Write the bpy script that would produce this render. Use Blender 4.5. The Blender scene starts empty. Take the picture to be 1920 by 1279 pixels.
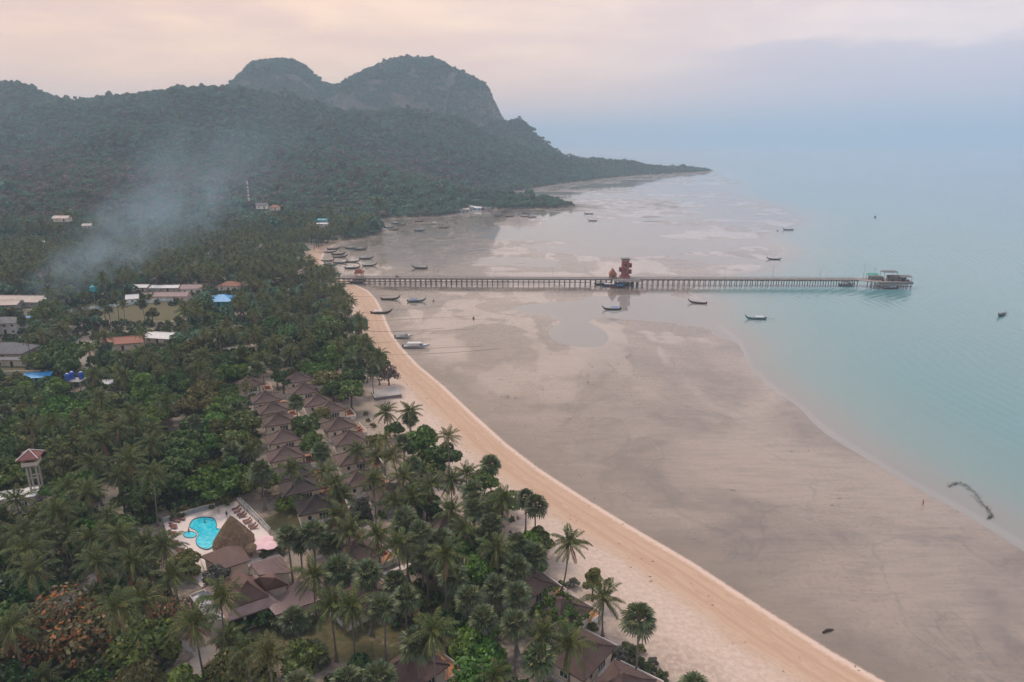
import bpy, math, random
import numpy as np
from mathutils import Vector, Matrix, Euler

random.seed(7)
rng = np.random.default_rng(11)
R = math.radians
scene = bpy.context.scene
COL = scene.collection

# ------------------------------------------------------------------ camera
CAM_H = 90.0
FPX = 1280.0                      # focal length in photo pixels (24 mm on 36 mm)
PITCH = math.atan((639.5 - 264.0) / FPX)
cam_data = bpy.data.cameras.new('camera')
cam_data.sensor_width = 36.0
cam_data.lens = 24.0
cam_data.clip_start = 0.5
cam_data.clip_end = 80000.0
cam = bpy.data.objects.new('camera', cam_data)
COL.objects.link(cam)
cam.location = (0, 0, CAM_H)
cam.rotation_euler = (math.pi / 2 - PITCH, 0, 0)
scene.camera = cam

# ------------------------------------------------------------------ render settings
scene.view_settings.view_transform = 'Standard'
scene.view_settings.look = 'None'
scene.view_settings.gamma = 1.0
scene.view_settings.exposure = 0.48
scene.view_settings.use_curve_mapping = False
cy = scene.cycles
cy.use_denoising = True
try:
    cy.denoiser = 'OPENIMAGEDENOISE'
    cy.denoising_prefilter = 'ACCURATE'
except Exception:
    pass
cy.max_bounces = 6
cy.diffuse_bounces = 2
cy.glossy_bounces = 2
cy.transmission_bounces = 2
cy.transparent_max_bounces = 10
cy.volume_bounces = 1
cy.volume_step_rate = 1.0
cy.volume_max_steps = 128
cy.caustics_reflective = False
cy.caustics_refractive = False
cy.sample_clamp_indirect = 4.0
cy.use_adaptive_sampling = True
cy.adaptive_threshold = 0.02
cy.adaptive_min_samples = 16

# ------------------------------------------------------------------ node helpers
def nt_clear(nt):
    for n in list(nt.nodes):
        nt.nodes.remove(n)

class NT:
    """small helper around a node tree"""
    def __init__(self, nt):
        self.nt = nt
    def n(self, typ, **kw):
        nd = self.nt.nodes.new(typ)
        for k, v in kw.items():
            if k.startswith('i_'):
                key = k[2:]
                key = int(key) if key.isdigit() else key.replace('_', ' ')
                self.put(nd.inputs[key], v)
            else:
                setattr(nd, k, v)
        return nd
    def put(self, sock, v):
        if isinstance(v, bpy.types.NodeSocket):
            self.nt.links.new(v, sock)
        elif isinstance(v, bpy.types.Node):
            self.nt.links.new(v.outputs[0], sock)
        else:
            if isinstance(v, (tuple, list)) and len(v) == 3 and sock.type == 'RGBA':
                v = (*v, 1.0)
            sock.default_value = v
    def math(self, op, a, b=0.0, c=None, clamp=False):
        nd = self.nt.nodes.new('ShaderNodeMath')
        nd.operation = op
        nd.use_clamp = clamp
        self.put(nd.inputs[0], a)
        self.put(nd.inputs[1], b)
        if c is not None:
            self.put(nd.inputs[2], c)
        return nd.outputs[0]
    def sstep(self, v, lo, hi, a=0.0, b=1.0):
        nd = self.nt.nodes.new('ShaderNodeMapRange')
        nd.interpolation_type = 'SMOOTHSTEP'
        nd.clamp = True
        self.put(nd.inputs[0], v)
        if lo > hi:
            lo, hi, a, b = hi, lo, b, a
        nd.inputs[1].default_value = lo
        nd.inputs[2].default_value = hi
        nd.inputs[3].default_value = a
        nd.inputs[4].default_value = b
        return nd.outputs[0]
    def mix(self, f, a, b, blend='MIX'):
        nd = self.nt.nodes.new('ShaderNodeMix')
        nd.data_type = 'RGBA'
        nd.blend_type = blend
        self.put(nd.inputs[0], f)
        self.put(nd.inputs[6], a)
        self.put(nd.inputs[7], b)
        return nd.outputs[2]
    def noise(self, vec, scale, detail=3.0, rough=0.5, dist=0.0):
        nd = self.nt.nodes.new('ShaderNodeTexNoise')
        if vec is not None:
            self.put(nd.inputs['Vector'], vec)
        nd.inputs['Scale'].default_value = scale
        nd.inputs['Detail'].default_value = detail
        nd.inputs['Roughness'].default_value = rough
        nd.inputs['Distortion'].default_value = dist
        return nd.outputs['Fac']
    def attr(self, name):
        nd = self.nt.nodes.new('ShaderNodeAttribute')
        nd.attribute_name = name
        return nd.outputs['Fac']

# ------------------------------------------------------------------ world: hazy dusk sky
SUN_AZ = R(-38.0)        # measured from +Y towards +X
SUN_EL = R(52.0)
SKY = [  # (linear colours) horizon/upper, towards and away from the glow
    (0.93, 0.56, 0.37), (0.90, 0.62, 0.46), (0.57, 0.50, 0.545), (0.82, 0.69, 0.67)]
world = bpy.data.worlds.new('World')
scene.world = world
world.use_nodes = True
w = NT(world.node_tree)
nt_clear(world.node_tree)
tc = w.n('ShaderNodeTexCoord')
sep = w.n('ShaderNodeSeparateXYZ', i_0=tc.outputs['Generated'])
X, Y, Z = sep.outputs
glow_dir = Vector((math.sin(R(-48)), math.cos(R(-48)), 0.16)).normalized()
dot = w.n('ShaderNodeVectorMath', operation='DOT_PRODUCT', i_0=tc.outputs['Generated'])
dot.inputs[1].default_value = glow_dir
towards = w.sstep(dot.outputs['Value'], 0.10, 1.0)
elev = w.math('ARCSINE', Z)
horizon = w.mix(towards, SKY[2], SKY[0])
upper = w.mix(towards, SKY[3], SKY[1])
col = w.mix(w.sstep(elev, R(-1.0), R(13.0)), horizon, upper)
zen = w.mix(w.sstep(elev, R(12.0), R(60.0)), col, (0.42, 0.56, 0.76))
# stretched cloud layer, projected on a plane overhead
inv = w.math('DIVIDE', 1.0, w.math('MAXIMUM', w.math('ADD', Z, 0.10), 0.03))
cv = w.n('ShaderNodeCombineXYZ', i_0=w.math('MULTIPLY', X, inv), i_1=w.math('MULTIPLY', Y, inv))
cn = w.noise(cv.outputs[0], 0.55, 6.0, 0.58, 0.6)
cn2 = w.noise(cv.outputs[0], 1.7, 5.0, 0.6, 0.3)
cl = w.math('ADD', w.math('MULTIPLY', cn, 0.7), w.math('MULTIPLY', cn2, 0.3))
cf = w.sstep(cl, 0.38, 0.66)
lightc = w.mix(towards, (0.90, 0.76, 0.72), (1.06, 0.74, 0.48))
darkc = w.mix(towards, (0.66, 0.57, 0.60), (0.70, 0.47, 0.40))
cloudc = w.mix(cf, darkc, lightc)
zen = w.mix(w.math('MULTIPLY', w.sstep(elev, R(2.0), R(10.0), 0.15, 0.72), w.sstep(elev, R(60.0), R(14.0), .35, 1.0)), zen, cloudc)
# low lavender cloud bank over the open sea
az = w.math('ARCTAN2', X, Y)
bn = w.noise(w.n('ShaderNodeCombineXYZ', i_0=w.math('MULTIPLY', az, 3.0), i_1=w.math('MULTIPLY', elev, 14.0)).outputs[0], 2.2, 4.0, 0.55)
edge = w.math('ADD', w.math('MULTIPLY', w.math('SUBTRACT', bn, 0.5), 0.055), elev)
bank = w.math('MULTIPLY', w.sstep(edge, R(6.9), R(6.1)), w.sstep(az, R(6.0), R(24.0)))
zen = w.mix(w.math('MULTIPLY', bank, 0.50), zen, (0.40, 0.40, 0.52))
nish = w.n('ShaderNodeTexSky', sky_type='NISHITA')
nish.sun_disc = False
nish.sun_elevation = SUN_EL
nish.sun_rotation = SUN_AZ
nish.air_density = 1.0
nish.dust_density = 3.0
bg1 = w.n('ShaderNodeBackground', i_Color=zen, i_Strength=1.0)
bg2 = w.n('ShaderNodeBackground', i_Color=nish.outputs[0], i_Strength=0.05)
mixw = w.n('ShaderNodeMixShader', i_0=0.10)
world.node_tree.links.new(bg1.outputs[0], mixw.inputs[1])
world.node_tree.links.new(bg2.outputs[0], mixw.inputs[2])
wo = w.n('ShaderNodeOutputWorld')
world.node_tree.links.new(mixw.outputs[0], wo.inputs['Surface'])

# ------------------------------------------------------------------ sun, veiled by haze
sd = bpy.data.lights.new('sun', 'SUN')
sd.energy = 1.5
sd.angle = R(14.0)
sd.color = (1.0, 0.86, 0.72)
sun = bpy.data.objects.new('sun', sd)
COL.objects.link(sun)
sdir = Vector((math.sin(SUN_AZ) * math.cos(SUN_EL), math.cos(SUN_AZ) * math.cos(SUN_EL), math.sin(SUN_EL)))
sun.rotation_euler = sdir.to_track_quat('Z', 'Y').to_euler()
sun.location = sdir * 300

# ------------------------------------------------------------------ photo geometry -> world
CP, SP = math.cos(PITCH), math.sin(PITCH)
def ray(px, py):
    a = (px - 960.0) / FPX
    b = (639.5 - py) / FPX
    return np.array([a, CP + b * SP, -SP + b * CP])
def at(px, py, z=0.0):
    """point at height z seen in the direction of a photo position"""
    d = ray(px, py)
    t = (z - CAM_H) / d[2]
    return np.array([d[0] * t, d[1] * t, z])
def at_range(px, py, r):
    d = ray(px, py)
    t = r / math.hypot(d[0], d[1])
    return np.array([d[0] * t, d[1] * t, CAM_H + d[2] * t])
def project(P):
    P = np.asarray(P, float)
    dx, dy, dz = P[..., 0], P[..., 1], P[..., 2] - CAM_H
    f = dy * CP - dz * SP
    u = dy * SP + dz * CP
    return 960 + FPX * dx / f, 639.5 - FPX * u / f

def poly_dist(px, py, pts):
    """distance to an open polyline, plus interpolated third column when present"""
    pts = np.asarray(pts, float)
    best = np.full(px.shape, 1e18)
    val = np.zeros(px.shape)
    for i in range(len(pts) - 1):
        ax, ay = pts[i, :2]
        bx, by = pts[i + 1, :2]
        vx, vy = bx - ax, by - ay
        L = vx * vx + vy * vy + 1e-9
        t = np.clip(((px - ax) * vx + (py - ay) * vy) / L, 0, 1)
        d = (px - ax - t * vx) ** 2 + (py - ay - t * vy) ** 2
        m = d < best
        best = np.where(m, d, best)
        if pts.shape[1] > 2:
            val = np.where(m, pts[i, 2] + t * (pts[i + 1, 2] - pts[i, 2]), val)
    return np.sqrt(best), val
def inside(px, py, poly):
    poly = np.asarray(poly, float)
    res = np.zeros(np.shape(px), bool)
    n = len(poly)
    j = n - 1
    for i in range(n):
        xi, yi = poly[i, 0], poly[i, 1]
        xj, yj = poly[j, 0], poly[j, 1]
        c = ((yi > py) != (yj > py)) & (px < (xj - xi) * (py - yi) / (yj - yi + 1e-12) + xi)
        res ^= c
        j = i
    return res
def smooth(a, b, x):
    t = np.clip((x - a) / (b - a), 0, 1)
    return t * t * (3 - 2 * t)
# value noise in numpy
_perm = rng.random((256, 256))
def vnoise(x, y, s):
    x = np.asarray(x) / s
    y = np.asarray(y) / s
    xi, yi = np.floor(x).astype(int), np.floor(y).astype(int)
    fx, fy = x - xi, y - yi
    fx = fx * fx * (3 - 2 * fx)
    fy = fy * fy * (3 - 2 * fy)
    g = lambda a, b: _perm[a & 255, b & 255]
    return (g(xi, yi) * (1 - fx) + g(xi + 1, yi) * fx) * (1 - fy) + (g(xi, yi + 1) * (1 - fx) + g(xi + 1, yi + 1) * fx) * fy
def fbm(x, y, s, o=4):
    t, a, n = 0, 1, 0
    for k in range(o):
        t = t + a * vnoise(x + 37.1 * k, y - 91.7 * k, s / 2 ** k)
        n += a
        a *= 0.5
    return t / n - 0.5

# ------------------------------------------------------------------ coast, waterline and relief
coast_px = [(1790, 1360), (1660, 1279), (1560, 1222), (1430, 1140), (1300, 1055), (1180, 985), (1090, 930),
            (1010, 878), (950, 832), (890, 778), (830, 722), (785, 685), (752, 650), (735, 625), (724, 600),
            (716, 580), (705, 560), (690, 545), (660, 531), (630, 520), (610, 505), (604, 485), (612, 468),
            (640, 455), (690, 446), (722, 436), (716, 424), (690, 416), (712, 411), (760, 409), (830, 406),
            (868, 399), (905, 394), (960, 393), (1030, 392), (1085, 388), (1050, 380), (980, 376), (905, 376),
            (898, 364), (930, 360), (990, 356), (1030, 349), (1075, 343), (1130, 336), (1200, 330), (1270, 326.5),
            (1322, 323), (1338, 321), (1320, 318)]
coast = [tuple(at(x, y, 0.3)[:2]) for x, y in coast_px]
tipx, tipy = coast[-1]
land_poly = coast + [(tipx - 60, tipy + 180), (tipx - 500, tipy + 420), (-400, 3200), (-4000, 4200), (-4000, -300), (60, -300), (90, 30)]
water_px = [(2300, 1180), (1960, 1040), (1800, 955), (1690, 893), (1560, 815), (1470, 745), (1405, 690), (1388, 640),
            (1340, 600), (1330, 570), (1290, 548), (1330, 520), (1420, 505), (1470, 470), (1440, 440), (1500, 415),
            (1470, 395), (1420, 375), (1360, 360), (1400, 348), (1350, 330), (1348, 321)]
waterline = [tuple(at(x, y, 0.0)[:2]) for x, y in water_px]
sea_poly = waterline + [(tipx + 40, tipy + 300), (tipx - 300, 30000), (60000, 60000), (60000, -2000), (250, -2000), (170, 20)]

ridge_left = [at_range(*p) for p in [(-420, 165, 1950), (-150, 172, 1930), (0, 164, 1900), (40, 165, 1880), (62, 173, 1870), (97, 199, 1850),
              (130, 195, 1800), (200, 190, 1760), (245, 187, 1730), (300, 179, 1720), (340, 175, 1730), (425, 172, 1800)]]
karst_a = [at_range(*p) for p in [(425, 172, 2220), (448, 146, 2230), (478, 119, 2240), (510, 113, 2250), (550, 123, 2250), (588, 144, 2250), (604, 163, 2250)]]
karst_b = [at_range(*p) for p in [(604, 168, 2250), (640, 167, 2230), (662, 152, 2220), (700, 134, 2210), (750, 118, 2200), (790, 118, 2190), (830, 126, 2170), (862, 140, 2160), (872, 150, 2150)]]
ridge_tail = [at_range(*p) for p in [(880, 215, 2080), (925, 228, 2060), (952, 231, 2040), (976, 224, 2035), (992, 240, 2030), (1012, 262, 2025),
              (1035, 280, 2020), (1060, 295, 2020), (1100, 301, 2020), (1145, 304, 2020), (1200, 304, 2020), (1250, 306, 2020), (1292, 314, 2020), (1318, 321, 2010)]]
spur = [at_range(*p) for p in [(165, 312, 1150), (190, 282, 1250), (240, 247, 1350), (310, 213, 1450), (400, 195, 1500), (480, 198, 1550),
        (560, 198, 1600), (660, 205, 1640), (760, 222, 1650), (850, 242, 1650), (930, 266, 1660), (1000, 292, 1700)]]
spur2 = [at_range(*p) for p in [(560, 305, 1150), (600, 270, 1300), (640, 235, 1500), (660, 205, 1640)]]
spur3 = [at_range(*p) for p in [(760, 345, 1180), (800, 300, 1350), (840, 265, 1500), (850, 242, 1650)]]

def hills(x, y, sdf):
    h = np.zeros(np.shape(x))
    wob = 1 + 0.5 * fbm(x, y, 260, 3)
    def lay(poly, W, p, cliff=None):
        d, z = poly_dist(x, y, poly)
        d = d * wob
        if cliff is not None: z = z * (1 + .10 * fbm(x, y, 70, 3))
        if cliff is None:
            return z * np.clip(1 - d / W, 0, 1) ** p
        c0, c1, top, foot = cliff
        g = np.where(d < c0, 1 - (1 - top) * (d / c0) ** 2,
                     np.where(d < c1, top + (foot - top) * (d - c0) / (c1 - c0), foot * np.clip(1 - (d - c1) / W, 0, 1) ** p))
        return z * g
    for L in (lay(ridge_left, 820, 1.25), lay(spur, 500, 1.35), lay(spur2, 330, 1.3), lay(spur3, 330, 1.3),
              lay(karst_a, 700, 1.2, (70, 125, 0.86, 0.50)), lay(karst_b, 250, 1.1, (80, 140, 0.88, 0.44)),
              lay(ridge_tail, 175, 1.15)):
        m = np.maximum(h, L)
        h = m + 6.0 * np.exp(-np.abs(h - L) / 12.0) * (np.minimum(h, L) > 4)
    rid = 1 - 2 * np.abs(fbm(x + 60 * fbm(x, y, 200, 2), y, 190, 3)) * 2.2
    dm = np.minimum(np.minimum(poly_dist(x, y, karst_a)[0], poly_dist(x, y, karst_b)[0]), np.minimum(poly_dist(x, y, ridge_left)[0], poly_dist(x, y, ridge_tail)[0]))
    h = h + smooth(40, 115, h) * (fbm(x, y, 120, 4) * 34 + (rid - .45) * 34) * smooth(10, 210, dm)
    return h * smooth(4, 120, sdf)

def coast_sdf(x, y):
    d, _ = poly_dist(x, y, coast)
    return np.where(inside(x, y, land_poly), d, -d)
def sea_sdf(x, y):
    d, _ = poly_dist(x, y, waterline)
    return np.where(inside(x, y, sea_poly), d, -d)

# channels and pools of the tidal flat: (px, py, rx, ry, depth)
pool_px = [(1010, 640, 90, 26, .10), (1000, 590, 120, 14, .08), (1080, 640, 60, 40, .10), (860, 560, 90, 8, .06),
           (1240, 470, 130, 16, .10), (1010, 455, 130, 18, .06), (1150, 430, 160, 14, .08), (1060, 400, 90, 9, .06), (1260, 560, 90, 20, .08),
           (1360, 400, 60, 8, .05), (1180, 730, 26, 46, .05), (1230, 820, 60, 26, .04), (760, 505, 90, 10, .08)]
pools = []
for a, b, c, d, e in pool_px:
    p0, p1, p2 = at(a, b), at(a + c, b), at(a, b - d)
    pools.append((p0[0], p0[1], abs(p1[0] - p0[0]), abs(p2[1] - p0[1]), e))

inner = at(780, 442)
def height(x, y, want=False):
    x = np.asarray(x, float)
    y = np.asarray(y, float)
    s = coast_sdf(x, y)
    q = sea_sdf(x, y)
    land = 0.35 + 1.75 * smooth(0, 24, s) + 0.9 * smooth(24, 70, s) + 3.0 * smooth(120, 700, s)
    land = land + 0.25 * fbm(x, y, 14, 3) * smooth(14, 40, s)
    # tidal flat: gentle fall to the waterline with low bars and runnels
    k = np.clip(-s / (np.maximum(-q, 0) - s + 1e-3), 0, 1)
    far_ = smooth(300, 430, y + 0.25 * x)
    frac = np.clip(-s / (np.abs(s) + np.maximum(-q, 0) + 1e-3), 0, 1)
    flat = (1 - far_) * (0.35 - 0.36 * frac ** 0.8) + far_ * (0.02 + 0.33 * np.exp(s / 22.0) - 0.02 * frac)
    wx = x + 40 * fbm(x, y, 90, 3)
    wy = y + 40 * fbm(x + 500, y, 90, 3)
    bars = fbm(wx * 0.55, wy, 52, 3)
    amp = 0.30 * smooth(6, 60, -s) * (.12 + .88 * smooth(230, 400, y + 0.30 * x))
    flat = flat + bars * amp
    for cx, cyy, rx, ry, dep in pools:
        flat = flat - dep * np.exp(-(((wx - cx) / rx) ** 2 + ((wy - cyy) / ry) ** 2))
    flat = flat + 0.10 * np.exp(-(((x - inner[0]) / 75) ** 2 + ((y - inner[1]) / 110) ** 2))
    bed = -0.02 - 0.017 * q - 0.00002 * q * q
    bed = np.maximum(bed, -6) + bars * 0.10
    flat = np.where(q > 0, np.minimum(bed, flat), flat)
    z = np.where(s > 0, land, flat)
    z = z + np.where(s > 0, hills(x, y, s), 0)
    if want:
        return z, s, q
    return z
def gz(x, y):
    return float(height(np.array([x]), np.array([y]))[0])
def ground(px, py, dz=0.0):
    """point on the ground (plus dz) in the direction of a photo position"""
    z = 2.5
    for _ in range(5):
        p = at(px, py, z + dz)
        z = gz(p[0], p[1])
    p = at(px, py, z + dz)
    return np.array([p[0], p[1], z])

# ------------------------------------------------------------------ object helpers
def tag(o, label=None, cat=None, group=None, kind=None):
    if label: o['label'] = label
    if cat: o['category'] = cat
    if group: o['group'] = group
    if kind: o['kind'] = kind
    return o
def link(o, parent=None):
    COL.objects.link(o)
    if parent is not None:
        o.parent = parent
    return o
def empty(name, loc=(0, 0, 0), rz=0.0, parent=None):
    o = bpy.data.objects.new(name, None)
    o.empty_display_size = 0.5
    o.location = loc
    o.rotation_euler = (0, 0, rz)
    return link(o, parent)
def mesh_from(name, V, F, mats=(), mi=None, smooth_=False):
    me = bpy.data.meshes.new(name)
    me.from_pydata([tuple(v) for v in V], [], F)
    for m in mats:
        me.materials.append(m)
    if mi is not None:
        me.polygons.foreach_set('material_index', np.asarray(mi, np.int32))
    if smooth_:
        me.polygons.foreach_set('use_smooth', np.ones(len(F), bool))
    me.update()
    return me
def fast_mesh(name, V, quads=None, tris=None, smooth_=True):
    """numpy arrays straight into a mesh"""
    me = bpy.data.meshes.new(name)
    V = np.asarray(V, np.float32)
    me.vertices.add(len(V))
    me.vertices.foreach_set('co', V.ravel())
    loops, starts, n0 = [], [], 0
    if quads is not None and len(quads):
        q = np.asarray(quads, np.int32)
        loops.append(q.ravel()); starts.append(np.arange(len(q)) * 4); n0 = q.size
    if tris is not None and len(tris):
        t = np.asarray(tris, np.int32)
        loops.append(t.ravel()); starts.append(n0 + np.arange(len(t)) * 3)
    L = np.concatenate(loops)
    S = np.concatenate(starts)
    me.loops.add(len(L))
    me.loops.foreach_set('vertex_index', L.astype(np.int32))
    me.polygons.add(len(S))
    me.polygons.foreach_set('loop_start', S.astype(np.int32))
    if smooth_:
        me.polygons.foreach_set('use_smooth', np.ones(len(S), bool))
    me.update(calc_edges=True)
    me.validate()
    return me

class MB:
    """collects boxes, tubes and polygons; build() links them as ONE mesh"""
    def __init__(self):
        self.V, self.F, self.M = [], [], []
        self.m = 0
    def poly(self, pts):
        b = len(self.V)
        self.V += [tuple(p) for p in pts]
        self.F.append(tuple(range(b, b + len(pts))))
        self.M.append(self.m)
        return self
    def box(self, c, s, rz=0.0, rx=0.0, ry=0.0):
        mt = Euler((rx, ry, rz)).to_matrix()
        b = len(self.V)
        for z in (-.5, .5):
            for x, y in ((-.5, -.5), (.5, -.5), (.5, .5), (-.5, .5)):
                v = mt @ Vector((x * s[0], y * s[1], z * s[2]))
                self.V.append((v.x + c[0], v.y + c[1], v.z + c[2]))
        for f in ((0, 3, 2, 1), (4, 5, 6, 7), (0, 1, 5, 4), (1, 2, 6, 5), (2, 3, 7, 6), (3, 0, 4, 7)):
            self.F.append(tuple(b + i for i in f)); self.M.append(self.m)
        return self
    def prism(self, base, top):
        """closed solid between two loops with the same count"""
        n = len(base); b = len(self.V)
        self.V += [tuple(p) for p in base] + [tuple(p) for p in top]
        self.F.append(tuple(b + i for i in reversed(range(n)))); self.M.append(self.m)
        self.F.append(tuple(b + n + i for i in range(n))); self.M.append(self.m)
        for i in range(n):
            j = (i + 1) % n
            self.F.append((b + i, b + j, b + n + j, b + n + i)); self.M.append(self.m)
        return self
    def tube(self, pts, radii, n=6, cap=True):
        pts = [Vector(p) for p in pts]
        if not hasattr(radii, '__len__'):
            radii = [radii] * len(pts)
        b = len(self.V)
        for i, p in enumerate(pts):
            d = (pts[min(i + 1, len(pts) - 1)] - pts[max(i - 1, 0)]).normalized()
            a = Vector((1, 0, 0)) if abs(d.x) < 0.9 else Vector((0, 1, 0))
            u = d.cross(a).normalized(); v = d.cross(u)
            for k in range(n):
                t = 2 * math.pi * k / n
                q = p + radii[i] * (math.cos(t) * u + math.sin(t) * v)
                self.V.append((q.x, q.y, q.z))
        for i in range(len(pts) - 1):
            for k in range(n):
                l = (k + 1) % n
                self.F.append((b + i * n + k, b + i * n + l, b + (i + 1) * n + l, b + (i + 1) * n + k)); self.M.append(self.m)
        if cap:
            self.F.append(tuple(b + k for k in range(n))); self.M.append(self.m)
            e = b + (len(pts) - 1) * n
            self.F.append(tuple(e + k for k in reversed(range(n)))); self.M.append(self.m)
        return self
    def mesh(self, name, *mats, smooth_=False):
        return mesh_from(name, self.V, self.F, mats, self.M, smooth_)
    def build(self, name, mats, parent=None, smooth_=False, loc=None, rz=0.0):
        if not isinstance(mats, (tuple, list)):
            mats = (mats,)
        o = bpy.data.objects.new(name, self.mesh(name, *mats, smooth_=smooth_))
        if loc is not None:
            o.location = loc
        o.rotation_euler = (0, 0, rz)
        return link(o, parent)

# ------------------------------------------------------------------ materials
MATS = {}
def mat(name, col, rough=0.7, var=0.15, scale=2.0, bump=0.0, bscale=20.0, spec=0.4, metal=0.0, coords='Object', streak=None, objvar=0.0):
    """painted / weathered surface: base colour broken up by two noises, optional relief"""
    m = bpy.data.materials.new(name)
    m.use_nodes = True
    t = NT(m.node_tree)
    p = m.node_tree.nodes['Principled BSDF']
    tcn = t.n('ShaderNodeTexCoord')
    vec = tcn.outputs[coords]
    if streak:
        vec = t.n('ShaderNodeMapping', i_Vector=vec, i_Scale=streak).outputs[0]
    n1 = t.noise(vec, scale, 4.0, 0.6)
    n2 = t.noise(vec, scale * 7.3, 3.0, 0.6)
    f = t.math('ADD', t.math('MULTIPLY', n1, 0.65), t.math('MULTIPLY', n2, 0.35))
    f = t.sstep(f, 0.30, 0.70)
    lo = tuple(c * (1 - var) for c in col)
    hi = tuple(min(1, c * (1 + var)) for c in col)
    c = t.mix(f, lo, hi)
    if objvar:
        oi = t.n('ShaderNodeObjectInfo')
        hv = t.n('ShaderNodeHueSaturation', i_Color=c)
        t.put(hv.inputs['Value'], t.math('ADD', t.math('MULTIPLY', oi.outputs['Random'], objvar * 2), 1 - objvar))
        c = hv.outputs[0]
    t.put(p.inputs['Base Color'], c)
    t.put(p.inputs['Roughness'], t.math('ADD', t.math('MULTIPLY', n2, 0.2), rough - 0.1, clamp=True))
    p.inputs['Specular IOR Level'].default_value = spec
    p.inputs['Metallic'].default_value = metal
    if bump:
        bn = t.noise(vec, bscale, 3.0, 0.6)
        b = t.n('ShaderNodeBump', i_Strength=bump, i_Height=bn)
        b.inputs['Distance'].default_value = 0.1
        t.put(p.inputs['Normal'], b.outputs[0])
    MATS[name] = m
    return m

# ================================================================== TERRAIN
# region masks in plan: lists of (px, py, rx, ry) photo ellipses laid on the ground
def blobs(x, y, lst, pw=2.0):
    m = np.zeros(np.shape(x))
    n1, n2 = fbm(x, y, 36, 4), fbm(x + 700, y + 90, 36, 4)
    for a, b, c, d in lst:
        p0 = at(a, b, 0.5); p1 = at(a + c, b, 0.5); p2 = at(a, b - d, 0.5); p3 = at(a, b + d, 0.5)
        rx = abs(p1[0] - p0[0]); ry = 0.5 * abs(p2[1] - p3[1])
        skew = p0[0] / p0[1]
        dy = y - p0[1]
        dx = (x - p0[0]) - skew * dy + n1 * 2.2 * rx
        dy = dy + n2 * 2.2 * ry
        m = np.maximum(m, np.exp(-((dx / rx) ** 2 + (dy / ry) ** 2) ** (pw / 2)))
    return m
MUD = [(735, 442, 14, 8), (705, 462, 22, 6), (735, 468, 28, 5), (850, 452, 45, 6), (870, 446, 30, 5), (860, 472, 50, 7), (880, 462, 36, 5), (800, 480, 40, 4),
       (1055, 388, 60, 6), (1100, 392, 40, 4), (1010, 356, 70, 4), (1090, 345, 90, 5), (1200, 334, 80, 4), (1290, 329, 50, 3), (1320, 354, 30, 3),
       (1270, 372, 40, 4), (1230, 410, 45, 5), (1330, 405, 30, 3), (1000, 527, 80, 4),
       (1150, 590, 28, 26), (1235, 385, 40, 6), (780, 395, 60, 4), (690, 470, 30, 5), (1280, 575, 30, 8),
       (1030, 345, 60, 5), (960, 362, 40, 3)]
GRASS = [(250, 590, 140, 24), (660, 1190, 190, 70), (500, 1240, 60, 40), (470, 660, 70, 14), (30, 700, 60, 25), (380, 690, 90, 14), (560, 990, 70, 40), (780, 1060, 60, 40)]
TRACK = [(445, 950, 40, 10)]

ang = np.radians(np.linspace(-56, 54, 700))
rad = np.concatenate([np.geomspace(26, 700, 330, endpoint=False), np.linspace(700, 2500, 250, endpoint=False), np.geomspace(2500, 5200, 40)])
A, RR = np.meshgrid(ang, rad)
GX = (RR * np.sin(A)).ravel()
GY = (RR * np.cos(A)).ravel()
GZ, GS, GQ = height(GX, GY, True)
na, nr = len(ang), len(rad)
ii = np.arange(nr - 1)[:, None] * na + np.arange(na - 1)[None, :]
quads = np.stack([ii, ii + 1, ii + na + 1, ii + na], -1).reshape(-1, 4)   # faces up
qs = GS[quads].mean(1); qq = GQ[quads].mean(1); qz = GZ[quads].mean(1)

g_mud = blobs(GX, GY, MUD)
g_grass = blobs(GX, GY, GRASS, 4.0)
gslope = np.zeros((nr, na))
ZZ = GZ.reshape(nr, na)
dzr = np.gradient(ZZ, axis=0) / np.gradient(RR, axis=0)
dza = np.gradient(ZZ, axis=1) / (np.gradient(A, axis=1) * RR)
gslope = np.hypot(dzr, dza).ravel()

def sub_mesh(name, mask, mat_, attrs, z=None):
    q = quads[mask]
    used, invq = np.unique(q.ravel(), return_inverse=True)
    zz = GZ if z is None else z
    V = np.stack([GX[used], GY[used], zz[used]], 1)
    me = fast_mesh(name, V, invq.reshape(-1, 4))
    for an, arr in attrs.items():
        a = me.attributes.new(an, 'FLOAT', 'POINT')
        a.data.foreach_set('value', arr[used].astype(np.float32))
    me.materials.append(mat_)
    o = bpy.data.objects.new(name, me)
    return link(o)

_loga = None
def gz(x, y):
    """terrain height read from the finished relief grid"""
    r = math.hypot(x, y); a = math.atan2(x, y)
    j = (a - ang[0]) / (ang[-1] - ang[0]) * (na - 1)
    i = int(np.searchsorted(rad, r)) - 1
    if i < 0 or i >= nr - 1 or j < 0 or j >= na - 1:
        return float(height(np.array([x]), np.array([y]))[0])
    u = (r - rad[i]) / (rad[i + 1] - rad[i]); j0 = int(j); v = j - j0
    return float((ZZ[i, j0] * (1 - v) + ZZ[i, j0 + 1] * v) * (1 - u) + (ZZ[i + 1, j0] * (1 - v) + ZZ[i + 1, j0 + 1] * v) * u)
g_karst = smooth(300, 180, np.minimum(poly_dist(GX, GY, karst_a)[0], poly_dist(GX, GY, karst_b)[0]))

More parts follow.
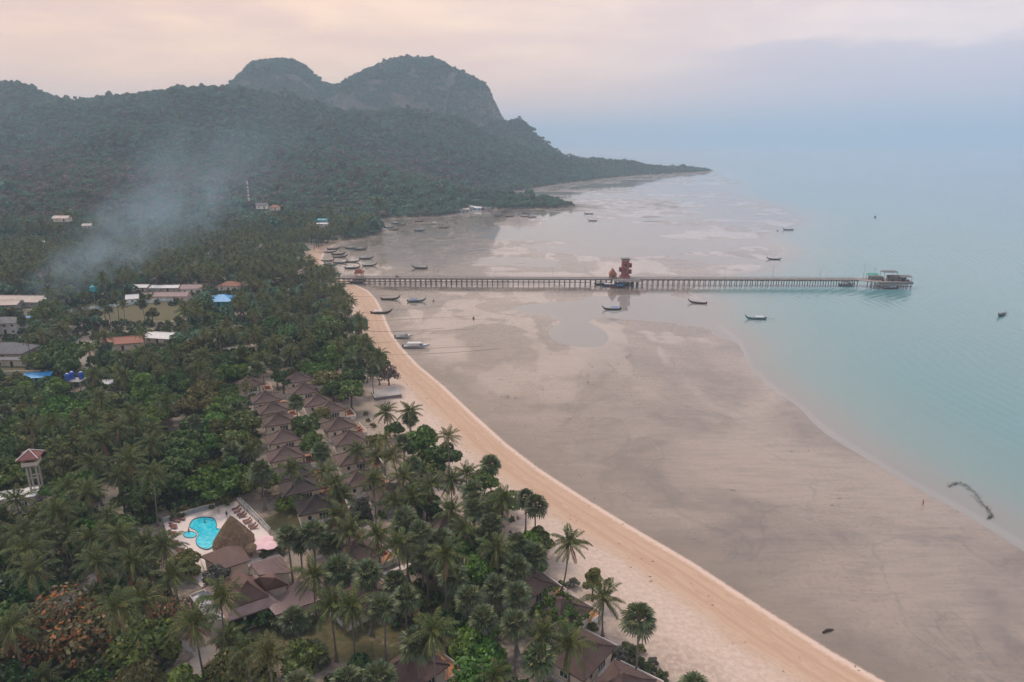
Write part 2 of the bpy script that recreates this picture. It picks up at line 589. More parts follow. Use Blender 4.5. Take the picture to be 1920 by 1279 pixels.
# ---- ground material: sand, wet sand, soil, grass, rock by plan position and slope
gm = bpy.data.materials.new('ground_surface'); gm.use_nodes = True
t = NT(gm.node_tree)
P = gm.node_tree.nodes['Principled BSDF']
pos = t.n('ShaderNodeNewGeometry').outputs['Position']
sdf = t.attr('coast'); seaq = t.attr('sea'); mud = t.attr('mud'); grass = t.attr('grass'); slope = t.attr('slope')
flatpos = t.n('ShaderNodeMapping', i_Vector=pos, i_Scale=(1, 1, 0)).outputs[0]
nA = t.noise(flatpos, 0.018, 5.0, 0.55, 0.8)
nB = t.noise(flatpos, 0.11, 5.0, 0.6, 0.4)
nC = t.noise(flatpos, 0.9, 4.0, 0.65)
nD = t.noise(flatpos, 4.0, 3.0, 0.6)
def jit(v, n, amt):
    return t.math('ADD', v, t.math('MULTIPLY', t.math('SUBTRACT', n, 0.5), amt))
# streaks along the beach: stretch along distance from the coast line
streak = t.noise(t.n('ShaderNodeCombineXYZ', i_0=t.math('MULTIPLY', sdf, 1.0), i_1=t.math('MULTIPLY', nB, 6.0), i_2=nA).outputs[0], 0.55, 4.0, 0.7)
dry = t.mix(t.sstep(nC, 0.35, 0.65), (0.51, 0.385, 0.305), (0.61, 0.47, 0.38))
moist = t.mix(t.sstep(streak, 0.35, 0.65), (0.475, 0.312, 0.212), (0.55, 0.38, 0.268))
sand = t.mix(t.sstep(jit(sdf, nB, 8.0), 9.0, 17.0), moist, dry)
sand = t.mix(t.math('MULTIPLY', t.sstep(nD, 0.58, 0.75), 0.30), sand, (0.30, 0.23, 0.18))
edge = t.math('MULTIPLY', t.sstep(jit(sdf, nC, 1.2), -0.4, 0.4), t.sstep(jit(sdf, nC, 2.0), 2.0, 0.9))
sand = t.mix(t.math('MULTIPLY', edge, 0.8), sand, (0.68, 0.52, 0.43))
farshore = t.sstep(t.n('ShaderNodeSeparateXYZ', i_0=pos).outputs[1], 560.0, 680.0)
sand = t.mix(t.math('MULTIPLY', farshore, .75), sand, t.mix(nB, (0.15, 0.125, 0.10), (0.27, 0.215, 0.17)))
# wet flat
wetA = t.mix(t.sstep(nB, 0.35, 0.68), (0.185, 0.146, 0.116), (0.245, 0.192, 0.150))
wetB = t.mix(t.sstep(nA, 0.40, 0.62), wetA, (0.315, 0.245, 0.192))
wet = t.mix(t.math('MULTIPLY', t.sstep(nC, 0.50, 0.70), 0.35), wetB, (0.14, 0.112, 0.09))
wet = t.mix(t.math('MULTIPLY', t.sstep(seaq, -8.0, 12.0), .5), wet, (0.25, 0.215, 0.18))
wet = t.mix(t.sstep(mud, 0.35, 0.6), wet, t.mix(nC, (0.085, 0.078, 0.066), (0.15, 0.13, 0.105)))
# thin drainage lines and ripple streaks
ch = t.noise(t.n('ShaderNodeMapping', i_Vector=flatpos, i_Rotation=(0, 0, R(30)), i_Scale=(1.0, .45, 1)).outputs[0], 0.022, 4.0, .5, 1.6)
line = t.sstep(t.math('ABSOLUTE', t.math('SUBTRACT', ch, .5)), .012, .0)
wet = t.mix(t.math('MULTIPLY', line, .28), wet, (0.11, 0.095, 0.082))
rp = t.noise(t.n('ShaderNodeMapping', i_Vector=flatpos, i_Rotation=(0, 0, R(-38)), i_Scale=(.16, 1.0, 1)).outputs[0], 0.5, 5.0, .65, .4)
wet = t.mix(t.math('MULTIPLY', t.sstep(rp, .42, .70), .34), wet, (0.125, 0.105, 0.09))
spk = t.noise(flatpos, 2.2, 2.0, .5)
wet = t.mix(t.math('MULTIPLY', t.sstep(spk, .69, .74), t.math('MULTIPLY', t.sstep(nB, .45, .62), .6)), wet, (0.07, 0.06, 0.05))
# film of standing water with clear edges against rougher drained sand
fn = t.math('ADD', t.math('MULTIPLY', ch, .55), t.math('ADD', t.math('MULTIPLY', nA, .35), t.math('MULTIPLY', nB, .10)))
film = t.sstep(fn, .492, .515)
fary = t.sstep(jit(t.n('ShaderNodeSeparateXYZ', i_0=pos).outputs[1], nA, 160.0), 190.0, 330.0, .22, 1.0)
grain = t.math('MULTIPLY', t.math('MULTIPLY', t.math('SUBTRACT', 1.0, film), fary), t.sstep(nC, .40, .62))
wet = t.mix(t.math('MULTIPLY', grain, .42), wet, (0.12, 0.10, 0.084))
wet = t.mix(t.math('MULTIPLY', t.math('MULTIPLY', film, fary), .40), wet, (0.31, 0.248, 0.20))
near_b = t.sstep(jit(sdf, nB, 10.0), -16.0, 0.0)
wet = t.mix(t.math('MULTIPLY', near_b, 0.40), wet, (0.22, 0.172, 0.135))
# soil, litter, grass
soil = t.mix(t.sstep(nB, 0.40, 0.62), (0.30, 0.235, 0.185), (0.13, 0.098, 0.068))
soil = t.mix(t.sstep(nC, 0.45, 0.70), soil, (0.42, 0.34, 0.275))
soil = t.mix(t.sstep(t.math('ADD', t.math('MULTIPLY', nA, 0.6), t.math('MULTIPLY', nC, 0.4)), 0.52, 0.62), soil, (0.085, 0.082, 0.038))
soil = t.mix(t.math('MULTIPLY', t.sstep(sdf, 45.0, 22.0), 0.75), soil, dry)
gr = t.mix(t.sstep(nC, 0.35, 0.65), (0.075, 0.085, 0.032), (0.155, 0.115, 0.058))
gr = t.mix(t.sstep(nB, 0.62, 0.72), gr, (0.26, 0.20, 0.13))
soil = t.mix(t.sstep(jit(grass, nB, 0.5), 0.30, 0.55), soil, gr)
far = t.math('MAXIMUM', t.sstep(sdf, 90.0, 240.0), t.sstep(t.n('ShaderNodeSeparateXYZ', i_0=pos).outputs[1], 620.0, 760.0))
soil = t.mix(far, soil, t.mix(nC, (0.045, 0.048, 0.026), (0.085, 0.072, 0.045)))
rockc = t.mix(t.noise(t.n('ShaderNodeMapping', i_Vector=pos, i_Scale=(1, 1, .35)).outputs[0], 0.06, 5.0, 0.65), (0.035, 0.045, 0.022), (0.26, 0.19, 0.155))
soil = t.mix(t.math('MULTIPLY', t.attr('karst'), t.sstep(jit(slope, nA, 0.7), 1.15, 1.7)), soil, rockc)
land = t.mix(t.sstep(jit(sdf, nB, 12.0), 20.0, 27.0), sand, soil)
island = t.sstep(jit(sdf, nC, 1.0), -0.5, 0.5)
t.put(P.inputs['Base Color'], t.mix(island, wet, land))
wrough = t.math('ADD', t.math('MULTIPLY', t.sstep(nB, 0.35, 0.65), 0.16), 0.10)
wrough = t.math('ADD', wrough, t.math('MULTIPLY', t.sstep(mud, 0.3, 0.6), 0.25))
wrough = t.math('ADD', wrough, t.math('MULTIPLY', near_b, 0.25))
t.put(P.inputs['Roughness'], t.math('ADD', t.math('MULTIPLY', island, 0.65), t.math('MULTIPLY', t.math('SUBTRACT', 1.0, island), wrough), clamp=True))
t.put(P.inputs['Specular IOR Level'], t.math('ADD', 0.45, t.math('MULTIPLY', island, -0.35)))
wetness = t.math('MULTIPLY', t.math('SUBTRACT', 1.0, island), t.math('MULTIPLY', t.math('SUBTRACT', 1.0, near_b), t.math('ADD', .42, t.math('MULTIPLY', t.math('MULTIPLY', film, fary), .58))))
t.put(P.inputs['Coat Weight'], t.math('MULTIPLY', wetness, .85))
t.put(P.inputs['Coat Roughness'], t.math('ADD', .04, t.math('MULTIPLY', t.math('SUBTRACT', 1.0, film), .16)))
P.inputs['Coat IOR'].default_value = 1.38
bh = t.math('ADD', t.math('MULTIPLY', nC, 0.7), t.math('MULTIPLY', nD, 0.3))
bp = t.n('ShaderNodeBump', i_Height=bh)
t.put(bp.inputs['Strength'], t.math('ADD', 0.03, t.math('MULTIPLY', island, 0.5)))
bp.inputs['Distance'].default_value = 0.25
t.put(P.inputs['Normal'], bp.outputs[0])

attrs = dict(karst=g_karst, coast=GS, sea=GQ, mud=g_mud, grass=g_grass, slope=gslope)
is_land = qs > -1.5
is_hill = is_land & (qz > 14)
beach_m = is_land & ~is_hill & (qs < 26)
flat_m = ~is_land
tag(sub_mesh('tidal_flat', flat_m, gm, attrs), 'wet tidal sand flat with shallow pools', kind='structure')
tag(sub_mesh('beach', beach_m, gm, attrs), 'pale curved sand beach', kind='structure')
tag(sub_mesh('ground', is_land & ~is_hill & ~beach_m, gm, attrs), 'sandy and grassy ground under the palms', kind='structure')
tag(sub_mesh('hill', is_hill, gm, attrs), 'forested limestone hills with cliffs', kind='structure')

# ---- sea: one sheet at z = 0, lying over the sinking sand
sm = bpy.data.materials.new('sea_water'); sm.use_nodes = True
t = NT(sm.node_tree); nt_clear(sm.node_tree)
pos = t.n('ShaderNodeNewGeometry').outputs['Position']
depth = t.attr('depth')
offs = t.attr('sea')
deepc = t.mix(t.sstep(offs, 150.0, 1200.0), (0.112, 0.252, 0.258), (0.118, 0.222, 0.252))
deepc = t.mix(t.sstep(depth, 0.12, 1.2), t.mix(t.sstep(depth, 0.0, 0.45), (0.255, 0.244, 0.225), (0.19, 0.262, 0.25)), deepc)
deepc = t.mix(t.math('MULTIPLY', t.math('MULTIPLY', t.sstep(depth, 0.05, 0.02), t.sstep(t.attr('sea'), -4.0, 0.0)), .16), deepc, (0.46, 0.43, 0.40))
body = t.n('ShaderNodeBsdfDiffuse', i_Color=deepc)
under = body
# ripples: fine chop plus long low swell lines parallel to the shore
rip = t.noise(t.n('ShaderNodeMapping', i_Vector=pos, i_Rotation=(0, 0, R(-35)), i_Scale=(0.35, 1.0, 1)).outputs[0], 0.55, 4.0, 0.6)
sw = t.n('ShaderNodeTexWave', wave_type='BANDS', bands_direction='X')
t.put(sw.inputs['Vector'], t.n('ShaderNodeCombineXYZ', i_0=t.math('MULTIPLY', offs, 0.062), i_1=t.math('MULTIPLY', t.noise(pos, 0.006, 3.0), 9.0)).outputs[0])
sw.inputs['Scale'].default_value = 1.0; sw.inputs['Distortion'].default_value = 2.5; sw.inputs['Detail'].default_value = 2.0; sw.inputs['Detail Scale'].default_value = 0.7
wind = t.noise(t.n('ShaderNodeMapping', i_Vector=pos, i_Scale=(0.35, 1.0, 1)).outputs[0], 0.0022, 4.0, 0.6)
windy = t.sstep(t.math('ADD', t.math('MULTIPLY', wind, 900.0), offs), 1900.0, 2900.0)
hgt = t.math('ADD', t.math('MULTIPLY', rip, 0.45), t.math('MULTIPLY', t.math('MULTIPLY', sw.outputs['Fac'], 0.55), t.sstep(offs, 6.0, 60.0)))
wet_in = t.sstep(depth, 0.02, 0.35)
bp = t.n('ShaderNodeBump', i_Height=hgt)
t.put(bp.inputs['Strength'], t.math('ADD', t.math('MULTIPLY', wet_in, 0.40), t.math('MULTIPLY', windy, 0.05)))
bp.inputs['Distance'].default_value = 0.35
gl = t.n('ShaderNodeBsdfGlossy', i_Color=(1, 1, 1))
t.put(gl.inputs['Roughness'], t.math('ADD', 0.05, t.math('ADD', t.math('MULTIPLY', wet_in, 0.06), t.math('MULTIPLY', windy, 0.02))))
t.put(gl.inputs['Normal'], bp.outputs[0])
fr = t.n('ShaderNodeFresnel', i_IOR=1.40); t.put(fr.inputs['Normal'], bp.outputs[0])
wsurf = t.n('ShaderNodeMixShader', i_0=fr.outputs[0])
sm.node_tree.links.new(under.outputs[0], wsurf.inputs[1]); sm.node_tree.links.new(gl.outputs[0], wsurf.inputs[2])
out = t.n('ShaderNodeOutputMaterial'); sm.node_tree.links.new(wsurf.outputs[0], out.inputs['Surface'])

# near part follows the terrain grid, then a coarse fan out to the horizon
depth_a = -GZ
sea_q = (qs < 1.0) & (depth_a[quads].max(1) > -0.03)
q = quads[sea_q]
used, invq = np.unique(q.ravel(), return_inverse=True)
V1 = np.stack([GX[used], GY[used], np.zeros(len(used))], 1)
rad2 = np.concatenate([[5200.0], np.geomspace(5600, 60000, 14)])
A2, R2 = np.meshgrid(ang, rad2)
X2, Y2 = (R2 * np.sin(A2)).ravel(), (R2 * np.cos(A2)).ravel()
i2 = np.arange(len(rad2) - 1)[:, None] * na + np.arange(na - 1)[None, :]
q2 = np.stack([i2, i2 + 1, i2 + na + 1, i2 + na], -1).reshape(-1, 4)
V2 = np.stack([X2, Y2, np.zeros(len(X2))], 1)
V = np.concatenate([V1, V2]); Q = np.concatenate([invq.reshape(-1, 4), q2 + len(V1)])
me = fast_mesh('sea', V, Q)
for an, arr in (('depth', np.concatenate([depth_a[used], np.full(len(X2), 6.0)])), ('sea', np.concatenate([GQ[used], R2.ravel() - 600]))):
    a = me.attributes.new(an, 'FLOAT', 'POINT'); a.data.foreach_set('value', arr.astype(np.float32))
me.materials.append(sm)
tag(link(bpy.data.objects.new('sea', me)), 'calm turquoise sea', kind='structure')

# ================================================================== BUILT THINGS
M_ROOF = mat('brown_shingle', (0.108, 0.068, 0.056), 0.75, 0.22, 0.7, 0.5, 9.0, 0.3, objvar=0.14)
M_ROOFD = mat('dark_shingle', (0.062, 0.045, 0.041), 0.8, 0.25, 0.7, 0.5, 9.0, 0.3, objvar=0.1)
M_TILE = mat('tile_roof', (0.155, 0.088, 0.068), 0.6, 0.16, 0.6, 0.35, 12.0)
M_METAL = mat('ribbed_metal', (0.235, 0.15, 0.14), 0.42, 0.16, 0.5, 0.0, 8.0, 0.5)
M_CREAM = mat('cream_wall', (0.58, 0.49, 0.39), 0.85, 0.12, 0.5, 0.1, 5.0)
M_WHITE = mat('white_paint', (0.68, 0.64, 0.60), 0.7, 0.10, 0.6)
M_GLASS = mat('window_glass', (0.02, 0.028, 0.032), 0.12, 0.3, 1.0, spec=0.6)
M_DARK = mat('dark_wood', (0.045, 0.03, 0.024), 0.7, 0.3, 1.5)
M_ORANGE = mat('terracotta_deck', (0.50, 0.22, 0.10), 0.7, 0.2, 1.2, 0.2, 10.0, streak=(6, 0.6, 1))
M_PAVE = mat('pale_paving', (0.70, 0.58, 0.51), 0.75, 0.09, 0.35, 0.15, 3.0)
M_CONC = mat('concrete', (0.36, 0.32, 0.29), 0.85, 0.2, 0.4, 0.3, 6.0)
M_CONCD = mat('weathered_concrete', (0.16, 0.14, 0.125), 0.9, 0.3, 0.5, 0.3, 6.0)
M_PIER = mat('pier_deck', (0.27, 0.225, 0.20), 0.85, 0.2, 0.3, 0.2, 4.0)
M_RED = mat('red_brick', (0.26, 0.075, 0.055), 0.8, 0.25, 0.6, 0.3, 8.0)
M_TERRA = mat('terracotta_roof', (0.30, 0.12, 0.075), 0.75, 0.2, 0.5, 0.3, 10.0, streak=(1, 5, 1))
M_MAUVE = mat('faded_roof', (0.30, 0.20, 0.18), 0.7, 0.2, 0.4, 0.2, 10.0)
M_GREYR = mat('grey_roof', (0.135, 0.13, 0.135), 0.75, 0.25, 0.4, 0.2, 10.0)
M_TANR = mat('tan_metal_roof', (0.46, 0.36, 0.30), 0.6, 0.18, 0.3, 0.2, 10.0)
M_BLUER = mat('blue_roof', (0.03, 0.27, 0.56), 0.5, 0.1, 0.4)
M_TEAL = mat('teal_paint', (0.05, 0.38, 0.42), 0.6, 0.15, 0.5)
M_LBLUE = mat('pale_blue_paint', (0.36, 0.52, 0.58), 0.7, 0.15, 0.5)
M_BLUE = mat('blue_plastic', (0.03, 0.10, 0.42), 0.45, 0.1, 1.0)
M_GREEN = mat('green_paint', (0.05, 0.30, 0.20), 0.6, 0.15, 1.0)
M_YEL = mat('yellow_paint', (0.70, 0.40, 0.05), 0.6, 0.15, 1.0)
M_PINK = mat('pink_canvas', (0.80, 0.52, 0.52), 0.8, 0.06, 1.0)
M_LOUNGE = mat('red_brown_wood', (0.165, 0.06, 0.045), 0.65, 0.25, 2.0)
M_THATCH = mat('thatch', (0.205, 0.138, 0.085), 0.95, 0.32, 1.6, 0.9, 26.0, 0.1, streak=(1, 1, 0.25))
M_STEEL = mat('grey_steel', (0.22, 0.22, 0.22), 0.5, 0.15, 1.0, metal=0.3)
M_GREYP = mat('grey_paint', (0.27, 0.30, 0.31), 0.7, 0.15, 1.0)
M_RUST = mat('rusty_tin_roof', (0.20, 0.07, 0.06), 0.7, 0.4, 0.8, 0.3, 8.0, streak=(5, 1, 1))
M_BLACK = mat('black_rubber', (0.012, 0.012, 0.013), 0.6, 0.2, 1.0)

LAND = []        # (x, y, phrase) things that trees can be described by
FOOT = []        # (x, y, radius) plan discs kept free of trees
PROT = []        # (px0, py0, px1, py1, range) photo boxes that nearer filler trees must not hide
def footprint(x, y, r): FOOT.append((x, y, r))
def protect(x0, y0, x1, y1, rng_): PROT.append((x0, y0, x1, y1, rng_))

def concave_roof(m, half, z0, h, cap=True, thick=0.22, flare=True):
    """four-sided roof that steepens towards a small cap"""
    prof = [(1.0, 0.0), (0.80, 0.13), (0.58, 0.31), (0.36, 0.55), (0.19, 0.80), (0.11, 0.93)] if flare else [(1, 0), (0.5, .5), (0.04, .96)]
    rings = []
    for f, g in prof:
        a, b = half[0] * f, half[1] * f
        rings.append([(-a, -b, z0 + h * g), (a, -b, z0 + h * g), (a, b, z0 + h * g), (-a, b, z0 + h * g)])
    for i in range(len(rings) - 1):
        for k in range(4):
            l = (k + 1) % 4
            m.poly([rings[i][k], rings[i][l], rings[i + 1][l], rings[i + 1][k]])
    m.poly(rings[-1])
    e = [(x, y, z - thick) for x, y, z in rings[0]]
    for k in range(4):
        l = (k + 1) % 4
        m.poly([e[k], e[l], rings[0][l], rings[0][k]])
    m.poly(list(reversed(e)))

def window(parent, loc, rz, w, h, panes=2, fm=None, name='window'):
    """frame standing 4 cm proud with recessed panes as sub-parts"""
    f = MB(); t_ = 0.09
    f.box((0, -0.02, h / 2 - t_ / 2), (w, 0.10, t_)).box((0, -0.02, -h / 2 + t_ / 2), (w, 0.10, t_))
    for k in range(panes + 1):
        f.box((-w / 2 + t_ / 2 + k * (w - t_) / panes, -0.02, 0), (t_, 0.098, h - 2 * t_))
    o = f.build(name, fm or M_WHITE, parent, loc=loc, rz=rz)
    for k in range(panes):
        pw = (w - t_) / panes
        MB().box((-w / 2 + t_ / 2 + (k + .5) * pw, 0.0, 0), (pw - t_, 0.03, h - 2 * t_)).build('pane', M_GLASS, o)
    return o

def bungalow(px, py, rz, label, roof_m=None, size=4.6, base=0.9, deck=True):
    """local -y faces along the row, +x faces the beach"""
    ex, ey = size * 1.03, size * .80            # eaves
    hx, hy = ex - .62, ey - .55                 # walls
    zr = 2.75 * size / 4.9
    ev = base + 2.95
    top = ev + zr
    p = ground(px, py, top)
    t_ = empty('bungalow', (p[0], p[1], p[2] - 0.12), rz)
    tag(t_, label, 'bungalow', 'brown roofed resort bungalows')
    MB().box((0, 0, base / 2 - 0.3), (2 * hx + 0.3, 2 * hy + 0.3, base + 0.6)).build('plinth', M_WHITE, t_)
    c4 = [(-hx, -hy), (hx, -hy), (hx, hy), (-hx, hy)]
    MB().prism([(x, y, base) for x, y in c4], [(x, y, ev + .12) for x, y in c4]).build('wall', M_CREAM, t_)
    r_ = MB(); concave_roof(r_, (ex, ey), ev, zr)
    ro = r_.build('roof', roof_m or M_ROOF, t_)
    c_ = MB(); c_.prism([(-.75, -.6, top - .42), (.75, -.6, top - .42), (.75, .6, top - .42), (-.75, .6, top - .42)],
                        [(-.3, -.25, top + .28), (.3, -.25, top + .28), (.3, .25, top + .28), (-.3, .25, top + .28)])
    c_.build('ridge_cap', roof_m or M_ROOF, ro)
    for sx in (-1, 1):
        for sy in (-1, 1):
            MB().tube([(sx * ex, sy * ey, ev + .05), (sx * ex * .58, sy * ey * .58, ev + zr * .31 + .05), (sx * ex * .19, sy * ey * .19, ev + zr * .8 + .05)], .11, 5).build('hip_ridge', roof_m or M_ROOF, ro)
    window(t_, (1.1, -hy - 0.04, base + 1.45), 0, 2.4, 1.8, 3)
    window(t_, (-2.2, -hy - 0.04, base + 1.6), 0, 1.0, 1.2, 1)
    MB().box((1.1, -hy - .35, base + .35), (3.0, .5, .18)).build('sill', M_WHITE, t_)
    window(t_, (-hx - 0.04, 0.4, base + 1.5), -math.pi / 2, 1.6, 1.3, 2)
    d_ = MB().box((0, 0, 0), (0.95, 0.06, 2.05)).build('door', M_DARK, t_, loc=(hx + 0.03, 0.9, base + 1.05), rz=math.pi / 2)
    MB().box((0.32, -0.06, 0), (0.06, 0.06, 0.16)).build('handle', M_STEEL, d_)
    if deck:
        MB().box((hx + 1.75, 0, base - 0.1), (3.3, 2 * hy + 1.2, 0.18)).build('terrace', M_ORANGE, t_)
        MB().box((hx + 1.75, 0, base * 0.5 - 0.5), (3.2, 2 * hy + 1.1, base + 0.55)).build('terrace_base', M_WHITE, t_)
        MB().box((hx + 3.36, 0, base + 0.32), (0.16, 2 * hy + 1.3, 0.68)).build('parapet', M_WHITE, t_)
        MB().box((hx + 1.7, -hy - 0.62, base + 0.3), (3.1, 0.15, 0.6)).build('parapet', M_WHITE, t_)
        for yy in (-.7, 1.2):
            MB().box((hx + 2.0, yy, base + .25), (1.7, .6, .3)).build('bench', M_LOUNGE, t_)
        for yy in (-hy + .3, hy - .3):
            MB().box((ex + .05, yy, base + 1.4), (0.16, 0.16, 2.85)).build('post', M_WHITE, t_)
    footprint(p[0], p[1], size * 0.95)
    u = math.cos(rz), math.sin(rz)
    footprint(p[0] + u[0] * 6, p[1] + u[1] * 6, 3.0)
    d_ = math.hypot(p[0], p[1])
    k = FPX * size / d_
    protect(px - k * .8, py - 2, px + k * .95, py + k * 1.0, d_)
    return t_

vdir = at(590, 935, 5) - at(497, 745, 5)
RZ = math.atan2(vdir[1], vdir[0]) + math.pi / 2
left_row = [(465, 705, 0), (497, 733, 0), (510, 752, 0), (521, 773, 0), (530, 804, 0), (533, 835, 0), (550, 866, 1), (561, 893, 1), (592, 927, 1)]
right_row = [(557, 697, 0), (568, 718, 0), (594, 738, 0), (617, 751, 0), (634, 781, 0), (654, 807, 0), (662, 841, 0), (672, 880, 0), (729, 906, 0)]
ORD = ['first', 'second', 'third', 'fourth', 'fifth', 'sixth', 'seventh', 'eighth', 'ninth', 'tenth', 'eleventh', 'twelfth', 'thirteenth', 'fourteenth', 'fifteenth', 'sixteenth', 'seventeenth', 'eighteenth', 'nineteenth', 'twentieth']
for tens_ in ('twenty', 'thirty', 'forty'): ORD += [tens_ + '-' + q_ for q_ in ORD[:9]]
for i, (a, b, dk) in enumerate(left_row):
    o = bungalow(a, b, RZ + random.uniform(-.05, .05), '%s bungalow from the far end of the inland row, %s roof, orange terrace' % (ORD[i], 'near black' if dk else 'brown'), M_ROOFD if dk else M_ROOF)
    LAND.append((o.location.x, o.location.y, 'the %s inland bungalow' % ORD[i]))
for i, (a, b, dk) in enumerate(right_row):
    o = bungalow(a, b, RZ + random.uniform(-.06, .06), '%s bungalow from the far end of the seaward row, brown peaked roof' % ORD[i])
    LAND.append((o.location.x, o.location.y, 'the %s seaward bungalow' % ORD[i]))
for a, b, rz, lab, land_, sz in [
        (662, 1014, RZ + .25, 'brown bungalow just behind the pair of fan palms beside the white path', 'the bungalow behind the white path', 5.0),
        (668, 1090, RZ + .3, 'brown bungalow roof half hidden under two spiky fan palms', 'the bungalow under the two fan palms', 5.0),
        (768, 1228, RZ + .35, 'brown hipped bungalow at the lower edge behind the large drooping palm', 'the bungalow under the large drooping palm', 5.0),
        (1090, 1197, RZ + .42, 'bungalow with broad brown roof and white edged orange terrace near the dune', 'the dune bungalow with white edged terrace', 5.0),
        (1165, 1262, RZ + .45, 'bungalow roof cut by the lower picture edge beside the dune shrubs', 'the bungalow roof cut by the lower edge', 4.9),
        (985, 1074, RZ + .2, 'bungalow with orange terrace wall almost hidden behind fan palms at the beach', 'the hidden bungalow with orange wall', 4.7),
        (1052, 1122, RZ + .3, 'bungalow behind a feathery tree with rounded orange terrace facing the sand', 'the bungalow with rounded orange terrace', 4.7),
        (833, 968, RZ + .1, 'bungalow whose brown roof peeks between coconut palms by the beach', 'the bungalow peeking between coconut palms', 4.7),
        (612, 975, RZ + .1, 'bungalow with glazed front at the near end of the pool lawn', 'the glazed bungalow by the pool lawn', 5.0)]:
    o = bungalow(a, b, rz, lab, size=sz)
    LAND.append((o.location.x, o.location.y, land_))

# ---------- general house builder from a photo position
def house(name, px, py, L, W, wallh, rz, roof='gable', rm=None, wm=None, label='', rh=1.6, over=0.6, nwin=3, landname=None, floors=1, group=None, z=None):
    p = ground(px, py)
    t_ = empty(name, (p[0], p[1], p[2] - 0.15), rz)
    tag(t_, label, 'house' if 'house' in name else name.split('_')[-1], group)
    a, b = L / 2, W / 2
    MB().box((0, 0, wallh / 2), (L, W, wallh)).build('wall', wm or M_CREAM, t_)
    m = MB(); A_, B_ = a + over, b + over
    z0 = wallh - 0.12; z1 = wallh + rh
    if roof == 'gable':
        th = 0.16
        for s in (1, -1):
            m.prism([(-A_, s * B_, z0 - .1), (A_, s * B_, z0 - .1), (A_, 0, z1), (-A_, 0, z1)][::s],
                    [(-A_, s * B_, z0 - .1 + th), (A_, s * B_, z0 - .1 + th), (A_, 0, z1 + th), (-A_, 0, z1 + th)][::s])
    elif roof == 'hip':
        k = min(A_, B_)
        rl = A_ - B_ if A_ > B_ else 0.05
        r0, r1 = (-rl, 0, z1), (rl, 0, z1)
        c = [(-A_, -B_, z0), (A_, -B_, z0), (A_, B_, z0), (-A_, B_, z0)]
        m.poly([c[0], c[1], r1, r0]).poly([c[2], c[3], r0, r1]).poly([c[1], c[2], r1]).poly([c[3], c[0], r0]).poly(c[::-1])
    else:
        m.box((0, 0, wallh + .1), (L + over, W + over, .2))
    ro = m.build('roof', rm or M_TERRA, t_)
    if roof == 'gable':
        g = MB()
        for s in (1, -1):
            g.prism([(s * a - .05, -b, wallh), (s * a + .05, -b, wallh), (s * a + .05, b, wallh), (s * a - .05, b, wallh)],
                    [(s * a - .05, -.05, z1 - .2), (s * a + .05, -.05, z1 - .2), (s * a + .05, .05, z1 - .2), (s * a - .05, .05, z1 - .2)])
            g.build('gable', wm or M_CREAM, t_); g = MB()
        MB().box((0, 0, z1 + .2), (2 * A_, .35, .14)).build('ridge', rm or M_TERRA, ro)
    for f in range(floors):
        for k in range(nwin):
            x = -a + (k + .5) * L / nwin
            zc = (f + .5) * wallh / floors
            if k == nwin // 2 and f == 0:
                d_ = MB().box((0, 0, 0), (1.0, .08, 2.1)).build('door', M_DARK, t_, loc=(x, -b - .03, 1.2))
            else:
                window(t_, (x, -b - .04, zc), 0, 1.3, 1.1, 2)
        window(t_, (a + .04, 0, (f + .5) * wallh / floors), math.pi / 2, 1.3, 1.1, 2)
    footprint(p[0], p[1], max(L, W) * .55)
    if L > 14:
        c, s = math.cos(rz), math.sin(rz)
        for f in (-.33, .33):
            footprint(p[0] + c * L * f, p[1] + s * L * f, W * .75)
    d_ = math.hypot(p[0], p[1]); k = FPX / d_
    if d_ < 480 or 'stilt' in name or 'beach' in name: protect(px - k * L * .45, py - k * (wallh + rh), px + k * L * .45, py, d_)
    if landname:
        LAND.append((p[0], p[1], landname))
    return t_

house('village_house', 45, 572, 30, 10, 3.2, -.05, 'gable', M_TANR, M_CONC, 'long low building with pinkish tan metal roof behind the smoke', 2.2, .8, 7, 'the long tan roofed building')
house('village_house', 15, 578, 14, 8, 3.0, .1, 'gable', M_TANR, M_CONC, 'small tan roofed annex in front of the long metal roof', 1.5, .6, 3)
house('village_house', 14, 622, 14, 9, 5.6, .12, 'hip', M_GREYR, M_WHITE, 'white two storey house with grey hipped roof by the left edge', 1.8, .9, 4, 'the white two storey house', 2)
house('village_house', 12, 668, 20, 11, 3.2, .02, 'hip', M_GREYR, M_CONC, 'low house with broad dark slate grey hipped roof', 3.0, .9, 4, 'the slate grey roofed house')
house('village_shed', 18, 684, 19, 4, 2.6, .02, 'flat', M_GREYR, M_CREAM, 'long dark flat roofed shed with white water tanks on top', .5, .5, 4)
house('village_house', 235, 652, 15, 8, 3.3, .28, 'gable', M_TERRA, M_CREAM, 'house with faded terracotta roof and dark carport among palms', 1.7, .9, 3, 'the terracotta roofed house')
house('village_house', 305, 640, 12, 7, 2.8, -.18, 'gable', M_WHITE, M_CREAM, 'cottage with bright white metal roof among coconut palms', 1.5, .8, 3, 'the white roofed cottage')
house('village_hall', 417, 570, 14, 11, 3.0, .05, 'hip', M_BLUER, M_TEAL, 'square hall with vivid blue hipped metal roof', 2.6, 1.0, 3, 'the vivid blue roofed hall')
house('village_house', 434, 543, 12, 8, 3.4, -.05, 'hip', M_TERRA, M_WHITE, 'white house with red hipped roof behind the blue hall', 2.0, .9, 3, 'the red roofed white house')
house('village_house', 325, 562, 18, 7, 3.0, .03, 'gable', M_MAUVE, M_CREAM, 'long mauve roofed house with white canopy behind it', 1.5, .7, 4, 'the long mauve roofed house')
house('village_house', 364, 548, 12, 7, 3.2, .08, 'gable', M_MAUVE, M_WHITE, 'house with white ridged brown roof left of the blue hall', 1.6, .7, 3)
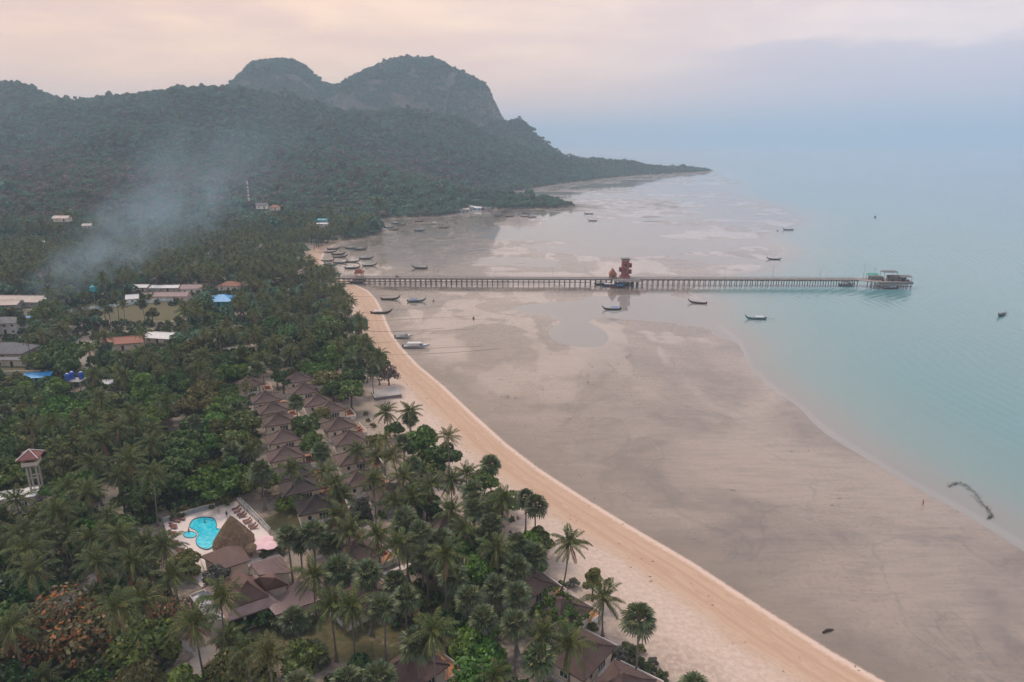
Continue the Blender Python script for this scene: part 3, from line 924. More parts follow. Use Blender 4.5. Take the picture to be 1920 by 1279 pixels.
house('village_shed', 266, 545, 9, 6, 2.8, .0, 'gable', M_WHITE, M_CREAM, 'small shed with white curved looking roof at the field', 1.0, .8, 2)
house('village_shed', 312, 546, 16, 5, 2.8, .05, 'gable', M_WHITE, M_CONC, 'long narrow shed with glaring white roof above the mauve house', .9, .6, 4)
house('village_house', 256, 530, 9, 6, 3.0, .0, 'gable', M_TERRA, M_RED, 'small red brick house behind the white roofed sheds', 1.3, .7, 2)
house('village_house', 122, 566, 10, 6, 3.0, .0, 'gable', M_MAUVE, M_CONC, 'brown roofed house close to the light blue fence', 1.4, .6, 2)
house('village_shed', 250, 568, 6, 6, 3.2, .4, 'gable', M_WHITE, M_WHITE, 'white gabled shed beside the light blue fence', 1.6, .4, 1)
house('village_kiosk', 59, 604, 5, 3.5, 2.6, .1, 'flat', M_BLUER, M_BLUER, 'bright blue kiosk with yellow panel below the smoke', .4, .5, 1)
house('village_shed', 76, 712, 8, 6, 2.2, .2, 'gable', M_BLUER, M_LBLUE, 'low shelter with sky blue tarpaulin roof beside bare sand', .7, .8, 1, 'the sky blue tarpaulin shelter')
house('village_shed', 201, 728, 4, 3, 2.4, .3, 'gable', M_WHITE, M_CREAM, 'tiny hut with white roof deep in the green trees', .8, .5, 1)
house('village_shed', 12, 950, 14, 5, 3.0, .35, 'flat', M_WHITE, M_CREAM, 'flat white roofed pavilion between palms at the left edge', .4, .6, 3, 'the flat white pavilion')
house('village_house', 118, 415, 11, 6, 2.8, .0, 'gable', M_TANR, M_CREAM, 'far house with long tan roof at the foot of the hills', 1.6, .7, 2)
house('village_house', 165, 428, 7, 5, 2.8, .2, 'gable', M_TANR, M_CONC, 'far pale hut in a gap of the palm forest', 1.4, .5, 2)
house('village_house', 82, 462, 9, 7, 4.0, -.2, 'gable', M_WHITE, M_TEAL, 'teal house with pale roof half hidden by trees below the hills', 1.6, .5, 2)
house('village_house', 492, 391, 9, 6, 3.2, .1, 'gable', M_GREYR, M_WHITE, 'far white house with grey roof below the radio mast', 1.8, .6, 2)
house('village_house', 516, 394, 7, 6, 3.2, -.2, 'hip', M_TERRA, M_CREAM, 'far house with orange roof near the radio mast', 1.8, .6, 2)
house('village_house', 505, 466, 12, 7, 2.8, .15, 'gable', M_TANR, M_CREAM, 'house with pale gable in the palm forest near the boats', 1.5, .8, 2)
house('village_house', 570, 413, 8, 6, 3.0, .1, 'gable', M_GREYR, M_CONC, 'grey roofed hut behind the beach head', 1.4, .5, 2)
house('beach_house', 603, 430, 13, 9, 6.0, .0, 'flat', M_WHITE, M_WHITE, 'white two storey beach house with teal canopy at the cove', .5, 1.0, 4, 'the white beach house at the cove', 2)
o = house('beach_shelter', 606, 424, 9, 5, 7.0, .0, 'gable', M_TEAL, M_LBLUE, 'teal canopy shelter rising behind the white beach house', .8, .6, 2)
for i, (a, b, rm_, wm_, tx) in enumerate([(866, 399, M_GREYR, M_CONC, 'leftmost grey'), (874, 397, M_TANR, M_CONC, 'tan roofed'), (881, 395, M_GREYR, M_LBLUE, 'pale blue'),
        (889, 393, M_WHITE, M_BLUE, 'white roofed blue'), (884, 391, M_TANR, M_CREAM, 'highest cream'), (897, 394, M_WHITE, M_LBLUE, 'white and pale blue'), (906, 394, M_GREYR, M_RED, 'dark red rightmost'), (915, 395, M_GREYR, M_CONC, 'lone outer grey')]):
    house('stilt_house', a, b, 8, 6, 3.2, random.uniform(-.3, .3), 'gable', rm_, wm_, '%s stilt house of the fishing hamlet by the mangroves' % tx, 1.5, .6, 2, group='stilt houses at the mangroves')

# ---------- pale blue fence round the field, posts and panels
fence = empty('field_fence', ground(225, 576))
tag(fence, 'long light blue and white fence along the sports field', 'fence')
fo = fence.location
prev = None
fpts = [(128, 587), (155, 583), (185, 579), (215, 576), (245, 572), (275, 569), (305, 566), (330, 564)]
F3 = [ground(*q) for q in fpts]
for i in range(len(F3) - 1):
    for j in range(4):
        a_ = F3[i] + (F3[i + 1] - F3[i]) * j / 4; b_ = F3[i] + (F3[i + 1] - F3[i]) * (j + 1) / 4
        c_ = (a_ + b_) / 2 - np.array(fo); dv = b_ - a_
        MB().box((c_[0], c_[1], c_[2] + .9), (math.hypot(dv[0], dv[1]) * .94, .1, 1.5), math.atan2(dv[1], dv[0])).build('panel', M_LBLUE if (i + j) % 3 else M_WHITE, fence)
        q_ = a_ - np.array(fo)
        MB().box((q_[0], q_[1], q_[2] + 1.0), (.22, .22, 2.0)).build('post', M_WHITE, fence)
LAND.append((fo[0], fo[1], 'the light blue field fence'))
protect(160, 566, 335, 604, 372)

# long low wall with plinth near the slate grey house
pw = ground(30, 703)
MBw = MB().box((0, 0, .7), (26, .35, 1.9)); o = MBw.build('boundary_wall', M_CREAM, loc=tuple(pw), rz=.1)
tag(o, 'long cream boundary wall below the slate grey house', 'wall')
pw = ground(462, 701)
o = MB().box((0, 0, .9), (34, .25, 2.3)).build('boundary_wall', M_RUST, loc=(pw[0] - 5, pw[1] + 12, pw[2]), rz=.12)
tag(o, 'rusty red boundary wall behind the first inland bungalow', 'wall')

# ---------- thin paths and tracks as raised sheets
def path(name, pts, width, m_, label, dz=0.05):
    P3 = [ground(*q) for q in pts]
    V, F = [], []
    L = []
    for i in range(len(P3) - 1):
        for j in range(6):
            L.append(P3[i] + (P3[i + 1] - P3[i]) * j / 6)
    L.append(P3[-1])
    for i, q in enumerate(L):
        d = L[min(i + 1, len(L) - 1)] - L[max(i - 1, 0)]
        n = np.array([-d[1], d[0], 0]); n /= np.linalg.norm(n) + 1e-9
        w_ = width * (0.5 + 0.07 * math.sin(i * 1.7))
        for s in (-1, 1):
            e = q + n * s * w_
            V.append((e[0], e[1], max(gz(e[0], e[1]), gz(q[0], q[1]) - .2) + dz))
        footprint(q[0], q[1], width * .6 + 1.0)
    for i in range(len(L) - 1):
        F.append((2 * i, 2 * i + 2, 2 * i + 3, 2 * i + 1))
    me = mesh_from(name, V, F, (m_,))
    # upward normals
    if me.polygons[0].normal.z < 0:
        me.flip_normals()
    return tag(link(bpy.data.objects.new(name, me)), label, kind='structure')
M_PATH = mat('concrete_path', (0.34, 0.285, 0.245), 0.9, 0.25, 0.3, 0.2, 4.0, coords='Generated')
M_SANDP = mat('sandy_track', (0.30, 0.24, 0.19), 0.95, 0.25, 0.3, 0.2, 4.0, coords='Generated')
path('path', [(155, 640), (160, 665), (164, 690), (166, 705)], 4.0, M_PATH, 'straight concrete lane between the trees')
path('path', [(330, 770), (334, 800), (338, 830)], 2.6, M_SANDP, 'sandy track in the jungle')
path('path', [(300, 712), (360, 708), (420, 702), (470, 697), (500, 690)], 1.8, M_PATH, 'thin pale path behind the first bungalow')
path('path', [(420, 656), (470, 648), (520, 640)], 4.0, M_PATH, 'lane under the big trees')
path('path', [(720, 1078), (760, 1062), (800, 1052)], 1.5, M_PAVE, 'white footpath among the fan palms')
path('path', [(340, 1285), (365, 1250), (385, 1225), (350, 1200)], 3.0, M_PATH, 'concrete drive below the leaning palm')
path('path', [(125, 1135), (160, 1115), (180, 1092), (184, 1080)], 3.0, M_PATH, 'curving path behind the orange leaved tree')
path('path', [(205, 915), (212, 945), (206, 985)], 2.2, M_SANDP, 'track through the palm jungle')
path('path', [(555, 735), (575, 770), (583, 810), (590, 850), (625, 900), (650, 930)], 2.2, M_SANDP, 'sandy lane between the bungalow rows')
path('path', [(590, 1030), (660, 1010), (700, 985)], 2.4, M_PATH, 'paved walk to the glazed bungalow')

# ---------- pool terrace
def zpt(x, y):            # positions read in an enlarged crop of the photo
    return (290 + x / 4.92, 920 + y / 4.92)
pc = ground(410, 1005)
DZ = pc[2] + 0.45
def flatpoly(pts, z):
    return [tuple(at(*zpt(*q), z)) for q in pts]
def sheet(name, pts, m_, thick, parent=None):
    top = pts
    bot = [(x, y, z - thick) for x, y, z in pts]
    A2_ = sum(top[i][0] * top[(i + 1) % len(top)][1] - top[(i + 1) % len(top)][0] * top[i][1] for i in range(len(top)))
    if A2_ < 0:
        top = top[::-1]; bot = bot[::-1]
    return MB().prism(bot, top).build(name, m_, parent)
deck_px = [(80, 290), (330, 212), (560, 150), (750, 96), (1050, 390), (1120, 540), (1160, 600), (900, 680), (700, 790), (510, 860), (430, 893), (330, 760), (270, 600), (190, 520), (120, 420)]
dk = sheet('pool_deck', flatpoly(deck_px, DZ), M_PAVE, 1.2)
tag(dk, 'pale paved sun deck around the curvy pool', kind='structure')
for q in flatpoly([(250, 350), (500, 250), (700, 200), (500, 450), (850, 350), (350, 600), (650, 600), (900, 500), (480, 750), (1000, 480), (180, 400)], DZ):
    footprint(q[0], q[1], 7.5)
pr = math.hypot(pc[0], pc[1])
protect(305, 935, 520, 1100, pr)
LAND.append((*at(350, 985, DZ)[:2], 'the small round pool'))
def smooth_loop(pts, n=6):
    out_ = []
    N = len(pts)
    for i in range(N):
        p0, p1, p2, p3 = [np.array(pts[(i + k - 1) % N], float) for k in range(4)]
        for j in range(n):
            s = j / n
            out_.append(tuple(0.5 * ((2 * p1) + (-p0 + p2) * s + (2 * p0 - 5 * p1 + 4 * p2 - p3) * s * s + (-p0 + 3 * p1 - 3 * p2 + p3) * s ** 3)))
    return out_
pwm = bpy.data.materials.new('pool_water'); pwm.use_nodes = True
t = NT(pwm.node_tree); P_ = pwm.node_tree.nodes['Principled BSDF']
tcn = t.n('ShaderNodeTexCoord')
vr = t.n('ShaderNodeTexVoronoi', feature='SMOOTH_F1', i_Vector=tcn.outputs['Object']); vr.inputs['Scale'].default_value = 1.3
t.put(P_.inputs['Base Color'], t.mix(t.sstep(vr.outputs['Distance'], 0.2, 0.75), (0.015, 0.50, 0.62), (0.10, 0.68, 0.76)))
P_.inputs['Roughness'].default_value = 0.06
bpn = t.n('ShaderNodeBump', i_Strength=0.25, i_Height=t.noise(tcn.outputs['Object'], 1.6, 3.0)); bpn.inputs['Distance'].default_value = 0.15
t.put(P_.inputs['Normal'], bpn.outputs[0])
M_RIM = mat('dark_pool_rim', (0.035, 0.045, 0.055), 0.5, 0.3, 1.0)
pool_l = [(318, 330), (345, 275), (400, 250), (470, 243), (540, 255), (572, 300), (575, 350), (640, 360), (660, 410), (590, 480), (500, 545), (430, 535), (385, 500), (380, 450), (402, 405), (375, 368), (340, 352)]
def pool(name, lst, label):
    loop = smooth_loop(flatpoly(lst, DZ + .02))
    c = np.mean(loop, 0)
    inn = [tuple(c + (np.array(q) - c) * 0.955) for q in loop]
    e = empty(name, tuple(c)); tag(e, label, 'pool')
    rel = lambda L, z: [(q[0] - c[0], q[1] - c[1], z) for q in L]
    m = MB(); N = len(loop)
    o0, o1, i0, i1 = rel(loop, -.1), rel(loop, .12), rel(inn, -.1), rel(inn, .12)
    for k in range(N):
        l = (k + 1) % N
        m.poly([o1[k], i1[k], i1[l], o1[l]]); m.poly([o0[l], o1[l], o1[k], o0[k]][::-1]); m.poly([i0[k], i0[l], i1[l], i1[k]])
    m.build('rim', M_RIM, e)
    w_ = MB(); w_.poly(rel(inn, .03)); wo_ = w_.build('water', pwm, e)
    if wo_.data.polygons[0].normal.z < 0: wo_.data.flip_normals()
    return e
pool('swimming_pool', pool_l, 'large curvy turquoise swimming pool with dark rim')
pool('paddling_pool', [(325 + 64 * math.cos(k * math.pi / 4), 408 + 31 * math.sin(k * math.pi / 4)) for k in range(8)], 'small round paddling pool next to the curvy pool')
# walls round the deck
def rail(name, pts, h, m_, label, base=None, openwork=False):
    P3 = [np.array(q) for q in flatpoly(pts, DZ)]
    e = empty(name, tuple(P3[0])); tag(e, label, 'railing' if openwork else 'wall')
    for i in range(len(P3) - 1):
        a_, b_ = P3[i] - P3[0], P3[i + 1] - P3[0]
        d = b_ - a_; L = math.hypot(d[0], d[1]); ang_ = math.atan2(d[1], d[0]); c = (a_ + b_) / 2
        if openwork:
            for z_ in (.35, .95):
                MB().box((c[0], c[1], z_), (L, .10, .12), ang_).build('rail', m_, e)
            n = max(2, int(L / 1.6))
            for k in range(n + 1):
                q = a_ + d * k / n
                MB().box((q[0], q[1], .5), (.14, .14, 1.05)).build('post', m_, e)
        else:
            MB().box((c[0], c[1], h / 2), (L, .3, h), ang_).build('wall_panel', m_, e)
            MB().box((c[0], c[1], h + .05), (L + .05, .42, .1), ang_).build('coping', M_CONC, e)
    return e
rail('deck_wall', [(80, 296), (200, 258), (330, 216), (450, 183), (560, 154)], 1.1, M_GREYP, 'low blue grey wall on the jungle side of the sun deck')
rail('deck_railing', [(768, 100), (860, 195), (960, 295), (1050, 392)], 1.1, M_WHITE, 'white openwork railing between the sun deck and the lawn', openwork=True)
rail('deck_railing', [(790, 96), (880, 180), (980, 285), (1065, 375)], 1.1, M_WHITE, 'outer white railing running along the hedge side of the lawn', openwork=True)
rail('deck_railing', [(430, 660), (470, 780)], 1.1, M_WHITE, 'short white railing beside the bar roof', openwork=True)

def lounger_at(q, ang_, label):
    p = at(*zpt(*q), DZ)
    e = empty('sun_lounger', tuple(p), ang_); tag(e, label, 'lounger', 'loungers round the pool')
    MB().box((-.3, 0, .36), (1.35, .72, .1)).build('seat', M_LOUNGE, e)
    MB().box((.62, 0, .58), (.72, .72, .09), ry=-.7).build('backrest', M_LOUNGE, e)
    for sx in (-.85, .35):
        for sy in (-.28, .28):
            MB().box((sx, sy, .16), (.08, .08, .32)).build('leg', M_LOUNGE, e)
    return e
LL = [(250, 268), (205, 288), (168, 326), (172, 348), (160, 395), (168, 420), (178, 478), (195, 505), (235, 548), (245, 572)]
for i, q in enumerate(LL):
    lounger_at(q, math.pi - .35 + .06 * i, '%s lounger counted from the grey wall, along the jungle edge of the deck' % ORD[i])
RLs = [(752, 172), (768, 200), (798, 226), (815, 244), (852, 282), (866, 300), (902, 328), (918, 350)]
for i, q in enumerate(RLs):
    lounger_at(q, .65 - .04 * i, '%s lounger from the far end beside the white railing' % ORD[i])
def parasol(q, label):
    p = at(*zpt(*q), DZ + 2.3); e = empty('parasol', (p[0], p[1], DZ)); tag(e, label, 'parasol', 'pink parasols')
    m = MB(); N = 8
    for k in range(N):
        a0, a1 = 2 * math.pi * k / N, 2 * math.pi * (k + 1) / N
        m.poly([(1.75 * math.cos(a0), 1.75 * math.sin(a0), 2.15), (1.75 * math.cos(a1), 1.75 * math.sin(a1), 2.15), (0, 0, 2.65)])
        m.poly([(1.75 * math.cos(a1), 1.75 * math.sin(a1), 2.15), (1.75 * math.cos(a0), 1.75 * math.sin(a0), 2.15), (1.72 * math.cos(a0), 1.72 * math.sin(a0), 1.97), (1.72 * math.cos(a1), 1.72 * math.sin(a1), 1.97)])
    m.build('canopy', M_PINK, e)
    MB().tube([(0, 0, 0), (0, 0, 2.7)], .04).build('pole', M_WHITE, e)
    MB().box((0, 0, .06), (.6, .6, .12)).build('base', M_CONC, e)
parasol((958, 500), 'pink parasol closest to the thatched bar')
parasol((1022, 445), 'pink parasol farthest back of the three')
parasol((1066, 497), 'pink parasol nearest the fan palm')
for i, (q, lb) in enumerate([((925, 560), 'small dark cafe table left of the two below the pink parasols'), ((975, 572), 'small dark cafe table below the parasols beside the hedge')]):
    p = at(*zpt(*q), DZ); e = empty('cafe_table', tuple(p)); tag(e, lb, 'table')
    MB().tube([(0, 0, .70), (0, 0, .75)], .45, 10).build('table_top', M_DARK, e); MB().tube([(0, 0, 0), (0, 0, .7)], .06).build('leg', M_STEEL, e)

# ---------- thatched bar and its brown roof
def quad_roof(name, corners, apex, m_, parent, origin, thick=.25):
    """roof over four eave corners; apex one or two points"""
    o_ = np.array(origin)
    c = [tuple(np.array(q) - o_) for q in corners]; a_ = [tuple(np.array(q) - o_) for q in apex]
    m = MB()
    if len(a_) == 1:
        for k in range(4): m.poly([c[k], c[(k + 1) % 4], a_[0]])
    else:
        m.poly([c[0], c[1], a_[0]]).poly([c[1], c[2], a_[1], a_[0]]).poly([c[2], c[3], a_[1]]).poly([c[3], c[0], a_[0], a_[1]])
    lo = [(x, y, z - thick) for x, y, z in c]
    for k in range(4): m.poly([lo[k], lo[(k + 1) % 4], c[(k + 1) % 4], c[k]])
    m.poly(lo[::-1])
    o = m.build(name, m_, parent)
    return o
def inset(c, f):
    c = np.array(c); m = c.mean(0)
    return [tuple(m + (q - m) * f) for q in c]
EZ = DZ + 3.0
bar_c = [tuple(at(375, 1043, EZ)), tuple(at(418, 1067, EZ)), tuple(at(470, 1050, EZ)), tuple(at(452, 1022, EZ))]
bo = np.mean(bar_c, 0); bo[2] = DZ
bar = empty('pool_bar', tuple(bo)); tag(bar, 'pool bar with brown hipped roof joined to the tall thatched hut', 'bar')
quad_roof('roof', bar_c, [tuple(at(425, 1024, EZ + 2.2))], M_TILE, bar, bo)
wl = inset([(q[0], q[1], DZ - .3) for q in bar_c], .84)
MB().prism([tuple(np.array(q) - bo) for q in wl], [tuple(np.array((q[0], q[1], EZ - .1)) - bo) for q in wl]).build('wall', M_CREAM, bar)
th = at(438, 1013, DZ + 2.8)
hut = empty('thatched_hut', (th[0], th[1], DZ)); tag(hut, 'tall conical thatched hut beside the pool', 'hut')
LAND.append((th[0], th[1], 'the thatched hut'))
for f_ in (0, 5): footprint(th[0] + f_, th[1] - f_, 7)
m = MB(); N = 28
prof = [(4.4, 2.2), (4.35, 2.55), (3.75, 3.6), (2.95, 4.9), (2.1, 6.2), (1.25, 7.4), (.5, 8.4), (.05, 8.9)]
for i in range(len(prof) - 1):
    for k in range(N):
        a0, a1 = 2 * math.pi * k / N, 2 * math.pi * (k + 1) / N
        j0, j1 = 1 + .03 * math.sin(k * 2.3 + i), 1 + .03 * math.sin(((k + 1) % N) * 2.3 + i)
        r0, z0_ = prof[i]; r1, z1_ = prof[i + 1]
        m.poly([(r0 * j0 * math.cos(a0), r0 * j0 * math.sin(a0), z0_), (r0 * j1 * math.cos(a1), r0 * j1 * math.sin(a1), z0_), (r1 * j1 * math.cos(a1), r1 * j1 * math.sin(a1), z1_), (r1 * j0 * math.cos(a0), r1 * j0 * math.sin(a0), z1_)])
m.build('thatch', M_THATCH, hut)
for i, (r0, z0_) in enumerate([(4.0, 3.1), (2.8, 5.1)]):
    m = MB()
    for k in range(N):
        a0, a1 = 2 * math.pi * k / N, 2 * math.pi * (k + 1) / N
        m.poly([((r0 + .16) * math.cos(a0), (r0 + .16) * math.sin(a0), z0_ - .06), ((r0 + .16) * math.cos(a1), (r0 + .16) * math.sin(a1), z0_ - .06), ((r0 - .35) * math.cos(a1), (r0 - .35) * math.sin(a1), z0_ + .45), ((r0 - .35) * math.cos(a0), (r0 - .35) * math.sin(a0), z0_ + .45)])
    m.build('thatch_layer', M_THATCH, hut)

for k in range(8):
    a0 = 2 * math.pi * k / 8
    MB().tube([(3.4 * math.cos(a0), 3.4 * math.sin(a0), 0), (3.4 * math.cos(a0), 3.4 * math.sin(a0), 2.9)], .1).build('post', M_DARK, hut)
MB().tube([(0, 0, 0), (0, 0, 1.1)], 1.6, 12).build('bar_counter', M_DARK, hut)
sp = at(469, 1026, DZ + 2.4)
sh = empty('small_thatched_shelter', (sp[0], sp[1], DZ)); tag(sh, 'low round thatched shelter tucked behind the tall thatched hut', 'shelter')
m = MB()
for k in range(14):
    a0, a1 = 2 * math.pi * k / 14, 2 * math.pi * (k + 1) / 14
    for (r0, z0_), (r1, z1_) in (((1.7, 2.1), (1.1, 2.75)), ((1.1, 2.75), (.05, 3.2))):
        m.poly([(r0 * math.cos(a0), r0 * math.sin(a0), z0_), (r0 * math.cos(a1), r0 * math.sin(a1), z0_), (r1 * math.cos(a1), r1 * math.sin(a1), z1_), (r1 * math.cos(a0), r1 * math.sin(a0), z1_)])
m.build('thatch', M_THATCH, sh)
MB().tube([(0, 0, 0), (0, 0, 2.6)], .12).build('post', M_DARK, sh)

# ---------- restaurant with two tier roof
GZr = ground(450, 1130)[2]
E1, E2, E3 = GZr + 3.3, GZr + 4.6, GZr + 8.4
lowc = [tuple(at(379, 1103, E1)), tuple(at(424, 1166, E1)), tuple(at(526, 1131, E1)), tuple(at(482, 1077, E1))]
upc = [tuple(at(400, 1097, E2)), tuple(at(433, 1143, E2)), tuple(at(505, 1119, E2)), tuple(at(474, 1080, E2))]
ro_ = np.mean(lowc, 0); ro_[2] = GZr
rest = empty('restaurant', tuple(ro_)); tag(rest, 'large restaurant with two tiered brown hipped roof beside the pool deck', 'restaurant')
LAND.append((ro_[0], ro_[1], 'the two tiered restaurant roof'))
rl = lambda L: [tuple(np.array(q) - ro_) for q in L]
m = MB(); lo_, up_ = rl(lowc), rl(upc)
for k in range(4): m.poly([lo_[k], lo_[(k + 1) % 4], up_[(k + 1) % 4], up_[k]])
e_ = [(x, y, z - .25) for x, y, z in lo_]
for k in range(4): m.poly([e_[k], e_[(k + 1) % 4], lo_[(k + 1) % 4], lo_[k]])
m.poly(e_[::-1])
m.build('skirt_roof', M_MAUVE, rest)
upo = [(x * .985, y * .985, z + .22) for x, y, z in up_]
a0_ = tuple(at(447, 1078, E3) - ro_); a1_ = tuple(at(461, 1090, E3) - ro_)
m = MB(); m.poly([upo[0], upo[1], a1_, a0_]).poly([upo[1], upo[2], a1_]).poly([upo[2], upo[3], a0_, a1_]).poly([upo[3], upo[0], a0_])
for k in range(4): m.poly([(upo[k][0], upo[k][1], upo[k][2] - .35), (upo[(k + 1) % 4][0], upo[(k + 1) % 4][1], upo[(k + 1) % 4][2] - .35), upo[(k + 1) % 4], upo[k]])
upr = m.build('upper_roof', M_TILE, rest)
for k, ap in enumerate((a0_, a1_, a1_, a0_)):
    MB().tube([upo[k], ap], .14, 5).build('hip_ridge', M_TILE, upr)
mid = (np.array(a0_) + np.array(a1_)) / 2; dr = np.array(a1_) - np.array(a0_); an = math.atan2(dr[1], dr[0]); Lr = math.hypot(dr[0], dr[1]) + 1.6
m = MB(); ca, sa = math.cos(an), math.sin(an)
def loc_(x, y, z): return (mid[0] + x * ca - y * sa, mid[1] + x * sa + y * ca, mid[2] + z)
for s in (1, -1):
    q_ = [loc_(-Lr / 2, s * 1.3, -.35), loc_(Lr / 2, s * 1.3, -.35), loc_(Lr / 2, 0, .75), loc_(-Lr / 2, 0, .75)]
    m.poly(q_ if s < 0 else q_[::-1])
m.build('roof_monitor', M_TILE, upr)
win = inset([(q[0], q[1], GZr - .2) for q in lowc], .78); wr = rl(win)
MB().prism(wr, [(x, y, E1 - GZr + .1) for x, y, z in wr]).build('wall', M_DARK, rest)
for k in range(4):
    A_, B_ = np.array(inset(lo_, .93)[k]), np.array(inset(lo_, .93)[(k + 1) % 4])
    for f_ in (0, .33, .66):
        q = A_ + (B_ - A_) * f_
        MB().box((q[0], q[1], 1.5), (.4, .4, 3.3)).build('column', M_WHITE, rest)
MB().prism([(x, y, -.3) for x, y, z in inset(lo_, .97)], [(x, y, .25) for x, y, z in inset(lo_, .97)]).build('terrace', M_PAVE, rest)
# flat roof annex with dishes
fz = GZr + 3.0
fc = [tuple(at(355, 1119, fz)), tuple(at(394, 1171, fz)), tuple(at(423, 1163, fz)), tuple(at(384, 1108, fz))]
ao = np.mean(fc, 0); ao[2] = GZr
ann = empty('kitchen_annex', tuple(ao)); tag(ann, 'kitchen annex with white flat roof carrying satellite dishes', 'annex')
fr_ = [tuple(np.array(q) - ao) for q in fc]
MB().prism([(x, y, -.3) for x, y, z in fr_], fr_).build('wall', M_CREAM, ann)
MB().prism([(x, y, z + .03) for x, y, z in inset(fr_, .9)], [(x, y, z + .08) for x, y, z in inset(fr_, .9)]).build('roof_deck', mat('white_flat_roof', (.66, .66, .68), .7, .25, .5), ann)
for k in range(4):
    A_, B_ = np.array(fr_[k]), np.array(fr_[(k + 1) % 4]); d = B_ - A_; c = (A_ + B_) / 2
    MB().box((c[0] * .97, c[1] * .97, c[2] + .25), (math.hypot(d[0], d[1]) * .97, .22, .5), math.atan2(d[1], d[0])).build('parapet', M_CREAM, ann)
for i, (q, rr, lb) in enumerate([((425, 1000), .55, 'smallest satellite dish at the far end of the white flat roof'), ((470, 1040), 1.25, 'large grey mesh satellite dish on the white flat roof'), ((540, 1150), 1.1, 'satellite dish nearest the coconut palm on the white flat roof')]):
    p = at(*zpt(*q), fz + .1); e = empty('satellite_dish', tuple(p)); tag(e, lb, 'dish')
    m = MB()
    for ring in range(3):
        r0, r1 = rr * ring / 3, rr * (ring + 1) / 3
        for k in range(14):
            a0, a1 = 2 * math.pi * k / 14, 2 * math.pi * (k + 1) / 14
            f = lambda r, a: (r * math.cos(a), r * math.sin(a) * .9 + .1, 1.0 + .28 * r * r / rr + r * math.sin(a) * .35)
            m.poly([f(r0, a0), f(r1, a0), f(r1, a1), f(r0, a1)])
    m.build('reflector', M_STEEL, e, smooth_=True); MB().tube([(0, 0, 0), (0, .1, 1.0)], .06).build('mast', M_STEEL, e); MB().tube([(0, .1, 1.0), (0, -.25, 1.75)], .04).build('feed_arm', M_STEEL, e)
# side hip and ribbed metal roofs
def annex(name, px4, z, apex_px, az_, m_, label, ribs=False):
    c4 = [tuple(at(*q, z)) for q in px4]; o_ = np.mean(c4, 0); o_[2] = GZr
    e = empty(name, tuple(o_)); tag(e, label, 'annex')
    if apex_px:
        r = quad_roof('roof', c4, [tuple(at(*q, az_)) for q in apex_px], m_, e, o_)
    else:
        cc = [tuple(np.array(q) - o_) for q in c4]
        r = MB().prism([(x, y, zz - .2) for x, y, zz in cc], cc).build('roof', m_, e)
        if ribs:
            A_, B_, C_, D_ = [np.array(q) for q in cc]
            n = 14
            for k in range(n + 1):
                f_ = k / n
                s_, e2 = A_ + (B_ - A_) * f_, D_ + (C_ - D_) * f_
                d = e2 - s_; c = (s_ + e2) / 2
                MB().box((c[0], c[1], c[2] + .06), (math.hypot(d[0], d[1]), .16, .11), math.atan2(d[1], d[0]), ry=-math.atan2(d[2], math.hypot(d[0], d[1]))).build('rib', m_, r)
    cc = inset([tuple(np.array(q) - o_) for q in c4], .86)
    MB().prism([(x, y, -.3) for x, y, zz in cc], [(x, y, zz - .15) for x, y, zz in cc]).build('wall', M_CREAM, e)
    footprint(o_[0], o_[1], 8)
    return e
annex('restaurant_wing', [(469, 1091), (498, 1107), (541, 1096), (511, 1073)], GZr + 4.6, [(486, 1082), (516, 1083)], GZr + 7.2, M_TILE, 'side wing with long brown hipped roof behind the restaurant')
annex('restaurant_porch', [(505, 1141), (516, 1154), (601, 1124), (560, 1086)], GZr + 3.4, None, 0, M_METAL, 'wide porch under ribbed pinkish metal roof', True)
annex('restaurant_store', [(469, 1058), (485, 1078), (546, 1073), (528, 1042)], GZr + 3.6, None, 0, M_METAL, 'store with flat ribbed brown roof behind the side wing', True)
for q in [(400, 1130), (450, 1110), (490, 1120), (540, 1120), (500, 1080), (420, 1150)]:
    p = ground(*q); footprint(p[0], p[1], 8)
protect(352, 1040, 600, 1180, math.hypot(ro_[0], ro_[1]))

# ---------- water tower on legs with rusty roof
wt = ground(74, 935)
tw = empty('water_tower', tuple(wt), .3); tw.scale = (.82, .82, .9); tag(tw, 'slim concrete water tower with rusty pyramid roof and white ridges', 'tower')
LAND.append((wt[0], wt[1], 'the rusty roofed water tower'))
Ht = 11.0
for sx in (-1.2, 1.2):
    for sy in (-1.2, 1.2):
        MB().box((sx, sy, Ht / 2 - .5), (.45, .45, Ht)).build('leg', M_CONC, tw)
for z_ in (3.5, 7.0):
    MB().box((0, -1.2, z_), (2.4, .3, .3)).box((0, 1.2, z_), (2.4, .3, .3)).build('brace', M_CONC, tw)
MB().box((0, 0, Ht - .1), (4.2, 4.2, .3)).build('platform', M_CONC, tw)
for s in (-1, 1):
    MB().box((0, s * 2.0, Ht + .5), (4.2, .15, 1.0)).build('parapet', M_CREAM, tw); MB().box((s * 2.0, 0, Ht + .5), (.15, 3.9, 1.0)).build('parapet', M_CREAM, tw)
for sx in (-1.9, 1.9):
    for sy in (-1.9, 1.9): MB().box((sx, sy, Ht + 1.2), (.25, .25, 2.2)).build('post', M_CONC, tw)
m = MB(); concave_roof(m, (2.9, 2.9), Ht + 2.2, 1.9, flare=False); rt = m.build('roof', M_RUST, tw)
for sx in (-1, 1):
    for sy in (-1, 1): MB().tube([(sx * 2.95, sy * 2.95, Ht + 2.25), (0, 0, Ht + 4.2)], .13, 5).build('hip_ridge', M_WHITE, rt)
footprint(wt[0], wt[1], 3.5); protect(45, 840, 110, 930, math.hypot(wt[0], wt[1]))
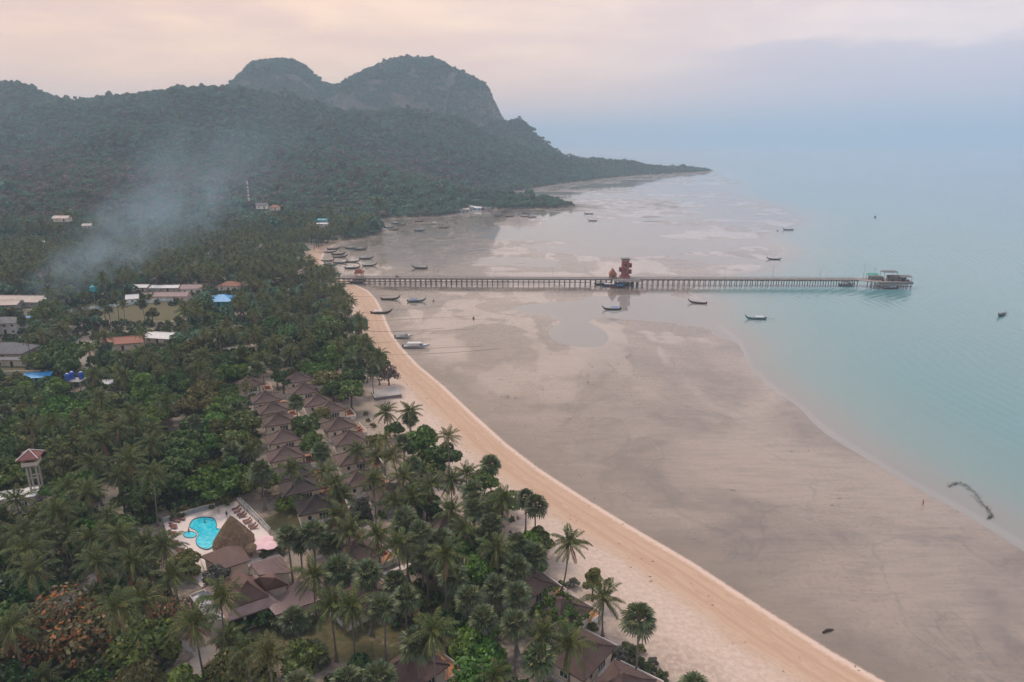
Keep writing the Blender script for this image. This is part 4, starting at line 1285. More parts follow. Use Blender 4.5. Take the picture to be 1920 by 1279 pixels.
# blue tanks
bt = ground(146, 735)
st = empty('tank_stand', tuple(bt)); tag(st, 'concrete stand carrying the blue water tanks', 'stand')
MB().box((0, 0, 4.6), (6, 4.6, .3)).build('platform', M_CONC, st)
for sx in (-2.6, 2.6):
    for sy in (-1.9, 1.9): MB().box((sx, sy, 2.2), (.4, .4, 4.6)).build('leg', M_CONC, st)
for i, (dx, dy, lb) in enumerate([(-2.0, -1.0, 'blue water tank at the front of the concrete stand'), (-1.7, 1.1, 'blue water tank standing behind the front tank'), (1.7, .9, 'blue water tank alone at the other end of the stand')]):
    e = empty('water_tank', (bt[0] + dx, bt[1] + dy, bt[2] + 4.75)); tag(e, lb, 'tank', 'blue water tanks')
    MB().tube([(0, 0, 0), (0, 0, .7), (0, 0, .8), (0, 0, 1.5), (0, 0, 1.6), (0, 0, 2.3), (0, 0, 2.6)], [.85, .85, .9, .85, .9, .85, .45], 14).build('shell', M_BLUE, e)
    MB().tube([(0, 0, 2.6), (0, 0, 2.72)], .4, 10).build('lid', M_WHITE, e)
footprint(bt[0], bt[1], 4); protect(130, 700, 162, 728, math.hypot(bt[0], bt[1])); LAND.append((bt[0], bt[1], 'the blue water tanks'))
# teal water tower in the village
p = ground(178, 566); e = empty('water_tower', tuple(p)); tag(e, 'thin village water tower with teal tank', 'tower')
MB().tube([(0, 0, 0), (0, 0, 6)], .25).build('leg', M_CONC, e); MB().tube([(0, 0, 6), (0, 0, 8.6), (0, 0, 9.2)], [1.5, 1.5, .5], 12).build('tank', M_TEAL, e)
protect(170, 535, 186, 566, math.hypot(p[0], p[1]))
# radio mast
p = ground(468, 385); e = empty('radio_mast', tuple(p)); e.scale = (.6, .6, .9); tag(e, 'red and white lattice radio mast with dish antennas', 'mast')
for k in range(6):
    m = MB(); z0_ = k * 3.6; r0 = 1.4 - k * .18; r1 = 1.4 - (k + 1) * .18
    C3 = [(math.cos(2 * math.pi * j / 3), math.sin(2 * math.pi * j / 3)) for j in range(3)]
    for j in range(3):
        a_, b_ = C3[j], C3[(j + 1) % 3]
        m.tube([(a_[0] * r0, a_[1] * r0, z0_), (a_[0] * r1, a_[1] * r1, z0_ + 3.6)], .16, 4)
        m.tube([(a_[0] * r0, a_[1] * r0, z0_), (b_[0] * r1, b_[1] * r1, z0_ + 3.6)], .09, 4); m.tube([(b_[0] * r0, b_[1] * r0, z0_), (a_[0] * r1, a_[1] * r1, z0_ + 3.6)], .09, 4)
    m.build('lattice_section', M_WHITE if k % 2 else M_RED, e)
for z_ in (9, 16, 20): MB().tube([(.3, -1.1, z_), (.3, -1.5, z_)], 1.0, 10).build('dish', M_WHITE, e)
protect(455, 335, 478, 380, math.hypot(p[0], p[1]))

# ---------- concrete slipway block at the beach and dune odds
p = ground(724, 741); e = empty('concrete_platform', tuple(p), RZ - .1); tag(e, 'square grey concrete platform on the sand under the purple leaved tree', 'platform')
MB().box((0, 0, .35), (9.5, 8, 1.5)).build('block', M_CONCD, e); MB().box((0, 0, 1.14), (9.9, 8.4, .12)).build('slab', M_CONC, e)
footprint(p[0], p[1], 5)
p = ground(1147, 1212); o = MB().box((0, 0, .3), (2.6, .9, .7), .05).build('washed_up_tank', M_CONC, loc=tuple(p)); tag(o, 'grey washed up tank lying on the dune', 'debris')
p = ground(1552, 1184); m = MB(); m.tube([(-1.3, 0, .15), (0, .1, .25), (1.3, -.1, .12)], [.18, .28, .12], 7); o = m.build('driftwood_log', M_DARK, loc=tuple(p), rz=.4); tag(o, 'short dark driftwood log at the waterline', 'log')

# ================================================================== PIER AND BOATS
PZ = 4.3
pl, pr_ = at(606, 520.0, PZ), at(1606, 523.5, PZ)
pdv = pr_ - pl; PL = math.hypot(pdv[0], pdv[1]); PA = math.atan2(pdv[1], pdv[0])
pier = empty('pier', tuple(pl - np.array([0, 0, PZ])), PA); tag(pier, 'very long concrete pier on rows of piles reaching into the sea', 'pier')
PWID = 5.2
MB().box((PL / 2 - 4, 0, PZ - .2), (PL + 8, PWID, .36)).build('deck', M_PIER, pier)
for s in (-1, 1):
    MB().box((PL / 2, s * (PWID / 2 - .25), PZ - .62), (PL, .4, .5)).build('girder', M_CONCD, pier)
    MB().box((PL / 2, s * (PWID / 2 - .08), PZ + .13), (PL, .18, .3)).build('kerb', M_CONC, pier)
    MB().box((PL / 2, s * (PWID / 2 - .08), PZ + .72), (PL, .07, .07)).build('rail', M_CONC, pier)
    MB().box((PL / 2, s * (PWID / 2 - .08), PZ + 1.05), (PL, .09, .09)).build('rail', M_CONC, pier)
npile = int(PL / 3.35)
pile_me = MB().tube([(0, 0, -6), (0, 0, PZ - .9)], .24, 8).mesh('pile', M_CONCD)
cap_me = MB().box((0, 0, PZ - 1.05), (.5, PWID + .1, .42)).mesh('cross_beam', M_CONCD)
low_me = MB().box((1.67, -PWID / 2 + .5, 1.5), (3.3, .25, .5)).mesh('lower_beam', M_CONCD)
post_me = MB().box((0, 0, PZ + .66), (.1, .1, .82)).mesh('railing_post', M_CONC)
def copyme(name, me, loc, parent, rz=0):
    o = bpy.data.objects.new(name, me); o.location = loc; o.rotation_euler = (0, 0, rz); return link(o, parent)
for k in range(npile + 1):
    x = k * PL / npile
    for s in (-1, 1): copyme('pile', pile_me, (x, s * 1.9, 0), pier)
    copyme('cross_beam', cap_me, (x, 0, 0), pier)
    if x < PL * .5 and k < npile: copyme('lower_beam', low_me, (x, 0, .55), pier)
    if k % 2 == 0:
        for s in (-1, 1): copyme('railing_post', post_me, (x, s * (PWID / 2 - .08), 0), pier)
def on_pier(px, off=0.0):
    """distance along the pier for a photo column"""
    d = ray(px, 521)
    A_ = np.array([[pdv[0] / PL, -d[0]], [pdv[1] / PL, -d[1]]])
    s, _ = np.linalg.solve(A_, np.array([0 - pl[0], 0 - pl[1]]))
    c, sn = math.cos(PA), math.sin(PA)
    return s, (pl[0] + c * s - sn * off, pl[1] + sn * s + c * off, PZ)
lamps = [718, 822, 928, 1036, 1098, 1274, 1361, 1451, 1540]
for i, x_ in enumerate(lamps):
    s_, q = on_pier(x_, PWID / 2 - .4)
    e = empty('street_lamp', q, PA); tag(e, 'double armed pier lamp, %s counted from the shore' % ORD[i], 'lamp', 'lamps along the pier')
    MB().tube([(0, 0, 0), (0, 0, 8.0)], [.09, .06], 6).build('pole', M_STEEL, e)
    MB().tube([(-1.3, 0, 8.0), (1.3, 0, 8.0)], .05, 5).build('arm', M_STEEL, e)
    for sx in (-1.3, 1.3): MB().box((sx, 0, 8.0), (.6, .22, .14)).build('lamp_head', M_STEEL, e)
# shore gate house
s_, q = on_pier(674); e = empty('gate_house', q, PA); tag(e, 'reddish gate house with steep roof standing over the shore end of the pier', 'gate house')
for sx in (-2.0, 2.0):
    for sy in (-2.3, 2.3): MB().box((sx, sy, 1.5), (.35, .35, 3.0)).build('post', M_RED, e)
MB().box((0, 0, 3.2), (5.2, 5.6, .35)).build('beam_frame', M_RED, e)
m = MB(); concave_roof(m, (3.0, 3.3), 3.3, 3.2, flare=False); m.build('roof', M_RED, e)
MB().box((0, -2.6, 4.3), (4.2, .3, 2.0)).build('sign_board', M_TERRA, e)
# platform with tower and pointed hut
s_, q = on_pier(1170, -3.0); q = (q[0], q[1], PZ)
pf = empty('pier_platform', (q[0], q[1], 0), PA); tag(pf, 'wide concrete landing platform in the middle of the pier', 'platform')
MB().box((1, -1.5, PZ - .25), (17, 9, .5)).build('deck', M_CONC, pf)
for ix in range(6):
    for iy in range(3): copyme('pile', pile_me, (-6 + ix * 2.8, -5 + iy * 3.4, 0), pf)
for sy in (-5.9,): MB().box((1, sy, PZ + .5), (17, .12, .8)).build('parapet', M_CONC, pf)
s_, q = on_pier(1172, 1.5); tower = empty('red_tower', q, PA); tag(tower, 'tall red brick pier tower with jutting boxes and grey flat top', 'tower')
MB().box((0, 0, 6.0), (4.4, 4.2, 12.0)).build('shaft', M_RED, tower)
MB().box((0, 0, .8), (6.4, 5.4, 1.6)).build('base', M_RED, tower)
MB().box((0, 0, 12.4), (5.2, 5.0, .9)).build('cap', M_CONCD, tower)
MB().box((0, 0, 11.5), (4.6, 4.4, .25)).build('string_course', M_CONC, tower)
for x_, z_ in ((-2.9, 5.6), (3.1, 8.3), (3.1, 4.2)):
    b_ = MB().box((x_, 0, z_), (1.9, 3.0, 2.7)).build('balcony_box', M_RED, tower)
    MB().box((x_, -1.53, z_), (1.2, .08, 1.5)).build('opening', M_DARK, b_)
for z_ in (3.2, 6.0, 8.8): MB().box((0, -2.13, z_), (1.5, .08, 1.5)).build('opening', M_DARK, tower)
m = MB().tube([(-1.6, -2.2, 1.6), (1.6, -2.2, 5.0)], .3, 4).tube([(1.6, -2.2, 5.0), (-1.6, -2.2, 8.4)], .3, 4); m.build('stair_flight', M_TERRA, tower)
s_, q = on_pier(1149, .5); hutp = empty('pointed_hut', q, PA); tag(hutp, 'small brick hut with steep pointed gable beside the red tower', 'hut')
MB().box((0, 0, 1.6), (4.4, 4.0, 3.2)).build('wall', M_TERRA, hutp)
m = MB(); m.prism([(-2.6, -2.4, 2.8), (2.6, -2.4, 2.8), (0, -2.4, 6.6)], [(-2.6, 2.4, 2.8), (2.6, 2.4, 2.8), (0, 2.4, 6.6)]); m.build('roof', M_TERRA, hutp)
MB().box((.2, -2.05, 1.1), (1.3, .1, 2.2)).build('door', M_DARK, hutp)
# pier head
s0, q0 = on_pier(1606); s1, q1 = on_pier(1705)
HW = s1 - s0
ph = empty('pier_terminal', (q0[0], q0[1], 0), PA); tag(ph, 'pier head terminal with broad deck, ramp and roofed waiting areas', 'terminal')
MB().prism([(-2, -2.6, PZ - .4), (8, -9, PZ - .4), (HW - 2, -9, PZ - .4), (HW - 2, 4, PZ - .4), (-2, 4, PZ - .4)], [(-2, -2.6, PZ), (8, -9, PZ), (HW - 2, -9, PZ), (HW - 2, 4, PZ), (-2, 4, PZ)]).build('deck', M_PIER, ph)
MB().box((HW / 2 + 4, -8.9, PZ - 1.0), (HW - 12, .3, 1.0)).build('fascia', M_CONCD, ph)
MB().box((HW / 2 + 4, -8.2, 1.4), (HW - 12, .4, .5)).build('fender_beam', M_CONCD, ph)
for ix in range(11):
    for iy in range(3): copyme('pile', pile_me, (9 + ix * (HW - 12) / 10 - (iy == 0) * 0, -8.4 + iy * 5.6, 0), ph)
MB().box((10, -9.6, 2.6), (9, 1.8, .2), ry=.42).build('ramp', M_CONC, ph)
def canopy(px0, px1, z, m_, dep, name='canopy', off=0.0):
    a_, b_ = on_pier(px0)[0] - s0, on_pier(px1)[0] - s0
    c = (a_ + b_) / 2
    o = MB().prism([(a_, off - dep, z), (b_, off - dep, z), (b_, off + dep, z), (a_, off + dep, z)], [(a_ + .6, off - dep * .5, z + .7), (b_ - .6, off - dep * .5, z + .7), (b_ - .6, off + dep * .5, z + .7), (a_ + .6, off + dep * .5, z + .7)]).build(name, m_, ph)
    for sx in (a_ + .5, b_ - .5):
        for sy in (off - dep + .4, off + dep - .4): MB().box((sx, sy, (PZ + z) / 2), (.2, .2, z - PZ)).build('post', M_CONC, ph)
canopy(1649, 1676, PZ + 5.2, M_GREYR, 3.0, 'canopy', -2)
canopy(1676, 1700, PZ + 2.6, M_CONCD, 3.4, 'canopy', -4)
canopy(1626, 1646, PZ + 3.0, M_GREEN, 1.6, 'canopy', 1)
MB().box((HW * .35, -1, PZ + 1.1), (8, 4, 2.2)).build('kiosk', M_CONCD, ph)
MB().box((HW * .72, -2, PZ + 1.4), (10, 5, 2.8)).build('waiting_hall', M_CONCD, ph)
for k in range(6): MB().box((HW * .42 + k * 3.2, -5.5, PZ + .5), (1.2, .8, .9), k).build('crate', M_RED if k % 2 else M_DARK, ph)
for x_, hh, lb in ((1622, 9.0, 'tall lamp at the landward corner of the pier head'), (1643, 7.0, 'lower double lamp behind the green canopy of the pier head')):
    s_, q = on_pier(x_, 2.5); e = empty('street_lamp', q, PA); tag(e, lb, 'lamp')
    MB().tube([(0, 0, 0), (0, 0, hh)], .09, 6).build('pole', M_STEEL, e); MB().tube([(-.9, 0, hh), (.9, 0, hh)], .06, 5).build('arm', M_STEEL, e)
    for sx in (-.9, .9): MB().box((sx, 0, hh), (.8, .3, .18)).build('lamp_head', M_STEEL, e)
# motor tricycle on the pier
s_, q = on_pier(745, .5); e = empty('motor_tricycle', q, PA); tag(e, 'dark motor tricycle with roof parked on the pier', 'tricycle')
MB().box((-.5, 0, .55), (1.3, 1.1, .5)).build('sidecar', M_DARK, e); MB().box((-.4, 0, 1.75), (1.6, 1.2, .1)).build('roof', M_GREYR, e)
for sx, sy in ((-1.0, .5), (.3, .5), (-1.0, -.5), (.3, -.5)): MB().tube([(sx, sy, .7), (sx, sy, 1.75)], .03, 4).build('post', M_STEEL, e)
for sx, sy in ((.9, .25), (-.4, .25), (-.5, -.6)): MB().tube([(sx, sy - .06, .3), (sx, sy + .06, .3)], .3, 10).build('wheel', M_BLACK, e)
MB().tube([(.3, .25, .65), (.9, .25, .9)], .12, 5).build('body', M_DARK, e)

# ---------- longtail boats
M_HULL = {k: mat('hull_' + k, c, .6, .25, .8) for k, c in dict(brown=(.095, .055, .04), dark=(.03, .027, .027), blue=(.035, .12, .26), green=(.05, .19, .13), red=(.20, .05, .04), white=(.62, .62, .62), teal=(.03, .22, .24), grey=(.16, .14, .13)).items()}
M_BOATIN = mat('boat_planks', (.17, .115, .08), .8, .3, 1.5)
M_CANV = {k: mat('canopy_' + k, c, .8, .12, .8) for k, c in dict(grey=(.28, .29, .30), blue=(.03, .18, .42), white=(.60, .61, .62), green=(.05, .26, .20), teal=(.02, .38, .48), red=(.34, .07, .06)).items()}
SEC = [(-5.2, .62, .30, .82), (-4.2, .80, .06, .80), (-2.5, .95, 0, .78), (0, 1.0, 0, .80), (2.2, .90, .02, .92), (3.8, .62, .22, 1.18), (4.8, .30, .62, 1.62), (5.5, .10, 1.25, 2.15), (6.1, .06, 2.1, 3.0)]
def hull_parts():
    m = MB()
    n = 7
    for x, hw, kz, gz_ in SEC:
        for k in range(n):
            u = -1 + 2 * k / (n - 1)
            m.V.append((x, hw * (abs(u) ** .75) * (1 if u > 0 else -1), kz + (gz_ - kz) * abs(u) ** 2.2))
    for i in range(len(SEC) - 1):
        for k in range(n - 1):
            a = i * n + k; m.F.append((a, a + n, a + n + 1, a + 1)); m.M.append(0)
    m.F.append(tuple(range(n))); m.M.append(0)
    d = MB()
    for i in range(len(SEC) - 3):
        x0, h0, k0, g0 = SEC[i]; x1, h1, k1, g1 = SEC[i + 1]
        d.poly([(x0, -h0 * .86, g0 - .22), (x1, -h1 * .86, g1 - .22), (x1, h1 * .86, g1 - .22), (x0, h0 * .86, g0 - .22)])
    g = MB()
    for s in (-1, 1):
        g.tube([(x, s * hw, gz_) for x, hw, kz, gz_ in SEC], .07, 4)
    th = MB()
    for x in (-3.2, -1.4, .4, 2.0): th.box((x, 0, .74), (.28, 1.7, .08))
    en = MB().box((-5.0, 0, 1.25), (.9, .5, .55)).tube([(-4.6, 0, 1.0), (-4.6, 0, .6)], .08, 5)
    sh = MB().tube([(-5.3, 0, 1.15), (-9.2, .1, .75)], .05, 5)
    pr = MB().box((-9.25, .1, .72), (.12, .5, .12)).box((-9.25, .1, .72), (.12, .12, .5))
    return [x.mesh(nm, mm, smooth_=sm) for x, nm, mm, sm in ((m, 'hull', M_HULL['brown'], True), (d, 'deck', M_BOATIN, False), (g, 'gunwale', M_HULL['dark'], False), (th, 'thwart', M_BOATIN, False), (en, 'engine', M_BLACK, False), (sh, 'shaft', M_STEEL, False), (pr, 'propeller', M_STEEL, False))]
B_ME = hull_parts()
can_me = {}
for k_, mm in M_CANV.items():
    m = MB(); N = 6
    for i in range(N):
        a0, a1 = math.pi * i / N, math.pi * (i + 1) / N
        m.poly([(-3.6, 1.02 * math.cos(a0), 1.85 + .28 * math.sin(a0)), (-3.6, 1.02 * math.cos(a1), 1.85 + .28 * math.sin(a1)), (.8, 1.02 * math.cos(a1), 1.85 + .28 * math.sin(a1)), (.8, 1.02 * math.cos(a0), 1.85 + .28 * math.sin(a0))])
        m.poly([(-3.6, 1.02 * math.cos(a0), 1.80 + .28 * math.sin(a0)), (.8, 1.02 * math.cos(a0), 1.80 + .28 * math.sin(a0)), (.8, 1.02 * math.cos(a1), 1.80 + .28 * math.sin(a1)), (-3.6, 1.02 * math.cos(a1), 1.80 + .28 * math.sin(a1))])
    can_me[k_] = m.mesh('canopy', mm)
cpost_me = MB().tube([(0, 0, .75), (0, 0, 1.85)], .035, 4).mesh('canopy_post', M_STEEL)
hull_me = {}
for k_, mm in M_HULL.items():
    me_ = B_ME[0].copy(); me_.materials[0] = mm; hull_me[k_] = me_
def longtail(px, py, ang_, hull, can, label, scale=.95, roll=0.0, zw=None, shaft=True, group='longtail boats'):
    p = ground(px, py)
    z = max(p[2], -.22) if zw is None else zw
    p = at(px, py, z + .4)
    e = empty('longtail_boat', (p[0], p[1], z - .05), ang_); tag(e, label, 'boat', group)
    e.rotation_euler = (roll, 0, ang_); e.scale = (scale,) * 3
    ho = copyme('hull', hull_me[hull], (0, 0, 0), e)
    copyme('gunwale', B_ME[2], (0, 0, 0), ho)
    copyme('deck', B_ME[1], (0, 0, 0), e); copyme('thwart', B_ME[3], (0, 0, 0), e)
    en = copyme('engine', B_ME[4], (0, 0, 0), e)
    if shaft:
        copyme('shaft', B_ME[5], (0, 0, 0), en); copyme('propeller', B_ME[6], (0, 0, 0), en)
    if can:
        copyme('canopy', can_me[can], (0, 0, 0), e)
        for sx in (-3.4, -1.4, .6):
            for sy in (-.95, .95): copyme('canopy_post', cpost_me, (sx, sy, 0), e)
    return e
Rr, Ll = 0.0, math.pi
boats = [  # px, py, heading, hull, canopy, label
    (714, 587, .12, 'dark', 'white', 'dark longtail with white canopy aground near the big trees'),
    (731, 561, .10, 'dark', None, 'open dark longtail with upswept bow, farthest shoreward of three on the wet sand'),
    (780, 565, .12, 'teal', 'blue', 'teal longtail with blue canopy and yellow bow lying on wet sand'),
    (1148, 580, Ll + .05, 'dark', 'blue', 'dark longtail with bright blue cover moored on the shallow sandbank'),
    (1309, 568, Ll - .25, 'brown', None, 'brown longtail aground on the small sandbar beyond the blue covered boat'),
    (1418, 598, Ll - .05, 'teal', 'white', 'teal longtail with white rear canopy in the shallow sea'),
    (1878, 591, Ll + .7, 'dark', 'grey', 'lone dark longtail near the right edge on the turquoise sea'),
    (1451, 486, Ll - .08, 'dark', None, 'dark longtail afloat behind the outer pier'),
    (1478, 431, Ll - .05, 'dark', 'grey', 'longtail with grey canopy far out where the flats end'),
    (1641, 407, 1.2, 'dark', 'white', 'small far boat seen bow on in the open bay'),
    (788, 503, Ll - .06, 'brown', 'grey', 'brown longtail close behind the pier facing the shore'),
    (570, 440, .05, 'blue', None, 'blue hull drawn up on the orange sand'),
    (583, 453, .0, 'green', None, 'pale green hull drawn up below the blue one'),
    (606, 455, .05, 'brown', None, 'brown longtail on the sand right of the pale green hull'),
    (625, 467, .1, 'dark', 'grey', 'dark longtail under a broad grey awning near the shore palms'),
    (659, 466, .05, 'teal', 'grey', 'teal longtail of the pair at the grey mud streak'),
    (676, 468, .08, 'brown', 'grey', 'brown longtail of the pair at the grey mud streak'),
    (619, 473, .1, 'brown', None, 'open brown boat half behind the shore palm'),
    (634, 477, .12, 'brown', 'grey', 'brown longtail lying side by side behind a dark one'),
    (637, 482, .12, 'dark', None, 'dark longtail lying in front of the brown one'),
    (686, 485, .06, 'dark', 'grey', 'large dark longtail with grey canopy standing apart to seaward'),
    (614, 489, .05, 'red', None, 'red boat at the foot of the shore trees'),
    (638, 493, .1, 'brown', 'grey', 'brown longtail in the middle of the crowded anchorage'),
    (661, 491, .1, 'dark', None, 'slim dark longtail touching the crowded anchorage'),
    (619, 498, -.05, 'teal', 'blue', 'teal boat with blue cover by the pier root'),
    (660, 503, .02, 'dark', 'white', 'dark longtail with pale cover just left of the gate house'),
    (692, 498, .1, 'dark', 'green', 'longtail with green cover just right of the gate house'),
    (676, 524, .05, 'dark', 'white', 'longtail with white cover lying under the shore end of the pier'),
    (670, 530, .05, 'grey', None, 'plain grey boat on the sand in front of the pier root'),
    (655, 428, .0, 'brown', None, 'brown boat on dry sand in front of the white beach house'),
    (661, 422, .15, 'dark', 'grey', 'dark cluster boat with grey cover beyond the brown one'),
    (692, 427, -.1, 'dark', None, 'dark boat alone on the inner flat, first of the middle group'),
    (697, 436, -.05, 'dark', None, 'dark boat nearest the pier in the middle group'),
    (707, 431, .1, 'brown', None, 'brown boat between two dark ones in the middle group'),
    (729, 427, .05, 'dark', 'teal', 'boat with long pale teal canopy in the middle group'),
    (738, 431, .05, 'red', None, 'reddish boat touching the pale teal canopy'),
    (743, 419, .1, 'blue', 'white', 'blue boat with white cabin near the far tree line'),
    (752, 422, .05, 'brown', None, 'brown boat beside the blue one near the far tree line'),
    (786, 415, .1, 'dark', 'red', 'dark boat with red cover below the far tree line'),
    (832, 427, .0, 'brown', None, 'brown boat seaward of the white speedboat on the inner flat'),
    (786, 433, .0, 'dark', 'blue', 'dark boat with blue cover amid the grey mud patches'),
    (935, 405, .0, 'dark', None, 'dark boat, first of the row below the mangroves'),
    (956, 406, .0, 'brown', None, 'brown boat, second of the row below the mangroves'),
    (984, 406, .0, 'red', 'grey', 'reddish boat with grey canopy, third of the row below the mangroves'),
    (998, 407, .0, 'dark', 'blue', 'dark boat with blue canopy, outermost of the row below the mangroves'),
    (987, 400, .0, 'dark', None, 'dark boat tucked behind the row below the mangroves'),
    (1104, 401, Ll, 'dark', None, 'dark boat beyond the tip of the mangrove spit'),
    (1111, 414, Ll, 'dark', 'grey', 'dark boat with grey canopy seaward of the mangrove spit'),
    (1669, 541, Ll, 'red', 'grey', 'red hulled longtail moored at the outer end of the pier head'),
    (1130, 533, .1, 'dark', 'teal', 'dark boat with bright teal awning at the mid pier platform'),
    (1158, 539, Ll + .1, 'red', 'blue', 'purple red longtail lying outermost at the mid pier platform'),
    (1172, 533, .15, 'dark', 'grey', 'dark longtail squeezed against the mid pier platform'),
    (1143, 536, .2, 'blue', 'white', 'blue boat with white cover between the teal awning and the platform'),
]
for px, py, an_, hu, ca, lb in boats:
    longtail(px, py, an_ + random.uniform(-.04, .04), hu, ca, lb, random.uniform(.92, 1.05), random.uniform(-.08, .08) if py < 520 and px < 1000 else 0.0)

# small dark mooring skiff and speedboats
def speedboat(px, py, ang_, L, label, hard, py_off=.5):
    p = ground(px, py); z = max(p[2], -.2); p = at(px, py, z + .5)
    e = empty('speedboat', (p[0], p[1], z - .05), ang_); tag(e, label, 'speedboat')
    s = L / 10
    sec = [(-4.8, 1.25, .25, 1.15), (-3, 1.35, .08, 1.2), (0, 1.4, .02, 1.3), (2.4, 1.2, .12, 1.5), (3.9, .75, .45, 1.7), (4.9, .2, 1.1, 1.82), (5.1, .05, 1.5, 1.85)]
    m = MB(); n = 9
    for x, hw, kz, gz_ in sec:
        for k in range(n):
            u = -1 + 2 * k / (n - 1)
            m.V.append((x * s, hw * (abs(u) ** .6) * (1 if u > 0 else -1), kz + (gz_ - kz) * abs(u) ** 1.6))
    for i in range(len(sec) - 1):
        for k in range(n - 1):
            a = i * n + k; m.F.append((a, a + n, a + n + 1, a + 1)); m.M.append(0)
    m.F.append(tuple(range(n))); m.M.append(0)
    ho = m.build('hull', M_HULL['white'], e, smooth_=True)
    st_ = MB()
    for sg in (-1, 1): st_.tube([(x * s, sg * (hw + .02), gz_ - .28) for x, hw, kz, gz_ in sec[:-1]], .07, 4)
    st_.build('stripe', M_HULL['blue'], ho)
    d = MB()
    for i in range(len(sec) - 2):
        x0, h0, k0, g0 = sec[i]; x1, h1, k1, g1 = sec[i + 1]; dz = .45 if x1 < 2.5 else .05
        d.poly([(x0 * s, -h0 * .93, g0 - dz), (x1 * s, -h1 * .93, g1 - dz), (x1 * s, h1 * .93, g1 - dz), (x0 * s, h0 * .93, g0 - dz)])
    d.build('deck', M_HULL['white'], e)
    MB().prism([(1.4 * s, -1.0, 1.25), (2.6 * s, -.85, 1.45), (2.6 * s, .85, 1.45), (1.4 * s, 1.0, 1.25)], [(1.2 * s, -.9, 2.0), (1.6 * s, -.8, 2.0), (1.6 * s, .8, 2.0), (1.2 * s, .9, 2.0)]).build('windscreen', M_GLASS, e)
    x0, x1 = -3.4 * s, 2.0 * s
    if hard:
        MB().prism([(x0, -1.2, 2.35), (x1, -1.1, 2.35), (x1, 1.1, 2.35), (x0, 1.2, 2.35)], [(x0 + .3, -.9, 2.62), (x1 - .5, -.8, 2.62), (x1 - .5, .8, 2.62), (x0 + .3, .9, 2.62)]).build('hardtop', M_WHITE, e)
    else:
        MB().box(((x0 + x1) / 2, 0, 2.4), (x1 - x0, 2.3, .1)).build('canopy', M_CANV['grey'], e)
    for k in range(4):
        for sy in (-1.1, 1.1): MB().tube([(x0 + .3 + k * (x1 - x0 - .6) / 3, sy, 1.0), (x0 + .3 + k * (x1 - x0 - .6) / 3, sy, 2.4)], .045, 5).build('canopy_post', M_WHITE, e)
    for k in range(4):
        MB().box((x0 + 1 + k * 1.1, 0, 1.05), (.5, 1.9, .5)).build('seat', M_WHITE, e)
    for sy in (-.5, .5):
        o = MB().box((-5.1 * s, sy, 1.15), (.55, .45, .7)).build('outboard_motor', M_BLACK, e); MB().box((-5.2 * s, sy, .5), (.25, .12, .9)).build('motor_leg', M_STEEL, o)
speedboat(757, 632, .06, 8.0, 'smaller white speedboat with grey frame canopy aground on wet sand', False)
speedboat(781, 650, .04, 12.0, 'larger white speedboat with white hardtop and blue stripe aground', True)
speedboat(816, 420, .0, 8.5, 'far white speedboat resting on the inner flat', True)
speedboat(1588, 534, .0, 10.0, 'white speedboat moored under the pier head beside the ramp', True)
# round buoys on the wet sand
M_BUOY = mat('dark_buoy', (.05, .03, .03), .6, .2, 2)
for i, (a, b, r_, lb) in enumerate([(813, 565, .45, 'dark mooring buoy with thin pole beside the teal longtail'), (888, 598, .55, 'round dark buoy alone on the middle of the wet flat'), (1458, 433, .7, 'dark marker float left of the far grey canopied longtail')]):
    p = ground(a, b); e = empty('buoy', tuple(p)); tag(e, lb, 'buoy')
    MB().tube([(0, 0, 0), (0, 0, r_ * .5), (0, 0, r_ * 1.4), (0, 0, r_ * 1.9)], [r_ * .5, r_, r_ * .95, r_ * .3], 10).build('float', M_BUOY, e)
    MB().tube([(0, 0, r_ * 1.8), (0, 0, r_ * 1.8 + 1.6)], .04, 4).build('pole', M_DARK, e)
# mooring ropes on the sand
M_ROPE = mat('dark_rope', (.07, .05, .04), .9, .3, 3)
for i, (a, b, c, d, lb) in enumerate([(660, 601, 900, 591, 'farthest mooring rope crossing the wet sand'), (665, 620, 830, 616, 'mooring rope just beyond the smaller speedboat'), (690, 643, 760, 640, 'short rope from the beach to the larger speedboat'), (806, 655, 905, 648, 'rope leading seaward from the larger speedboat'),
        (720, 666, 940, 654, 'nearest long mooring rope across the flat'), (700, 582, 860, 574, 'rope by the white canopied longtail'), (650, 556, 760, 552, 'rope running to the open dark longtail'), (690, 622, 890, 617, 'thin rope between the boats and the middle flat')]):
    A_, B_ = ground(a, b), ground(c, d)
    pts = []
    for k in range(13):
        f = k / 12; q = A_ + (B_ - A_) * f; pts.append((q[0] + .4 * math.sin(7 * f + i), q[1] + .8 * math.sin(5 * f + i * 2), gz(q[0], q[1]) + .1))
    o = MB().tube([tuple(np.array(q) - A_) for q in pts], .035, 4).build('mooring_rope', M_ROPE, loc=tuple(A_)); tag(o, lb, 'rope', 'mooring ropes on the sand')

